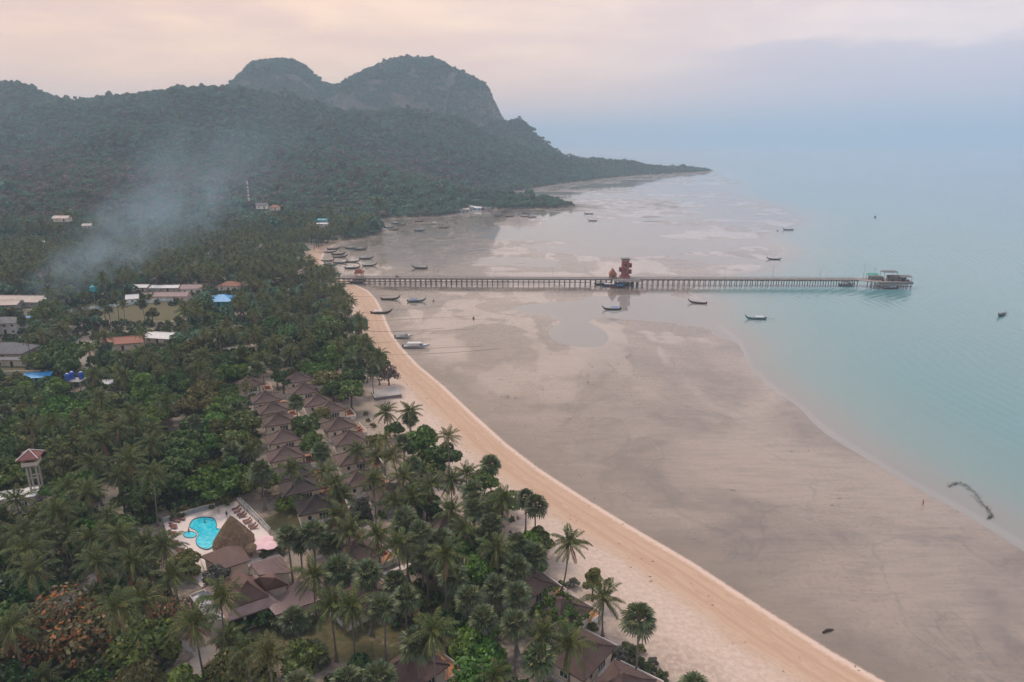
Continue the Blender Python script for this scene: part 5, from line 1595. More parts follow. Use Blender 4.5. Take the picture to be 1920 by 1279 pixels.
# ================================================================== PLANTS
def leafmat(name, c_dark, c_light, c_odd=None, odd=0.12, trans=0.16, objvar=0.22, hue=0.03):
    """leaf: colour differs from leaf to leaf and from plant to plant; lets some light through"""
    m = bpy.data.materials.new(name); m.use_nodes = True
    t = NT(m.node_tree); nt_clear(m.node_tree)
    gi = t.n('ShaderNodeNewGeometry').outputs['Random Per Island']
    oi = t.n('ShaderNodeObjectInfo').outputs['Random']
    c = t.mix(gi, c_dark, c_light)
    if c_odd:
        c = t.mix(t.sstep(t.math('FRACT', t.math('MULTIPLY', gi, 17.3)), 1.0 - odd, 1.0 - odd + .02), c, c_odd)
    hs = t.n('ShaderNodeHueSaturation', i_Color=c)
    t.put(hs.inputs['Hue'], t.math('ADD', t.math('MULTIPLY', t.math('FRACT', t.math('MULTIPLY', oi, 7.77)), hue * 2), .5 - hue))
    t.put(hs.inputs['Value'], t.math('ADD', t.math('MULTIPLY', oi, objvar * 2), 1 - objvar))
    d = t.n('ShaderNodeBsdfDiffuse', i_Color=hs.outputs[0])
    tr = t.n('ShaderNodeBsdfTranslucent', i_Color=hs.outputs[0])
    mx = t.n('ShaderNodeMixShader', i_0=trans)
    m.node_tree.links.new(d.outputs[0], mx.inputs[1]); m.node_tree.links.new(tr.outputs[0], mx.inputs[2])
    gl = t.n('ShaderNodeBsdfGlossy', i_Roughness=.45)
    m2 = t.n('ShaderNodeMixShader', i_0=.035)
    m.node_tree.links.new(mx.outputs[0], m2.inputs[1]); m.node_tree.links.new(gl.outputs[0], m2.inputs[2])
    out = t.n('ShaderNodeOutputMaterial'); m.node_tree.links.new(m2.outputs[0], out.inputs[0])
    return m
L_COCO = leafmat('coconut_leaf', (.030, .052, .009), (.150, .160, .038), (.23, .165, .06), .09)
L_DEAD = leafmat('dead_frond', (.14, .075, .032), (.24, .14, .06), None)
L_FAN = leafmat('fan_palm_leaf', (.028, .050, .019), (.145, .170, .068), (.20, .17, .08), .08)
L_SKIRT = leafmat('dry_fan_leaf', (.10, .082, .062), (.20, .165, .13))
L_STALK = leafmat('fan_leaf_stalk', (.15, .14, .07), (.28, .24, .14))
L_BROAD = leafmat('broad_leaf', (.022, .054, .009), (.150, .205, .034), (.19, .17, .04), .07)
L_DEEP = leafmat('deep_green_leaf', (.016, .044, .009), (.100, .168, .032), None, hue=.02)
L_OLIVE = leafmat('olive_leaf', (.052, .062, .012), (.180, .175, .036), (.18, .13, .035), .1)
L_LIME = leafmat('bright_green_leaf', (.050, .105, .010), (.145, .225, .026), None, objvar=.12)
L_ORANGE = leafmat('orange_leaf', (.062, .062, .022), (.17, .135, .048), (.36, .12, .04), .22, objvar=.08, hue=.008)
L_PURPLE = leafmat('purple_leaf', (.05, .028, .028), (.11, .06, .052), None)
L_DRY = leafmat('leafless_crown', (.13, .098, .078), (.235, .18, .145), (.10, .10, .045), .15)
L_GREY = leafmat('grey_green_leaf', (.07, .075, .05), (.16, .15, .11), None)
L_SHRUB = leafmat('shrub_leaf', (.026, .046, .013), (.110, .125, .036), (.16, .12, .05), .1)
M_TRUNK = mat('palm_bark', (.17, .145, .125), .9, .3, 1.5, .5, 6.0, streak=(1, 1, 3))
M_BARK = mat('tree_bark', (.085, .066, .052), .9, .3, 1.2, .5, 6.0)
M_NUT = mat('coconut', (.20, .15, .05), .6, .3, 3.0)

# ---- frond: rachis with two rows of leaflets; arrays (verts, quads)
def frond_arrays(L=4.4, elev=40, bend=90, nl=15, lw=.17, ll=.95, hang=.5, seed=0):
    r = random.Random(seed)
    V, F = [], []
    pts = []; p = np.zeros(3); a = math.radians(elev); n = 8
    for k in range(n + 1):
        pts.append(p.copy())
        p = p + np.array([math.cos(a), 0, math.sin(a)]) * L / n
        a -= math.radians(bend) / n * (0.5 + 1.0 * k / n)
    pts = np.array(pts)
    def pt(t_):
        x = t_ * n; i = min(int(x), n - 1); f = x - i
        return pts[i] * (1 - f) + pts[i + 1] * f, (pts[i + 1] - pts[i]) / np.linalg.norm(pts[i + 1] - pts[i])
    for k in range(n):       # rachis as a narrow V strip
        w0, w1 = .07 * (1 - k / n) + .015, .07 * (1 - (k + 1) / n) + .015
        b = len(V)
        V += [tuple(pts[k] + [0, w0, .03]), tuple(pts[k] + [0, -w0, .03]), tuple(pts[k + 1] + [0, -w1, .03]), tuple(pts[k + 1] + [0, w1, .03])]
        F.append((b, b + 1, b + 2, b + 3))
    for s in (-1, 1):
        for k in range(nl):
            t_ = .13 + .87 * (k + .5 * (s > 0)) / nl
            t_ = min(t_, .995)
            q, d = pt(t_)
            l_ = ll * (math.sin(math.pi * min(1, t_ * .82 + .14)) ** .6) * r.uniform(.85, 1.1)
            side = np.array([0, s, 0])
            dirv = d * .55 + side * (1 - hang * .5) + np.array([0, 0, -hang * r.uniform(.7, 1.3)])
            dirv /= np.linalg.norm(dirv)
            wv = np.cross(dirv, np.array([0, 0, 1.0])); wv = d * lw * .5
            tip = q + dirv * l_ + np.array([0, 0, -.12 * l_])
            mid = q + dirv * l_ * .45
            b = len(V)
            V += [tuple(q), tuple(mid + wv), tuple(tip), tuple(mid - wv)]
            F.append((b, b + 1, b + 2, b + 3))
    return np.array(V), np.array(F)
def fan_arrays(rad_=1.6, pet=1.35, elev=40, nseg=15, seed=0, fold=.25, spread=250):
    r = random.Random(seed)
    V, F = [], []
    e = math.radians(elev)
    d = np.array([math.cos(e), 0, math.sin(e)]); up = np.array([-math.sin(e), 0, math.cos(e)]); side = np.array([0, 1.0, 0])
    c = d * pet
    sp_ = math.radians(spread)
    for k in range(nseg):
        a = -sp_ / 2 + sp_ * (k + .5) / nseg
        da = sp_ / nseg * .44
        def P(rr, aa, z): return c + rr * (math.cos(aa) * d + math.sin(aa) * side) + up * z - np.array([0, 0, .22 * rr * rr])
        l_ = rad_ * r.uniform(.88, 1.08) * (.8 + .2 * math.cos(a / 1.4))
        z = fold * .16 * (1 if k % 2 else -1)
        b = len(V)
        V += [tuple(P(.05, a, 0)), tuple(P(l_ * .68, a + da, z)), tuple(P(l_, a, -.02)), tuple(P(l_ * .68, a - da, -z))]
        F.append((b, b + 1, b + 2, b + 3))
    return np.array(V), np.array(F)
def stalk_arrays(elev, pet=1.35):
    e = math.radians(elev); c = np.array([math.cos(e), 0, math.sin(e)]) * pet; V, F = [], []
    for s in (np.array([0, .07, 0]), np.array([-math.sin(e), 0, math.cos(e)]) * .07):
        b = len(V); V += [-s, s, c * 1.25 + s * .5, c * 1.25 - s * .5]; F.append((b, b + 1, b + 2, b + 3))
    return np.array(V), np.array(F)
def merge(parts):
    V, F, n = [], [], 0
    for v, f in parts:
        V.append(v); F.append(f + n); n += len(v)
    return np.concatenate(V), np.concatenate(F)
def rot_z(v, a):
    c, s = math.cos(a), math.sin(a)
    return np.stack([v[:, 0] * c - v[:, 1] * s, v[:, 0] * s + v[:, 1] * c, v[:, 2]], 1)
def amesh(name, parts_by_mat):
    """one mesh from [(arrays, material)]"""
    Vs, Fs, Ms, n = [], [], [], 0
    mats_ = []
    for (v, f), m in parts_by_mat:
        Vs.append(v); Fs.append(f + n); Ms.append(np.full(len(f), len(mats_), np.int32)); n += len(v); mats_.append(m)
    me = fast_mesh(name, np.concatenate(Vs), np.concatenate(Fs), smooth_=False)
    for m in mats_: me.materials.append(m)
    me.polygons.foreach_set('material_index', np.concatenate(Ms)); me.update()
    return me
# ---- coconut fronds by age
FR = [dict(elev=76, bend=45, hang=.35, L=3.6), dict(elev=55, bend=85, hang=.5, L=4.5), dict(elev=28, bend=85, hang=.6, L=4.8), dict(elev=2, bend=75, hang=.7, L=4.7), dict(elev=-30, bend=50, hang=.75, L=4.3), dict(elev=-58, bend=25, hang=.5, L=3.8)]
frond_me = []
for i, k in enumerate(FR):
    row = []
    for s in range(2):
        me_ = amesh('frond', [(frond_arrays(seed=i * 7 + s, nl=17, lw=.22, **k), L_DEAD if i == 5 else L_COCO)]); row.append(me_)
    frond_me.append(row)
def frond_plan(r, dead=2, dens=1.0):
    """(age, azimuth, tilt) for one crown"""
    out_ = []; az_ = r.uniform(0, 6.28)
    for age, cnt in ((0, 3), (1, 5), (2, 7), (3, 6), (4, 4), (5, dead)):
        cnt = max(1, int(round(cnt * dens))) if age < 5 else cnt
        for k in range(cnt):
            az_ += 2.399 + r.uniform(-.25, .25)
            out_.append((age, az_, r.uniform(-.14, .14)))
    return out_
def coco_crown_mesh(name, seed, nl=11, dead=2, dens=1.0, lw=.30):
    r = random.Random(seed); live, dd = [], []
    for age, az_, tl in frond_plan(r, dead, dens):
        k = dict(FR[age]); k['elev'] += math.degrees(tl)
        v, f = frond_arrays(seed=r.randrange(999), nl=nl, lw=lw, **k)
        (dd if age == 5 else live).append((rot_z(v, az_), f))
    lst = [(merge(live), L_COCO)]
    if dd: lst.append((merge(dd), L_DEAD))
    return amesh(name, lst)
coco_crowns = [coco_crown_mesh('crown', 100 + i, dead=(0, 2, 3, 1, 4)[i], dens=(1, 1, .85, 1.1, .8)[i]) for i in range(5)]
heart_me = MB().tube([(0, 0, -.5), (0, 0, -.1), (0, 0, .35), (0, 0, .8)], [.16, .26, .2, .05], 7)
for k in range(7):
    a = k * .9; heart_me.tube([(.3 * math.cos(a), .3 * math.sin(a), -.25), (.3 * math.cos(a), .3 * math.sin(a), -.55)], [.10, .15], 5)
heart_me = heart_me.mesh('crown', M_NUT)
# ---- fan palm leaves
fan_me = [[amesh('fan_leaf', [(fan_arrays(elev=e, seed=i * 5 + s), L_SKIRT if e < -50 else L_FAN), (stalk_arrays(e), L_STALK)]) for s in range(2)] for i, e in enumerate((78, 48, 18, -12, -38, -68))]
def fan_plan(r, skirt=4):
    out_ = []; az_ = r.uniform(0, 6.28)
    for age, cnt in ((0, 3), (1, 7), (2, 8), (3, 7), (4, 5), (5, skirt)):
        for k in range(cnt):
            az_ += 2.399 + r.uniform(-.2, .2); out_.append((age, az_, r.uniform(-.15, .15)))
    return out_
def fan_crown_mesh(name, seed, skirt=4, nseg=11):
    r = random.Random(seed); live, dd, stk = [], [], []
    for age, az_, tl in fan_plan(r, skirt):
        v, f = fan_arrays(elev=(78, 48, 18, -12, -38, -68)[age] + math.degrees(tl), seed=r.randrange(999), nseg=nseg)
        (dd if age == 5 else live).append((rot_z(v, az_), f))
    for age, az_, tl in fan_plan(random.Random(seed), skirt):
        v, f = stalk_arrays((78, 48, 18, -12, -38, -68)[age]); stk.append((rot_z(v, az_), f))
    lst = [(merge(live), L_FAN), (merge(stk), L_STALK)]
    if dd: lst.append((merge(dd), L_SKIRT))
    return amesh(name, lst)
fan_crowns = [fan_crown_mesh('crown', 200 + i, (0, 4, 10)[i]) for i in range(3)]
fan_heart = MB().tube([(0, 0, -.7), (0, 0, -.2), (0, 0, .4)], [.22, .32, .1], 7).mesh('crown', M_TRUNK)

# ---- broadleaf crowns: leaf clumps on the shells of many overlapping lobes
def crown_arrays(seed, rx=4.2, rz=3.2, lobes=11, n=1500, leaf=.55, flat=0.0, gap=.15, zc=0.0):
    g = np.random.default_rng(seed)
    C, Rd = [], []
    for k in range(lobes):
        a = 2.399 * k + g.uniform(-.5, .5)
        f = math.sqrt((k + .5) / lobes)
        z = (1 - f ** 2) * .72 + g.uniform(-.28, .22)
        if flat: z = g.uniform(-.3, .35) + .35 * (1 - f)
        C.append((rx * .68 * f * math.cos(a), rx * .68 * f * math.sin(a), rz * z)); Rd.append(g.uniform(.30, .46) * rx * (1 - .25 * f))
    C = np.array(C); Rd = np.array(Rd)
    k = g.choice(len(C), n, p=Rd ** 2 / (Rd ** 2).sum())
    d = g.normal(size=(n, 3)); d[:, 2] += .25; d /= np.linalg.norm(d, axis=1)[:, None]
    d[:, 2] *= np.where(flat, .45, .82)
    rr = Rd[k] * g.uniform(.78, 1.04, n)
    P0 = C[k] + d * rr[:, None]
    # drop those deep inside other lobes so that the mass reads as shells with gaps
    deep = np.zeros(n, bool)
    for c, r_ in zip(C, Rd):
        deep |= (np.linalg.norm((P0 - c) / [1, 1, .82], axis=1) < r_ * .62)
    keep = ~deep & (g.random(n) > gap * (np.sin(P0[:, 0] * 1.9 + seed) * np.sin(P0[:, 1] * 2.3) > .3))
    P0, d = P0[keep], d[keep]; n = len(P0)
    nrm = d + g.normal(scale=.55, size=(n, 3)) + [0, 0, .35]; nrm /= np.linalg.norm(nrm, axis=1)[:, None]
    u = np.cross(nrm, g.normal(size=(n, 3))); u /= np.linalg.norm(u, axis=1)[:, None] + 1e-9
    v = np.cross(nrm, u)
    s = leaf * g.uniform(.6, 1.25, n)[:, None]
    V = np.empty((n, 4, 3))
    V[:, 0] = P0 - u * s; V[:, 1] = P0 + v * s * .55 - nrm * s * .15; V[:, 2] = P0 + u * s; V[:, 3] = P0 - v * s * .55 - nrm * s * .12
    V = V.reshape(-1, 3); V[:, 2] += zc
    return V, np.arange(n * 4).reshape(-1, 4)
CR = dict(round=[crown_arrays(s, 4.3, 3.6, 12, 2600, .42) for s in (1, 2, 3, 4)],
          spread=[crown_arrays(s, 5.6, 2.2, 15, 2600, .42, flat=1, gap=.3) for s in (11, 12, 13)],
          tall=[crown_arrays(s, 3.0, 5.0, 12, 2200, .40) for s in (21, 22)],
          sparse=[crown_arrays(s, 4.4, 3.4, 16, 2000, .28, gap=.5) for s in (31, 32)],
          bush=[crown_arrays(s, 1.7, 1.3, 7, 420, .30, zc=.9) for s in (41, 42, 43)])
crown_me = {}
def crown_mesh(shape, i, m):
    key = (shape, i % len(CR[shape]), m.name)
    if key not in crown_me:
        crown_me[key] = amesh('crown', [(CR[shape][i % len(CR[shape])], m)])
    return crown_me[key]
def trunk_mesh(seed, H, r0=.34, branches=5, spread=2.2, m=None):
    r = random.Random(seed); b = MB()
    x = y = 0; pts, rad_ = [], []
    for k in range(6):
        f = k / 5; pts.append((x, y, H * f)); rad_.append(r0 * (1.25 if k == 0 else 1 - .45 * f)); x += r.uniform(-.18, .18); y += r.uniform(-.18, .18)
    b.tube(pts, rad_, 7)
    for k in range(branches):
        a = 2 * math.pi * k / branches + r.uniform(-.4, .4); z0 = H * r.uniform(.55, .9); q = (pts[3][0], pts[3][1], z0)
        e = (spread * math.cos(a) * r.uniform(.7, 1.2), spread * math.sin(a) * r.uniform(.7, 1.2), H + r.uniform(.4, 2.0))
        mm = tuple((q[j] + e[j]) / 2 + (0, 0, .35)[j] for j in range(3))
        b.tube([q, mm, e], [r0 * .42, r0 * .3, r0 * .1], 5)
    return b.mesh('trunk', m or M_BARK)
trunks = [trunk_mesh(i, 5.0) for i in range(4)]
def palm_trunk_mesh(seed, H, lean, r0=.17, foot=.30):
    """trunk from the origin to (lean, 0, H), curved"""
    b = MB(); n = 9; pts, rad_ = [], []
    r = random.Random(seed); s = r.uniform(.8, 1.6)
    for k in range(n + 1):
        f = k / n
        pts.append((lean * (f ** 1.7 if s < 1.2 else 1 - (1 - f) ** 1.5), .12 * math.sin(f * 5 + seed), H * f)); rad_.append(foot * (1 - min(1, f * 7)) + r0 * (1 - .28 * f))
    return b.tube(pts, rad_, 7).mesh('trunk', M_TRUNK)

TREES = []     # records for labels: (object, kind, x, y)
_trunk_cache = {}
def coconut(x, y, H, lean=0.0, az_=0.0, detail=0, seed=0, scale=1.0, name='coconut_palm', label=None, dead=2, zg=None):
    z = gz(x, y) if zg is None else zg
    key = (round(H * 2) / 2, round(lean * 2) / 2, seed % 4)
    if key not in _trunk_cache: _trunk_cache[key] = palm_trunk_mesh(seed % 4, key[0], key[1])
    e = empty(name, (x, y, z - .15), az_)
    copyme('trunk', _trunk_cache[key], (0, 0, 0), e)
    if detail:
        c = copyme('crown', heart_me, (key[1], 0, key[0]), e); c.scale = (scale,) * 3
        r = random.Random(seed)
        for age, a, tl in frond_plan(r, dead):
            o = bpy.data.objects.new('frond', frond_me[age][r.randrange(2)])
            o.rotation_euler = Euler((r.uniform(-.2, .2), -tl, a), 'XYZ'); s = r.uniform(.88, 1.1); o.scale = (s, s, s); link(o, c)
    else:
        c = copyme('crown', coco_crowns[seed % 5], (key[1], 0, key[0]), e, random.uniform(0, 6.28)); s = scale * random.uniform(.72, 1.08); c.rotation_euler.x = random.uniform(-.16, .16); c.rotation_euler.y = random.uniform(-.16, .16); c.scale = (s, s, s * random.uniform(.9, 1.1))
    TREES.append((e, 'coconut palm', x, y, label)); return e
def fanpalm(x, y, H, detail=0, seed=0, skirt=4, label=None, scale=1.0):
    z = gz(x, y); key = ('f', round(H * 2) / 2, seed % 3)
    if key not in _trunk_cache: _trunk_cache[key] = palm_trunk_mesh(seed % 3 + 50, key[1], random.uniform(-.3, .3), .20, .42)
    e = empty('fan_palm', (x, y, z - .15), random.uniform(0, 6.28)); copyme('trunk', _trunk_cache[key], (0, 0, 0), e)
    if detail:
        c = copyme('crown', fan_heart, (0, 0, key[1]), e); c.scale = (scale,) * 3; r = random.Random(seed)
        for age, a, tl in fan_plan(r, skirt):
            o = bpy.data.objects.new('fan_leaf', fan_me[age][r.randrange(2)])
            o.rotation_euler = Euler((r.uniform(-.3, .3), -tl, a), 'XYZ'); s = r.uniform(.88, 1.12); o.scale = (s, s, s); link(o, c)
    else:
        c = copyme('crown', fan_crowns[seed % 3], (0, 0, key[1]), e); s = scale * random.uniform(.9, 1.15); c.scale = (s, s, s)
    TREES.append((e, 'fan palm', x, y, label)); return e
def broad(x, y, H, shape='round', m=None, wid=1.0, seed=0, label=None, name='broadleaf_tree', tall=1.0):
    """H is the height of the crown centre"""
    z = gz(x, y); e = empty(name, (x, y, z - .15), random.uniform(0, 6.28))
    t_ = copyme('trunk', trunks[seed % 4], (0, 0, 0), e); t_.scale = (wid * .9, wid * .9, H / 5.6)
    c = copyme('crown', crown_mesh(shape, seed, m or L_BROAD), (0, 0, H - .8), e, 0); c.scale = (wid, wid, wid * tall)
    TREES.append((e, {'broadleaf_tree': 'broadleaf tree'}.get(name, name.replace('_', ' ')), x, y, label)); return e
def bush(x, y, s=1.0, m=None, seed=0, label=None):
    z = gz(x, y); o = copyme('shrub', crown_mesh('bush', seed, m or L_SHRUB), (x, y, z - .2), None, random.uniform(0, 6.28)); o.scale = (s, s, s * random.uniform(.8, 1.1))
    TREES.append((o, 'shrub', x, y, label)); return o
TAKEN = []
def by_crown(px, py, H):
    p = ground(px, py, H); return p[0], p[1]

# ---------- coconut palms read off the photo: crown position, height, (foot position), label
coco_px = [
    (30, 935, 13, None), (108, 961, 13, None), (164, 921, 15, (178, 990)), (174, 868, 12, None), (243, 861, 15, None), (284, 885, 14, None), (220, 890, 10, None),
    (39, 999, 12, None), (50, 1030, 15, None), (220, 1002, 14, None), (278, 1016, 12, None), (181, 1052, 14, None), (248, 1052, 12, None), (170, 1009, 11, None), (308, 1022, 12, None),
    (96, 792, 15, (107, 850)), (220, 805, 15, None), (250, 790, 15, None), (191, 826, 13, None), (283, 831, 12, None), (244, 852, 12, None), (211, 698, 11, None), (177, 702, 10, None), (262, 663, 13, None), (322, 656, 13, None), (308, 753, 12, None),
    (62, 1070, 14, None), (221, 1137, 16, (256, 1255)), (266, 1125, 14, (268, 1240)), (25, 1174, 13, None), (322, 1078, 11, None), (84, 1268, 5, None), (177, 1112, 4.5, None),
    (415, 1121, 15, (418, 1255)), (361, 1169, 13, (384, 1275)), (588, 1077, 13, (590, 1150)), (622, 1133, 13, (630, 1240)), (659, 1135, 14, (664, 1253)), (425, 1195, 5, None),
    (630, 908, 12, None), (699, 900, 12, (712, 1040)), (756, 892, 11, None), (634, 965, 9, None), (655, 995, 11, None), (708, 1000, 14, (713, 1068)), (747, 1020, 14, (752, 1082)), (837, 1040, 16, None),
    (809, 908, 11, None), (843, 958, 11, None), (846, 900, 11, None), (876, 887, 12, None), (943, 935, 13, (933, 990)), (920, 965, 9, None), (871, 993, 11, None), (929, 1026, 12, None), (736, 940, 9, None), (772, 932, 9, None),
    (1068, 1015, 15, (1042, 1102)), (1131, 1118, 11, (1130, 1192)), (1016, 1190, 12, (1014, 1279)), (1068, 1205, 11, (1065, 1290)), (813, 1183, 15, None), (930, 1266, 8, None),
    (711, 665, 12, None), (723, 772, 10, (732, 808)), (768, 770, 10, None), (670, 843, 9, None), (706, 854, 11, None), (468, 845, 6, None),
    (610, 885, 12, None), (548, 880, 11, None), (640, 930, 9, None), (490, 670, 12, None), (545, 660, 12, None), (372, 690, 12, None), (382, 665, 13, None)]
for i, (a, b, H, foot) in enumerate(coco_px):
    x, y = by_crown(a, b, H)
    lean, az_ = random.uniform(-.8, .8), random.uniform(0, 6.28)
    bx, by = x - lean * math.cos(az_), y - lean * math.sin(az_)
    if foot:
        f = ground(*foot); dx, dy = x - f[0], y - f[1]; dd = math.hypot(dx, dy)
        if dd > 4.5: f = np.array([x - dx * 4.5 / dd, y - dy * 4.5 / dd]); dd = 4.5
        bx, by, lean, az_ = f[0], f[1], dd, math.atan2(dy, dx)
    coconut(bx, by, H, lean, az_, 1, i * 3 + 1, 1.0 if H > 8 else .8, dead=(0, 2, 3, 1, 5)[i % 5])
    TAKEN.append((bx, by, 2.6))
fan_px = [(488, 880, 11, 12), (602, 845, 10, 2), (555, 752, 10, 0), (482, 690, 11, 0), (516, 678, 11, 0), (443, 762, 11, 6), (364, 790, 9, 10), (434, 845, 7, 12),
          (759, 975, 14, 4), (788, 995, 14, 6), (890, 953, 11, 2), (887, 921, 11, 4), (828, 1012, 11, 2), (800, 1042, 11, 6), (637, 1066, 13, 8), (690, 1075, 13, 6),
          (718, 1137, 14, 6), (760, 1118, 12, 4), (879, 1119, 13, 4), (930, 1100, 11, 4), (969, 1114, 12, 4), (907, 1158, 12, 4), (966, 1167, 14, 4), (782, 1203, 11, 2),
          (651, 1274, 9, 0), (711, 1272, 9, 0), (970, 1019, 10, 2), (968, 1063, 10, 2), (1199, 1156, 14, 0), (551, 1160, 6, 12), (588, 1228, 1.6, 8), (540, 1003, 12, 4), (587, 997, 12, 4),
          (677, 661, 11, 0), (657, 681, 9, 4), (698, 694, 10, 0), (769, 784, 7, 0), (756, 827, 9, 6), (560, 1010, 9, 4), (850, 1080, 10, 2), (1000, 1040, 8, 0), (740, 1090, 9, 4), (900, 1010, 9, 2), (620, 1020, 8, 6)]
for i, (a, b, H, sk) in enumerate(fan_px):
    x, y = by_crown(a, b, H); fanpalm(x, y, H, 1, i * 2 + 5, sk, scale=random.uniform(.95, 1.2)); TAKEN.append((x, y, 2.4))
tree_px = [  # px, py of crown centre, H, shape, material, width
    (790, 832, 7, 'round', L_LIME, 1.25, 'big round bright green tree standing on the sand before the beach'),
    (832, 858, 6, 'round', L_DEEP, 1.05, 'dark green tree right behind the big bright green one at the beach'),
    (728, 702, 5, 'sparse', L_PURPLE, 1.0, 'purple brown leaved tree leaning over the concrete platform'),
    (620, 622, 9, 'round', L_BROAD, 1.7, 'huge dense tree nearest the beach beyond the bungalows'),
    (598, 645, 8, 'round', L_BROAD, 1.5, 'large dense tree just inland of the huge beach tree'),
    (640, 652, 7, 'round', L_BROAD, 1.2, 'round tree at the foot of the huge beach tree'),
    (540, 632, 9, 'round', L_DEEP, 1.6, 'big dark tree beside the lane behind the bungalows'),
    (512, 617, 8, 'round', L_DEEP, 1.4, 'dark tree inland of the lane with parked cars'),
    (597, 688, 7, 'spread', L_LIME, 1.0, 'bright green tiered tree over the first seaward bungalow'),
    (616, 718, 6.5, 'round', L_OLIVE, 1.25, 'olive tree between the tiered tree and the bungalow row'),
    (650, 722, 6, 'tall', L_DEEP, 1.1, 'upright dark tree by the beach near the bungalow row'),
    (668, 715, 6, 'tall', L_DEEP, 1.1, 'second upright dark tree next to the concrete platform'),
    (380, 745, 7, 'round', L_OLIVE, 1.35, 'large yellowish olive tree west of the inland row'),
    (350, 768, 6.5, 'round', L_OLIVE, 1.1, 'yellowish olive tree beside the sandy jungle track'),
    (405, 792, 7, 'round', L_LIME, 1.0, 'fresh green tree in front of the olive trees'),
    (455, 800, 7, 'round', L_BROAD, 1.2, 'broad tree against the middle of the inland row'),
    (405, 895, 7.5, 'spread', L_LIME, 1.25, 'bright spreading tree behind the swimming pool'),
    (545, 935, 3.2, 'spread', L_LIME, .7, 'low bright green tree beside the last dark roofed bungalow'),
    (270, 738, 8, 'tall', L_LIME, 1.5, 'tall lime green vine covered tree in the jungle'),
    (110, 770, 7, 'spread', L_LIME, 1.3, 'light green feathery crown deep in the left jungle'),
    (135, 905, 6, 'spread', L_LIME, 1.1, 'light green crown below the water tower'),
    (115, 1165, 7.5, 'sparse', L_ORANGE, 1.5, 'large tree with orange red leaves in the lower left corner'),
    (165, 1200, 7, 'sparse', L_ORANGE, 1.5, 'reddest orange leaved tree of the lower left'),
    (60, 1205, 6, 'sparse', L_ORANGE, 1.3, 'brownish orange tree at the lower left edge'),
    (312, 1150, 6, 'sparse', L_ORANGE, .95, 'orange tinged tree behind the kitchen annex'),
    (265, 1120, 5, 'sparse', L_ORANGE, 1.0, 'small orange flowering tree beside the curving path'),
    (345, 1052, 4, 'round', L_OLIVE, .8, 'reddish olive tree at the jungle corner of the sun deck'),
    (270, 1215, 6, 'round', L_BROAD, 1.3, 'green tree in front of the orange leaved trees'),
    (470, 1250, 4.5, 'round', L_OLIVE, 1.1, 'yellow green tree at the lower edge of the lawn'),
    (440, 1262, 4.5, 'round', L_OLIVE, 1.0, 'yellow green tree by the concrete drive'),
    (895, 1068, 9, 'round', L_LIME, .85, 'vivid green tree in the middle of the fan palm grove'),
    (868, 1030, 8, 'round', L_LIME, .7, 'smaller vivid green crown behind the vivid green tree'),
    (890, 1215, 8, 'round', L_LIME, 1.05, 'tall yellow green tree at the lower edge of the palm grove'),
    (905, 1250, 7, 'round', L_LIME, 1.1, 'yellow green tree low at the bottom edge'),
    (1112, 1085, 6, 'tall', L_OLIVE, .62, 'slender sparse tree standing behind the beach coconut palm'),
    (1048, 1140, 5.5, 'spread', L_BROAD, .95, 'feathery green tree shading the rounded terrace'),
    (1010, 1012, 5, 'round', L_BROAD, .75, 'leafy beach almond at the edge of the sand'),
    (405, 1078, 2.8, 'round', L_GREY, .65, 'small white flowered tree between the bar and the restaurant'),
    (800, 945, 6, 'round', L_DEEP, .9, 'dark tree hiding the last seaward bungalow'),
    (780, 925, 5, 'round', L_DEEP, .8, 'dark bushy tree beside the last seaward bungalow'),
    (675, 955, 2.5, 'round', L_GREY, .7, 'grey green shrubby tree in the sandy yard'),
    (740, 805, 3, 'round', L_BROAD, .7, 'low tree in front of the seaward row sand'),
    (700, 822, 3.5, 'spread', L_OLIVE, .7, 'low spreading tree beside the fifth seaward bungalow'),
    (575, 800, 6.5, 'round', L_BROAD, 1.0, 'tree between the rows beside the fifth inland bungalow'),
    (585, 832, 6, 'round', L_BROAD, .9, 'tree between the rows near the round fan palm'),
    (605, 775, 4, 'round', L_OLIVE, .7, 'small tree in the lane between the rows'),
    (120, 660, 9, 'spread', L_BROAD, 1.8, 'very wide spreading tree by the sky blue shelter'),
    (95, 668, 8, 'spread', L_BROAD, 1.5, 'wide tree next to the bare sand patch'),
    (90, 590, 8, 'round', L_DEEP, 1.7, 'large dark tree beside the blue kiosk'),
    (125, 555, 7, 'round', L_OLIVE, 1.5, 'large rounded tree beyond the long tan building'),
    (75, 620, 7, 'round', L_DEEP, 1.2, 'dark tree in front of the white two storey house'),
    (375, 580, 7, 'round', L_DEEP, 1.5, 'dark tree mass below the blue hall'),
    (400, 607, 7, 'round', L_DEEP, 1.4, 'dark tree mass nearer than the blue hall'),
    (440, 690, 5, 'spread', L_ORANGE, .8, 'reddish spreading tree by the rusty wall'),
    (545, 700, 5, 'round', L_OLIVE, .7, 'yellowish tree at the start of the inland row'),
    (530, 712, 6, 'tall', L_DEEP, .9, 'dark upright tree between the two rows'),
]
for i, (a, b, H, sh_, m_, wd, lb) in enumerate(tree_px):
    H *= .86; wd *= 1.2
    x, y = by_crown(a, b, H); broad(x, y, H, sh_, m_, wd, i, lb); TAKEN.append((x, y, 3.4 * wd))
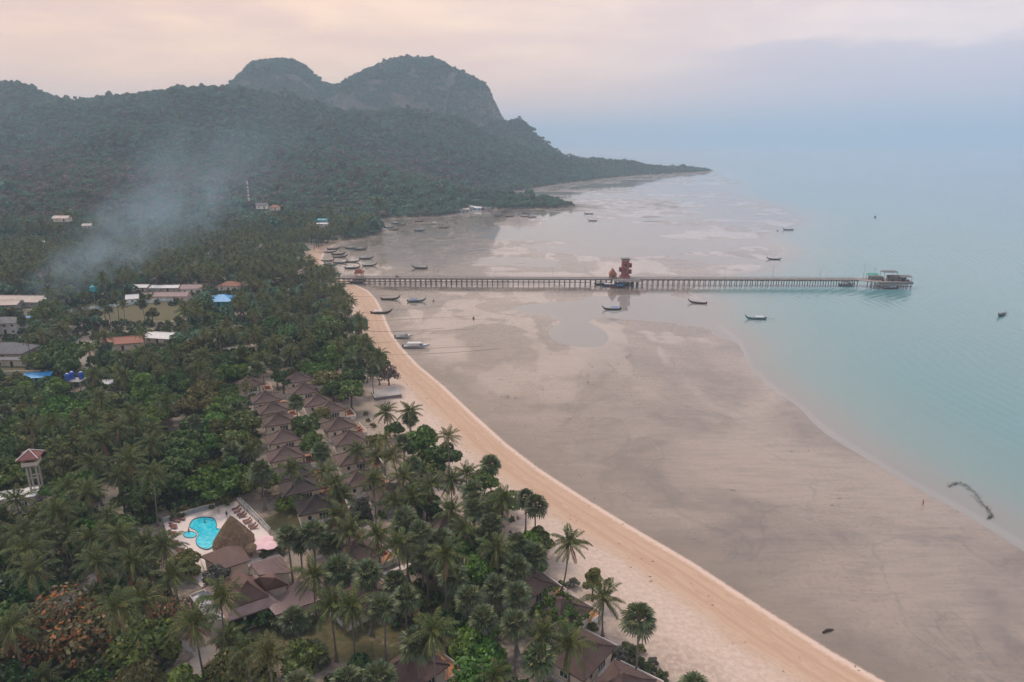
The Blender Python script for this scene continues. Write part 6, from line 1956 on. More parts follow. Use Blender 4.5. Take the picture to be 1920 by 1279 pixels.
bush_px = [(1160, 1240, 1.3, L_GREY), (1175, 1225, 1.1, L_SHRUB), (1190, 1252, 1.2, L_SHRUB), (1215, 1262, 1.0, L_SHRUB), (1240, 1275, .9, L_SHRUB), (1090, 1165, 1.0, L_SHRUB), (1110, 1180, .8, L_OLIVE), (1075, 1100, 1.0, L_GREY), (1050, 1105, 1.0, L_SHRUB),
           (1035, 1110, .8, L_OLIVE), (1200, 1222, .8, L_OLIVE), (1115, 1205, .6, L_OLIVE), (690, 790, .6, L_SHRUB), (686, 778, .7, L_OLIVE), (700, 800, .8, L_OLIVE), (640, 752, 1.0, L_GREY), (425, 948, 1.2, L_OLIVE), (395, 952, 1.2, L_OLIVE), (370, 958, 1.0, L_SHRUB),
           (345, 965, 1.3, L_OLIVE), (330, 975, 1.1, L_SHRUB), (500, 1045, 1.0, L_SHRUB), (515, 1040, 1.1, L_SHRUB), (530, 1036, .9, L_SHRUB), (445, 1065, .7, L_LIME), (520, 1180, 1.1, L_SHRUB), (500, 1170, 1.5, L_DEEP), (495, 1150, 1.6, L_DEEP), (455, 1185, 1.2, L_DEEP),
           (440, 1190, 1.3, L_DEEP), (545, 1185, 1.2, L_SHRUB), (575, 1175, 1.2, L_SHRUB), (1140, 1095, .6, L_OLIVE), (560, 740, .8, L_GREY), (600, 760, .8, L_SHRUB), (1130, 1240, .6, L_OLIVE), (1225, 1245, .7, L_GREY), (640, 905, .9, L_SHRUB), (690, 975, 1.0, L_SHRUB), (600, 1005, 1.0, L_SHRUB)]
for i, (a, b, s, m_) in enumerate(bush_px):
    p = ground(a, b); bush(p[0], p[1], s, m_, i); TAKEN.append((p[0], p[1], 1.4 * s))

# ================================================================== FILLER TREES AND FOREST
CLEAR = [(250, 588, 130, 17), (30, 705, 45, 16), (660, 1215, 150, 55), (380, 700, 70, 6), (470, 655, 40, 6), (585, 790, 12, 60), (620, 900, 35, 40), (740, 850, 40, 45), (690, 790, 40, 30), (720, 930, 20, 15), (780, 1070, 25, 20), (690, 740, 20, 20), (620, 1190, 70, 35), (540, 950, 30, 25), (510, 965, 25, 25), (700, 1050, 30, 22), (740, 1240, 40, 25), (1060, 1240, 70, 40), (485, 985, 26, 30)]
veg_edge = [(1250, 1400), (1180, 1290), (1060, 1190), (1000, 1100), (985, 1010), (900, 925), (830, 872), (770, 840), (690, 800), (660, 760), (690, 725), (690, 690), (665, 640), (655, 600), (645, 565), (630, 540), (606, 512), (600, 490), (588, 465), (570, 448), (560, 436)]
vegw = [tuple(at(a, b, 2.5)[:2]) for a, b in veg_edge]
vegw = [(a + 4.0 * b / math.hypot(a, b) * 0 + (4.5 if b < 300 else 0), b) for a, b in vegw]
inland = vegw + [(vegw[-1][0] - 10, vegw[-1][1] + 60)] + [(at(600, 412, 3)[0], at(600, 412, 3)[1] + 30), (-4000, 4000), (-4000, 0), (vegw[0][0], 0)]
def free(x, y, r):
    for fx, fy, fr in FOOT:
        if (x - fx) ** 2 + (y - fy) ** 2 < (fr + r * .45) ** 2: return False
    return True
def hides(x, y, z, rr):
    px, py = project(np.array([x, y, z])); d = math.hypot(x, y); k = FPX * rr / d
    for a, b, c, e, dist in PROT:
        if d < dist + 2 and a - k * .55 < px < c + k * .55 and b - k * .55 < py < e + k * .7: return True
    return False
clear_w = []
for a, b, c, d in CLEAR:
    p0, p1, p2, p3 = at(a, b, 2.5), at(a + c, b, 2.5), at(a, b - d, 2.5), at(a, b + d, 2.5)
    clear_w.append((p0[0], p0[1], abs(p1[0] - p0[0]), .5 * abs(p2[1] - p3[1]), p0[0] / p0[1]))
def in_clear(x, y):
    for cx, cy_, rx, ry, sk in clear_w:
        dy = y - cy_
        if ((x - cx - sk * dy) / rx) ** 2 + (dy / ry) ** 2 < 1: return True
    return False
# candidate positions on jittered rings, spacing grows with distance
cand = []
r_ = 88.0
while r_ < 620:
    sp_ = 4.6 + .004 * r_
    na_ = int(R(86) * r_ / sp_)
    for k in range(na_):
        a = R(-48) + R(86) * (k + random.uniform(-.35, .35)) / na_
        rr = r_ + random.uniform(-.4, .4) * sp_
        cand.append((rr * math.sin(a), rr * math.cos(a)))
    r_ += sp_ * .92
cand = np.array(cand)
ok = inside(cand[:, 0], cand[:, 1], inland)
cand = cand[ok]
cz, cs, cq = height(cand[:, 0], cand[:, 1], True)
cpx, cpy = project(np.stack([cand[:, 0], cand[:, 1], cz], 1))
ok = (cpx > -400) & (cpx < 1300) & (cpy < 1420) & (cs > 14)
cand, cz, cpx, cpy = cand[ok], cz[ok], cpx[ok], cpy[ok]
order = np.argsort(np.hypot(cand[:, 0], cand[:, 1]))
GRID = {}
def near_taken(x, y, r):
    gx, gy = int(x // 8), int(y // 8)
    for i in (-1, 0, 1):
        for j in (-1, 0, 1):
            for tx, ty, tr in GRID.get((gx + i, gy + j), ()):
                if (x - tx) ** 2 + (y - ty) ** 2 < ((r + tr) * .62) ** 2: return True
    return False
def take(x, y, r): GRID.setdefault((int(x // 8), int(y // 8)), []).append((x, y, r))
for q in TAKEN: take(*q)
count = {'c': 0, 'f': 0, 'b': 0, 's': 0}
for e, kind, x, y, lb in TREES:
    count[{'coconut palm': 'c', 'fan palm': 'f', 'shrub': 's'}.get(kind, 'b')] += 1
LEFT = {'palm': [], 'tree': []}
for i in order:
    x, y = cand[i]; px, py = cpx[i], cpy[i]; d = math.hypot(x, y)
    if in_clear(x, y): continue
    n = vnoise(x, y, 34.0); n2 = random.random()
    # which kind grows here
    if py > 900 and px > 540: pf, pc_, dens = .42, .30, .55          # fan palm grove by the beach
    elif py > 860 and px < 360: pf, pc_, dens = .02, .15, .95        # palm jungle
    elif py > 690 and px < 470: pf, pc_, dens = .03, .12, .95        # dense broadleaf jungle
    elif py > 690: pf, pc_, dens = .15, .15, .5                     # between the bungalows
    elif py > 560: pf, pc_, dens = .06, .50, .92                     # village palms
    else: pf, pc_, dens = .03, .66, .98
    if random.random() > dens: continue
    pc_ = min(.85, max(.02, pc_ + (n - .5) * (.25 if py > 690 and px < 470 else .7)))
    kind = 'f' if n2 < pf else ('c' if n2 < pf + pc_ else 'b')
    H = {'c': random.uniform(9, 14.5), 'f': random.uniform(8, 12), 'b': random.uniform(4.0, 7.2)}[kind]
    wd = random.uniform(.8, 1.35) if kind == 'b' else 1
    rad_ = {'c': 2.4, 'f': 2.2, 'b': 2.8 * wd}[kind]
    if kind == 'b' and near_taken(x, y, rad_): 
        wd *= .72; rad_ *= .72; H *= .8
    if near_taken(x, y, rad_) or not free(x, y, rad_): continue
    if (hides(x, y, cz[i] + H, rad_ * 1.3) or hides(x, y, cz[i] + H * .5, rad_)) and not (690 < py < 960 and px > 440 and random.random() < .22): continue
    take(x, y, rad_)
    lim = {'c': 300, 'f': 120, 'b': 300}[kind]
    if count[kind] < lim and px > -60:
        count[kind] += 1; sd = random.randrange(1000)
        if kind == 'c': coconut(x, y, H, random.uniform(-1.5, 1.5), random.uniform(0, 6.28), 0, sd)
        elif kind == 'f': fanpalm(x, y, H, 0, sd)
        else:
            if py > 690 and px < 470: m_ = random.choice([L_BROAD, L_DEEP, L_DEEP, L_BROAD, L_OLIVE, L_BROAD, L_LIME])
            else: m_ = random.choice([L_BROAD, L_DEEP, L_BROAD, L_OLIVE, L_BROAD, L_BROAD, L_LIME])
            broad(x, y, H, random.choice(['round', 'round', 'spread', 'tall', 'round', 'spread']), m_, wd, sd)
    else:
        LEFT['palm' if kind in 'cf' else 'tree'].append((x, y, cz[i], H, wd))
print('TREES', count, {k: len(v) for k, v in LEFT.items()})

# ---------- labels: which one is meant, told by the landmark it is closest to
landm = [(x, y, ph_) for x, y, ph_ in LAND]
by = {}
GRP = {'coconut palm': 'coconut palms', 'fan palm': 'fan palms', 'broadleaf tree': 'broadleaf trees', 'shrub': 'shrubs on the resort ground'}
CATG = {'coconut palm': 'palm', 'fan palm': 'palm', 'broadleaf tree': 'tree', 'shrub': 'shrub'}
ADJ = {'coconut palm': 'coconut palm', 'fan palm': 'round fan palm', 'broadleaf tree': 'leafy tree', 'shrub': 'low shrub'}
for e, kind, x, y, lb in TREES:
    if lb:
        tag(e, lb, 'tree', 'broadleaf trees'); continue
    ds = sorted((math.hypot(x - a, y - b), c) for a, b, c in landm)
    by.setdefault((kind, ds[0][1]), []).append((ds[0][0], e, ds[1][1]))
second = {}
for (kind, land_), lst in by.items():
    lst.sort(key=lambda q: q[0])
    for k, (d, e, nxt) in enumerate(lst):
        if k == 0: lb = '%s closest to %s' % (ADJ[kind], land_)
        elif k < 8: lb = '%s, %s closest to %s' % (ADJ[kind], ORD[k], land_)
        else:
            j = second.setdefault((kind, land_, nxt), 0); second[(kind, land_, nxt)] += 1
            lb = '%s %s out from %s towards %s' % (ADJ[kind], ORD[j], land_, nxt) if j < len(ORD) else '%s farther out between %s and %s' % (ADJ[kind], land_, nxt)
            if len(lb.split()) > 16: lb = '%s %s out from %s' % (ADJ[kind], ORD[min(k, len(ORD) - 1)], land_)
        tag(e, lb, CATG[kind], GRP[kind] if k < 8 else GRP[kind] + ' around ' + land_)

# ---------- far growth: points on the relief, low detail crowns set on them
low = bpy.data.collections.new('far_growth_kit')       # source shapes, not placed in the scene themselves
def kit(name, me):
    o = bpy.data.objects.new(name, me); low.objects.link(o); return o
far_b = [crown_arrays(300 + i, 4.3, 3.6, 9, 300, .95, zc=4.2) for i in range(3)]
far_s = [crown_arrays(310 + i, 5.2, 2.4, 10, 280, .95, flat=1, zc=4.5) for i in range(2)]
def withstem(me_arr, m, H=4.5):
    v = np.array([(-.2, 0, -1), (.2, 0, -1), (.2, 0, H), (-.2, 0, H), (0, -.2, -1), (0, .2, -1), (0, .2, H), (0, -.2, H)], float); f = np.array([(0, 1, 2, 3), (4, 5, 6, 7)])
    return [(me_arr, m), ((v, f), M_BARK)]
def far_palm(seed, H):
    r = random.Random(seed); ps = []
    for age, az_, tl in frond_plan(r, 1, .7):
        k = dict(FR[age]); v, f = frond_arrays(seed=r.randrange(99), nl=4, lw=.95, ll=1.0, **{a: b for a, b in k.items()}); v = rot_z(v, az_); v[:, 2] += H; ps.append((v, f))
    v = np.array([(-.2, 0, -1), (.2, 0, -1), (.15, 0, H), (-.15, 0, H), (0, -.2, -1), (0, .2, -1), (0, .15, H), (0, -.15, H)], float)
    return [(merge(ps), L_COCO), ((v, np.array([(0, 1, 2, 3), (4, 5, 6, 7)])), M_TRUNK)]
L_FARG = leafmat('far_green_haze_tinted', (.046, .105, .060), (.13, .23, .12), (.16, .17, .09), .06, objvar=.2, hue=.025)  # leaf green shifted paler and bluer: distance haze put into the colour
L_FARO = leafmat('far_olive', (.06, .066, .022), (.14, .125, .045), None, objvar=.3)
kits = [withstem(far_b[0], L_FARG), withstem(far_b[1], L_FARG), withstem(far_b[2], L_FARO), withstem(far_s[0], L_FARG), withstem(far_b[0], L_DRY), withstem(far_s[1], L_DRY), far_palm(1, 11), far_palm(2, 12.5), far_palm(3, 9.5),
        withstem(crown_arrays(330, 1.6, 1.1, 6, 120, .42, zc=.5), L_SHRUB, .5), withstem(crown_arrays(331, 1.8, 1.0, 6, 120, .45, zc=.5), L_DEEP, .5)]
KO = [kit('growth_%02d' % i, amesh('growth_%02d' % i, k)) for i, k in enumerate(kits)]
def scatter(name, pts, idx, rot, scl, label):
    me = bpy.data.meshes.new(name); me.vertices.add(len(pts)); me.vertices.foreach_set('co', np.asarray(pts, np.float32).ravel())
    a = me.attributes.new('pick', 'INT', 'POINT'); a.data.foreach_set('value', np.asarray(idx, np.int32))
    a = me.attributes.new('turn', 'FLOAT', 'POINT'); a.data.foreach_set('value', np.asarray(rot, np.float32))
    a = me.attributes.new('size', 'FLOAT', 'POINT'); a.data.foreach_set('value', np.asarray(scl, np.float32))
    o = link(bpy.data.objects.new(name, me))
    ng = bpy.data.node_groups.new(name, 'GeometryNodeTree')
    ng.interface.new_socket('Geometry', in_out='INPUT', socket_type='NodeSocketGeometry'); ng.interface.new_socket('Geometry', in_out='OUTPUT', socket_type='NodeSocketGeometry')
    N = ng.nodes; Lk = ng.links
    gi, go = N.new('NodeGroupInput'), N.new('NodeGroupOutput')
    ci = N.new('GeometryNodeCollectionInfo'); ci.inputs['Collection'].default_value = low; ci.inputs['Separate Children'].default_value = True; ci.inputs['Reset Children'].default_value = True
    ip = N.new('GeometryNodeInstanceOnPoints'); ip.inputs['Pick Instance'].default_value = True
    def na(nm, ty):
        n = N.new('GeometryNodeInputNamedAttribute'); n.data_type = ty; n.inputs['Name'].default_value = nm; return n.outputs['Attribute']
    cb = N.new('ShaderNodeCombineXYZ'); Lk.new(na('turn', 'FLOAT'), cb.inputs[2])
    Lk.new(gi.outputs[0], ip.inputs['Points']); Lk.new(ci.outputs[0], ip.inputs['Instance']); Lk.new(na('pick', 'INT'), ip.inputs['Instance Index'])
    Lk.new(cb.outputs[0], ip.inputs['Rotation']); Lk.new(na('size', 'FLOAT'), ip.inputs['Scale']); Lk.new(ip.outputs[0], go.inputs[0])
    md = o.modifiers.new('scatter', 'NODES'); md.node_group = ng
    return tag(o, label, kind='stuff')
P_, I_, T_, S_ = [], [], [], []
for k_ in ('palm', 'tree'):
    for x, y, z, H, wd in LEFT[k_]:
        P_.append((x, y, z - .2)); T_.append(random.uniform(0, 6.28))
        if k_ == 'palm': I_.append(random.choice((6, 7, 8))); S_.append(random.uniform(.85, 1.1))
        else: I_.append(random.choice((0, 1, 2, 3, 0))); S_.append(wd * random.uniform(.85, 1.1))
scatter('palm_forest', P_, I_, T_, S_, 'mixed coconut palms and trees of the village plain')
# hillside forest
P_, I_, T_, S_ = [], [], [], []
rr_ = 590.0
XY = []
while rr_ < 2420:
    sp_ = 6.2 + (rr_ - 600) * .0012
    n_ = int(R(104) * rr_ / sp_); a = R(-49) + R(79) * (np.arange(n_) + rng.uniform(-.4, .4, n_)) / n_
    r2_ = rr_ + rng.uniform(-.45, .45, n_) * sp_
    XY.append(np.stack([r2_ * np.sin(a), r2_ * np.cos(a)], 1)); rr_ += sp_ * .95
XY = np.concatenate(XY)
z, s, q = height(XY[:, 0], XY[:, 1], True)
dz = 5.0
slx = (height(XY[:, 0] + dz, XY[:, 1]) - z) / dz; sly = (height(XY[:, 0], XY[:, 1] + dz) - z) / dz
slope_ = np.hypot(slx, sly); facing = -(slx * XY[:, 0] + sly * XY[:, 1]) / np.hypot(XY[:, 0], XY[:, 1])
px, py = project(np.stack([XY[:, 0], XY[:, 1], z + 6], 1))
d = np.hypot(XY[:, 0], XY[:, 1])
keep = (s > np.where(d > 640, 2.5, 9)) & (px > -400) & (px < 1400) & (facing < .9) & (slope_ < 3.2)
keep &= ~((d < 622) & inside(XY[:, 0], XY[:, 1], inland))
keep &= (rng.random(len(XY)) > .15 * (slope_ > 1.6))
for fx, fy, fr in FOOT:
    if fy > 550: keep &= ((XY[:, 0] - fx) ** 2 + (XY[:, 1] - fy) ** 2 > (fr + 2) ** 2)
for a_, b_, c_, e_, dist in PROT:
    if dist > 550: keep &= ~((d < dist) & (d > dist - 60) & (px > a_ - 3) & (px < c_ + 3) & (py > b_ - 2) & (py < e_ + 3))
XY, z, s, slope_, px, py, d = XY[keep], z[keep], s[keep], slope_[keep], px[keep], py[keep], d[keep]
n1 = fbm(XY[:, 0], XY[:, 1], 240, 3); n2 = fbm(XY[:, 0] + 900, XY[:, 1], 90, 3)
low_land = z < 60
dry_p = np.clip(.02 + 1.5 * n1 + .5 * n2 + .45 * smooth(-100, -500, XY[:, 0]) * smooth(75, 35, z) * (d > 800) + .25 * smooth(900, 1200, d) * smooth(110, 60, z) * (px < 900) + .4 * smooth(760, 860, d) * smooth(60, 30, z) * (px < 680), .02, .88) * (d > 640) * smooth(150, 60, z)
palm_p = np.clip(.75 - (d - 600) / 260, 0, .75) * low_land
u = rng.random(len(XY))
idx = np.where(u < palm_p, rng.integers(6, 9, len(XY)), np.where(rng.random(len(XY)) < dry_p, rng.integers(4, 6, len(XY)), rng.choice([0, 1, 2, 3, 0, 3], len(XY))))
size = rng.uniform(.7, 1.25, len(XY)) * np.where(idx >= 6, 1.0, np.where((idx == 4) | (idx == 5), .85, 1.0)) * np.where((slope_ > 1.2) & (z > 140), .6, 1.0)
size = size * np.where((px > 1030) & (d > 1500), .8, 1.0) * (1 + .5 * np.clip(fbm(XY[:, 0], XY[:, 1] + 333, 60, 2) * 2, -.6, .8)); size = np.where(rng.random(len(XY)) < .05, size * 1.7, size)
scatter('hill_forest', np.stack([XY[:, 0], XY[:, 1], z - .6], 1), idx, rng.uniform(0, 6.28, len(XY)), size, 'dense dry season forest covering the hills')
print('HILL', len(XY))
# bushes and small trees clinging to the karst cliffs
gk = []
for poly in (karst_a, karst_b, ridge_tail[:8]):
    poly = np.array(poly)
    for k in range(len(poly) - 1):
        L_ = np.linalg.norm(poly[k + 1, :2] - poly[k, :2]); n_ = int(L_ * 22)
        f_ = rng.random(n_)[:, None]; q_ = poly[k, :2] * (1 - f_) + poly[k + 1, :2] * f_; q_[:, 1] -= rng.uniform(20, 190, n_); q_[:, 0] += rng.uniform(-70, 130, n_); gk.append(q_)
gk = np.concatenate(gk); z = height(gk[:, 0], gk[:, 1])
keepk = (fbm(gk[:, 0] + z * .7, gk[:, 1] + z, 45, 3) > -.07)
gk, z = gk[keepk], z[keepk]
scatter('cliff_growth', np.stack([gk[:, 0], gk[:, 1], z - 2.0], 1), rng.choice([0, 1, 3, 2], len(gk)), rng.uniform(0, 6.28, len(gk)), rng.uniform(.45, 1.0, len(gk)), 'trees clinging to the limestone cliffs')
# mangroves on the spit
sx = [ground(a, b) for a, b in [(905, 386), (960, 385), (1010, 384), (1045, 385)]]
P_ = []
for i in range(len(sx) - 1):
    for k in range(55):
        q_ = sx[i] + (sx[i + 1] - sx[i]) * random.random(); P_.append((q_[0] + random.uniform(-4, 4), q_[1] + random.uniform(-22, 22), q_[2] - .6))
scatter('mangrove_thicket', P_, [random.choice((0, 1, 3)) for _ in P_], [random.uniform(0, 6.28) for _ in P_], [random.uniform(.55, 1.0) for _ in P_], 'mangrove thicket on the mud spit')
# undergrowth beneath the jungle
XY = []
rr_ = 88.0
while rr_ < 520:
    sp_ = 2.1 + .004 * rr_
    n_ = int(R(80) * rr_ / sp_); a = R(-42) + R(80) * (np.arange(n_) + rng.uniform(-.4, .4, n_)) / n_; r2_ = rr_ + rng.uniform(-.45, .45, n_) * sp_
    XY.append(np.stack([r2_ * np.sin(a), r2_ * np.cos(a)], 1)); rr_ += sp_
XY = np.concatenate(XY); XY = XY[inside(XY[:, 0], XY[:, 1], inland)]
z, s, q = height(XY[:, 0], XY[:, 1], True); px, py = project(np.stack([XY[:, 0], XY[:, 1], z], 1))
dens = np.where((px < 480) & (py > 640), .95, np.where(py > 690, np.where((py > 900) & (px > 540), .28, .06), .62))
dens = dens * np.clip(.5 + 1.6 * (vnoise(XY[:, 0], XY[:, 1], 16.0)), .1, 1.2)
dune = (px > 560) & (py > 720) & (s < 34)
dens = np.where(dune, .30 * np.clip(vnoise(XY[:, 0], XY[:, 1], 9.0) * 2 - .55, 0, 1), dens)
keep = (rng.random(len(XY)) < dens) & (px > -120) & (s > np.where(dune, 17, 22))
for fx, fy, fr in FOOT: keep &= ((XY[:, 0] - fx) ** 2 + (XY[:, 1] - fy) ** 2 > (fr + .8) ** 2)
for cx, cy_, rx, ry, sk in clear_w:
    dy = XY[:, 1] - cy_; keep &= ~(((XY[:, 0] - cx - sk * dy) / rx) ** 2 + (dy / ry) ** 2 < 1)
XY, z, dune = XY[keep], z[keep], dune[keep]
scatter('undergrowth', np.stack([XY[:, 0], XY[:, 1], z - .2], 1), rng.integers(9, 11, len(XY)), rng.uniform(0, 6.28, len(XY)), np.where(dune, .45, 1.0) * rng.uniform(.7, 1.7, len(XY)), 'tangled undergrowth beneath the jungle trees')
print('UNDER', len(XY))
SMOKE_D = 0.27

# ================================================================== PEOPLE AND SMALL THINGS
M_SKIN = mat('skin', (.32, .18, .12), .6, .1, 4)
M_HAIR = mat('dark_hair', (.02, .015, .012), .6, .2, 4)
CLOTH = {k: mat('cloth_' + k, c, .85, .12, 4) for k, c in dict(blue=(.06, .10, .22), red=(.40, .08, .07), white=(.6, .58, .55), black=(.02, .02, .025), pink=(.55, .22, .24)).items()}
def person(px, py, label, pose='stand', rz=0.0, top=None, low='blue', zoff=0.0, z=None):
    p = ground(px, py)
    if z is not None: p = at(px, py, z)
    # joints: pelvis, chest, neck, head top, limbs
    if pose == 'sit':
        J = dict(pel=(0, 0, .16), ch=(-.10, 0, .50), nk=(-.10, 0, .68), hd=(-.08, 0, .92), kl=(.38, .13, .42), kr=(.38, -.13, .36), fl=(.62, .13, .06), fr=(.70, -.14, .06), el=(-.28, .28, .36), er=(-.28, -.28, .36), hl=(-.34, .30, .08), hr=(-.34, -.30, .08))
    elif pose == 'walk':
        J = dict(pel=(0, 0, .92), ch=(.04, 0, 1.28), nk=(.05, 0, 1.46), hd=(.07, 0, 1.70), kl=(.16, .10, .50), kr=(-.06, -.10, .48), fl=(.24, .10, .06), fr=(-.28, -.10, .10), el=(-.10, .25, 1.10), er=(.12, -.25, 1.10), hl=(-.05, .26, .84), hr=(.30, -.24, .92))
    else:
        J = dict(pel=(0, 0, .92), ch=(0, 0, 1.28), nk=(0, 0, 1.46), hd=(.02, 0, 1.70), kl=(.03, .11, .50), kr=(.03, -.11, .50), fl=(0, .13, .06), fr=(0, -.13, .06), el=(-.02, .27, 1.10), er=(-.02, -.27, 1.10), hl=(.08, .28, .84), hr=(.08, -.28, .84))
    shl = tuple(np.array(J['ch']) + (0, .17, .08)); shr = tuple(np.array(J['ch']) + (0, -.17, .08))
    hpl = tuple(np.array(J['pel']) + (0, .10, -.04)); hpr = tuple(np.array(J['pel']) + (0, -.10, -.04))
    toe = lambda f: tuple(np.array(J[f]) + (.16, 0, -.03))
    names = ['pel', 'ch', 'nk', 'hd']
    V = [J['pel'], J['ch'], J['nk'], J['hd'], shl, J['el'], J['hl'], shr, J['er'], J['hr'], hpl, J['kl'], J['fl'], toe('fl'), hpr, J['kr'], J['fr'], toe('fr')]
    E = [(0, 1), (1, 2), (2, 3), (1, 4), (4, 5), (5, 6), (1, 7), (7, 8), (8, 9), (0, 10), (10, 11), (11, 12), (12, 13), (0, 14), (14, 15), (15, 16), (16, 17)]
    rad_ = [.15, .16, .06, .11, .075, .05, .04, .075, .05, .04, .10, .065, .045, .04, .10, .065, .045, .04]
    me = bpy.data.meshes.new('person'); me.from_pydata(V, E, []); me.materials.append(M_SKIN)
    o = bpy.data.objects.new('person', me); o.location = (p[0], p[1], p[2] + zoff); o.rotation_euler = (0, 0, rz); link(o)
    md = o.modifiers.new('skin', 'SKIN'); o.modifiers.new('smooth', 'SUBSURF').levels = 1
    for i, r_ in enumerate(rad_): me.skin_vertices[0].data[i].radius = (r_, r_)
    me.skin_vertices[0].data[0].use_root = True
    tag(o, label, 'person')
    hd = np.array(J['hd']); MB().tube([hd + (-.02, 0, -.06), hd + (-.02, 0, .05), hd + (0, 0, .13)], [.125, .125, .04], 8).build('hair', M_HAIR, o)
    MB().tube([np.array(J['pel']) + (0, 0, -.14), np.array(J['pel']) + (0, 0, .10)], [.19, .18], 9).build('shorts', CLOTH[low], o)
    if top: MB().tube([np.array(J['pel']) + (0, 0, .08), np.array(J['ch']), np.array(J['ch']) + (0, 0, .12)], [.18, .20, .13], 9).build('shirt', CLOTH[top], o)
    return o
person(1018, 942, 'person in dark shorts walking alone on the dry beach', 'walk', -1.2, None, 'black')
person(960, 972, 'seated person on the towel side nearer the palms', 'sit', .4, None, 'blue')
person(971, 974, 'seated person in red beside the beach towel', 'sit', .6, 'red', 'red')
person(1730, 949, 'person in pink walking at the shallow waterline', 'walk', 2.0, 'pink', 'red')
person(663, 571, 'person standing on the beach close to the pier', 'stand', 0, 'black', 'black')
person(683, 604, 'person in dark clothes standing on the beach by the big trees', 'stand', 1, 'black', 'black')
person(*zpt(590, 208), 'person in white walking across the sun deck', 'walk', 1.0, 'white', 'red', z=DZ)
person(*zpt(667, 246), 'person in black standing on the sun deck', 'stand', 2.0, 'black', 'black', z=DZ)
person(*zpt(470, 330), 'swimmer standing in the large curvy pool', 'stand', 0.5, None, 'black', z=DZ - .95)
person(*zpt(320, 404), 'child standing in the small round pool', 'stand', 0.5, 'blue', 'blue', z=DZ - .75)
p = ground(956, 974); o = MB().box((0, 0, .03), (1.9, .9, .05), .3).build('beach_towel', M_LBLUE, loc=tuple(p)); tag(o, 'pale blue beach towel on the sand by the seated pair', 'towel')

# fish trap of brush and stakes in the shallows
pts = [at(a, b, .1) for a, b in [(1779, 913), (1788, 907), (1800, 906), (1815, 913), (1826, 925), (1836, 938), (1846, 950), (1856, 960), (1860, 970), (1850, 973)]]
ft = empty('fish_trap', tuple(pts[0])); tag(ft, 'curved dark brush and net fish trap in the shallow water', 'fish trap')
for i in range(len(pts) - 1):
    for k in range(5):
        q = pts[i] + (pts[i + 1] - pts[i]) * k / 5 - pts[0]
        MB().tube([(q[0], q[1], -.6), (q[0] + random.uniform(-.15, .15), q[1] + random.uniform(-.15, .15), random.uniform(.3, .8))], .05, 4).build('stake', M_DARK, ft)
    m = MB(); dv = pts[i + 1] - pts[i]; nv = np.array([-dv[1], dv[0], 0]); nv = nv / np.linalg.norm(nv)
    for k in range(13):
        f = random.random(); q = pts[i] - pts[0] + dv * f + nv * random.gauss(0, .4)
        m.tube([(q[0], q[1], -.1), (q[0] + random.gauss(0, .5), q[1] + random.gauss(0, .5), random.uniform(.05, .3))], .035, 3)
    o = m.build('brush', M_DARK, ft); o['kind'] = 'stuff'

# dark weed covered clumps on the wet sand
m = MB()
wl_ = [(1180, 670, 9), (1172, 671, 6), (1140, 682, 5), (1147, 687, 5), (1163, 682, 5), (1110, 688, 4), (1105, 683, 3), (1096, 720, 6), (1108, 719, 8), (940, 712, 5), (955, 717, 5), (942, 742, 8), (951, 746, 6), (966, 747, 4), (1016, 731, 5), (1045, 746, 4), (1031, 663, 4), (1123, 664, 3), (1000, 659, 3), (1102, 703, 3), (1135, 690, 4), (1152, 691, 3), (1333, 685, 2), (1517, 845, 4), (1484, 846, 3), (1372, 919, 4), (1378, 920, 3), (1421, 942, 3), (1558, 948, 4), (1575, 935, 3), (1010, 760, 3), (920, 735, 5), (1066, 785, 4), (1188, 760, 3), (1115, 935, 3), (985, 798, 3)]
for a, b, c in wl_:
    for k in range(4):
        q = ground(a + random.gauss(0, c * .5), b + random.gauss(0, c * .16)); s = c * .045 * random.uniform(.6, 1.4)
        n = 9; ring = []
        for j in range(n):
            an_ = 2 * math.pi * j / n; rr = s * random.uniform(.7, 1.25); ring.append((q[0] + rr * 1.5 * math.cos(an_), q[1] + rr * math.sin(an_), q[2] - .03))
        topq = (q[0], q[1], q[2] + .10 + .05 * s)
        for j in range(n): m.poly([ring[j], ring[(j + 1) % n], topq])
M_WEED = mat('sea_weed', (.055, .047, .034), .9, .4, 3.0, .4, 12)
o = m.build('weed_clumps', M_WEED); tag(o, 'dark weed covered clumps scattered on the wet sand', kind='stuff')

# tide wrack: bits of weed, husks and driftwood in broken lines along the beach
m = MB()
cw = np.array(coast[:24])
for i in range(len(cw) - 1):
    L_ = np.linalg.norm(cw[i + 1] - cw[i])
    for k in range(int(L_ * 1.1)):
        q = cw[i] + (cw[i + 1] - cw[i]) * random.random()
        nn = np.array([-(cw[i + 1] - cw[i])[1], (cw[i + 1] - cw[i])[0]]); nn = nn / np.linalg.norm(nn)
        off = random.choice((random.gauss(1.0, .5), random.gauss(7.5, 1.0), random.gauss(13.5, 1.2), random.uniform(0, 20)))
        for sg in (1, -1):
            e_ = q + nn * off * sg
            if coast_sdf(np.array([e_[0]]), np.array([e_[1]]))[0] > 0: break
        if vnoise(e_[0], e_[1], 7.0) < .52: continue
        s_ = random.uniform(.08, .30); z_ = gz(e_[0], e_[1]); a_ = random.uniform(0, 3.14)
        m.tube([(e_[0] - s_ * math.cos(a_), e_[1] - s_ * math.sin(a_), z_), (e_[0], e_[1], z_ + .05), (e_[0] + s_ * math.cos(a_), e_[1] + s_ * math.sin(a_), z_)], [.03, s_ * .4, .03], 4)
o = m.build('tide_wrack', M_WEED); tag(o, 'broken lines of weed and husks along the beach', kind='stuff')

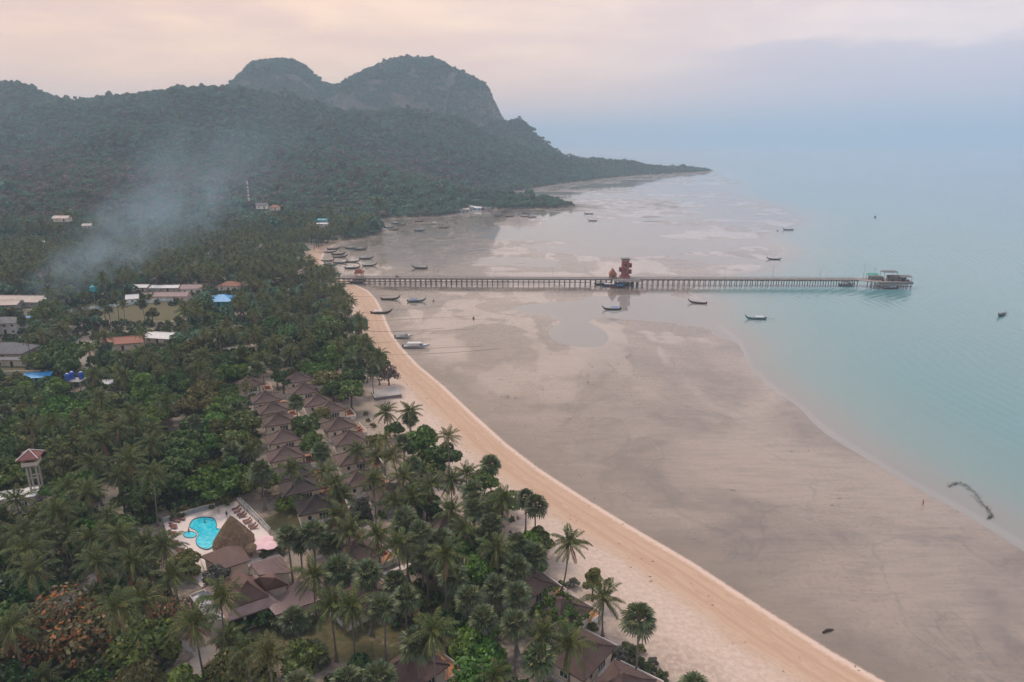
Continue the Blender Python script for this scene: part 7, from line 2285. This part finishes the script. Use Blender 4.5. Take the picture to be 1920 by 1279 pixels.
# ---------- smoke drifting from the village towards the hills
A_ = at_range(62, 556, 405); B_ = at_range(560, 250, 1150)
ax = Vector(B_ - A_); Ls = ax.length
sm_ = bpy.data.materials.new('smoke_volume'); sm_.use_nodes = True
t = NT(sm_.node_tree); nt_clear(sm_.node_tree)
ob = t.n('ShaderNodeTexCoord').outputs['Object']
sp3 = t.n('ShaderNodeSeparateXYZ', i_0=ob)
f = t.math('DIVIDE', sp3.outputs[0], Ls)
# the plume bends and spreads along its way
cy_off = t.math('MULTIPLY', t.math('SUBTRACT', t.noise(t.n('ShaderNodeCombineXYZ', i_0=t.math('MULTIPLY', f, 4.0)).outputs[0], 1.0, 2.0), .5), t.math('MULTIPLY', f, 260.0))
rad = t.math('ADD', 9.0, t.math('MULTIPLY', t.math('POWER', t.math('MAXIMUM', f, 0.0), .85), 120.0))
yy = t.math('DIVIDE', t.math('SUBTRACT', sp3.outputs[1], cy_off), rad); zz = t.math('DIVIDE', sp3.outputs[2], rad)
d2 = t.math('ADD', t.math('MULTIPLY', yy, yy), t.math('MULTIPLY', zz, zz))
fall = t.sstep(d2, 1.0, 0.0)
wv = t.n('ShaderNodeCombineXYZ', i_0=t.math('MULTIPLY', t.math('LOGARITHM', t.math('ADD', f, .03), 2.718), 2.6), i_1=t.math('MULTIPLY', yy, .9), i_2=t.math('MULTIPLY', zz, .9))
nz = t.noise(wv.outputs[0], 1.7, 5.0, .6, .6)
den = t.math('MULTIPLY', fall, t.sstep(nz, .36, .70))
den = t.math('MULTIPLY', den, t.math('DIVIDE', SMOKE_D, t.math('ADD', rad, 4.0)))
den = t.math('MULTIPLY', den, t.math('MULTIPLY', t.sstep(f, -.005, .03), t.sstep(f, .85, .05)))
pv = t.n('ShaderNodeVolumePrincipled', i_Color=(.60, .82, 1.0), i_Anisotropy=.1); t.put(pv.inputs['Density'], den)
out = t.n('ShaderNodeOutputMaterial'); sm_.node_tree.links.new(pv.outputs[0], out.inputs['Volume'])
m = MB(); n = 10
rings = []
for k in range(9):
    ff = -.01 + 1.01 * k / 8; rr = (9 + 125 * max(ff, 0) ** .85) * 1.05 + 110 * max(ff, 0)
    rings.append([(ff * Ls, rr * math.cos(2 * math.pi * j / n), min(rr, 9 + 130 * max(ff, 0) ** .85 + 4) * math.sin(2 * math.pi * j / n)) for j in range(n)])
b0 = len(m.V)
for r_ in rings: m.V += r_
for k in range(8):
    for j in range(n):
        l = (j + 1) % n; m.F.append((k * n + j, (k + 1) * n + j, (k + 1) * n + l, k * n + l)); m.M.append(0)
m.F.append(tuple(range(n))); m.M.append(0); m.F.append(tuple(8 * n + j for j in reversed(range(n)))); m.M.append(0)
so = m.build('smoke', sm_)
import bmesh
bm_ = bmesh.new(); bm_.from_mesh(so.data); bmesh.ops.recalc_face_normals(bm_, faces=bm_.faces); bm_.to_mesh(so.data); bm_.free()
so.location = tuple(A_); so.rotation_euler = ax.to_track_quat('X', 'Z').to_euler()
tag(so, 'thin blue smoke drifting from the village towards the hills', kind='stuff')
HAZE_COL = (0.56, 0.75, 0.93); HAZE_D = 0.00021

# ================================================================== AIR
hm = bpy.data.materials.new('haze_air'); hm.use_nodes = True
t = NT(hm.node_tree); nt_clear(hm.node_tree)
pv = t.n('ShaderNodeVolumePrincipled', i_Color=HAZE_COL, i_Density=HAZE_D, i_Anisotropy=0.2)
out = t.n('ShaderNodeOutputMaterial'); hm.node_tree.links.new(pv.outputs[0], out.inputs['Volume'])
b = MB().box((0, 30000, 206), (150000, 70000, 430))
hz = b.build('haze', hm)
tag(hz, 'thin bluish evening haze over the bay', kind='stuff')
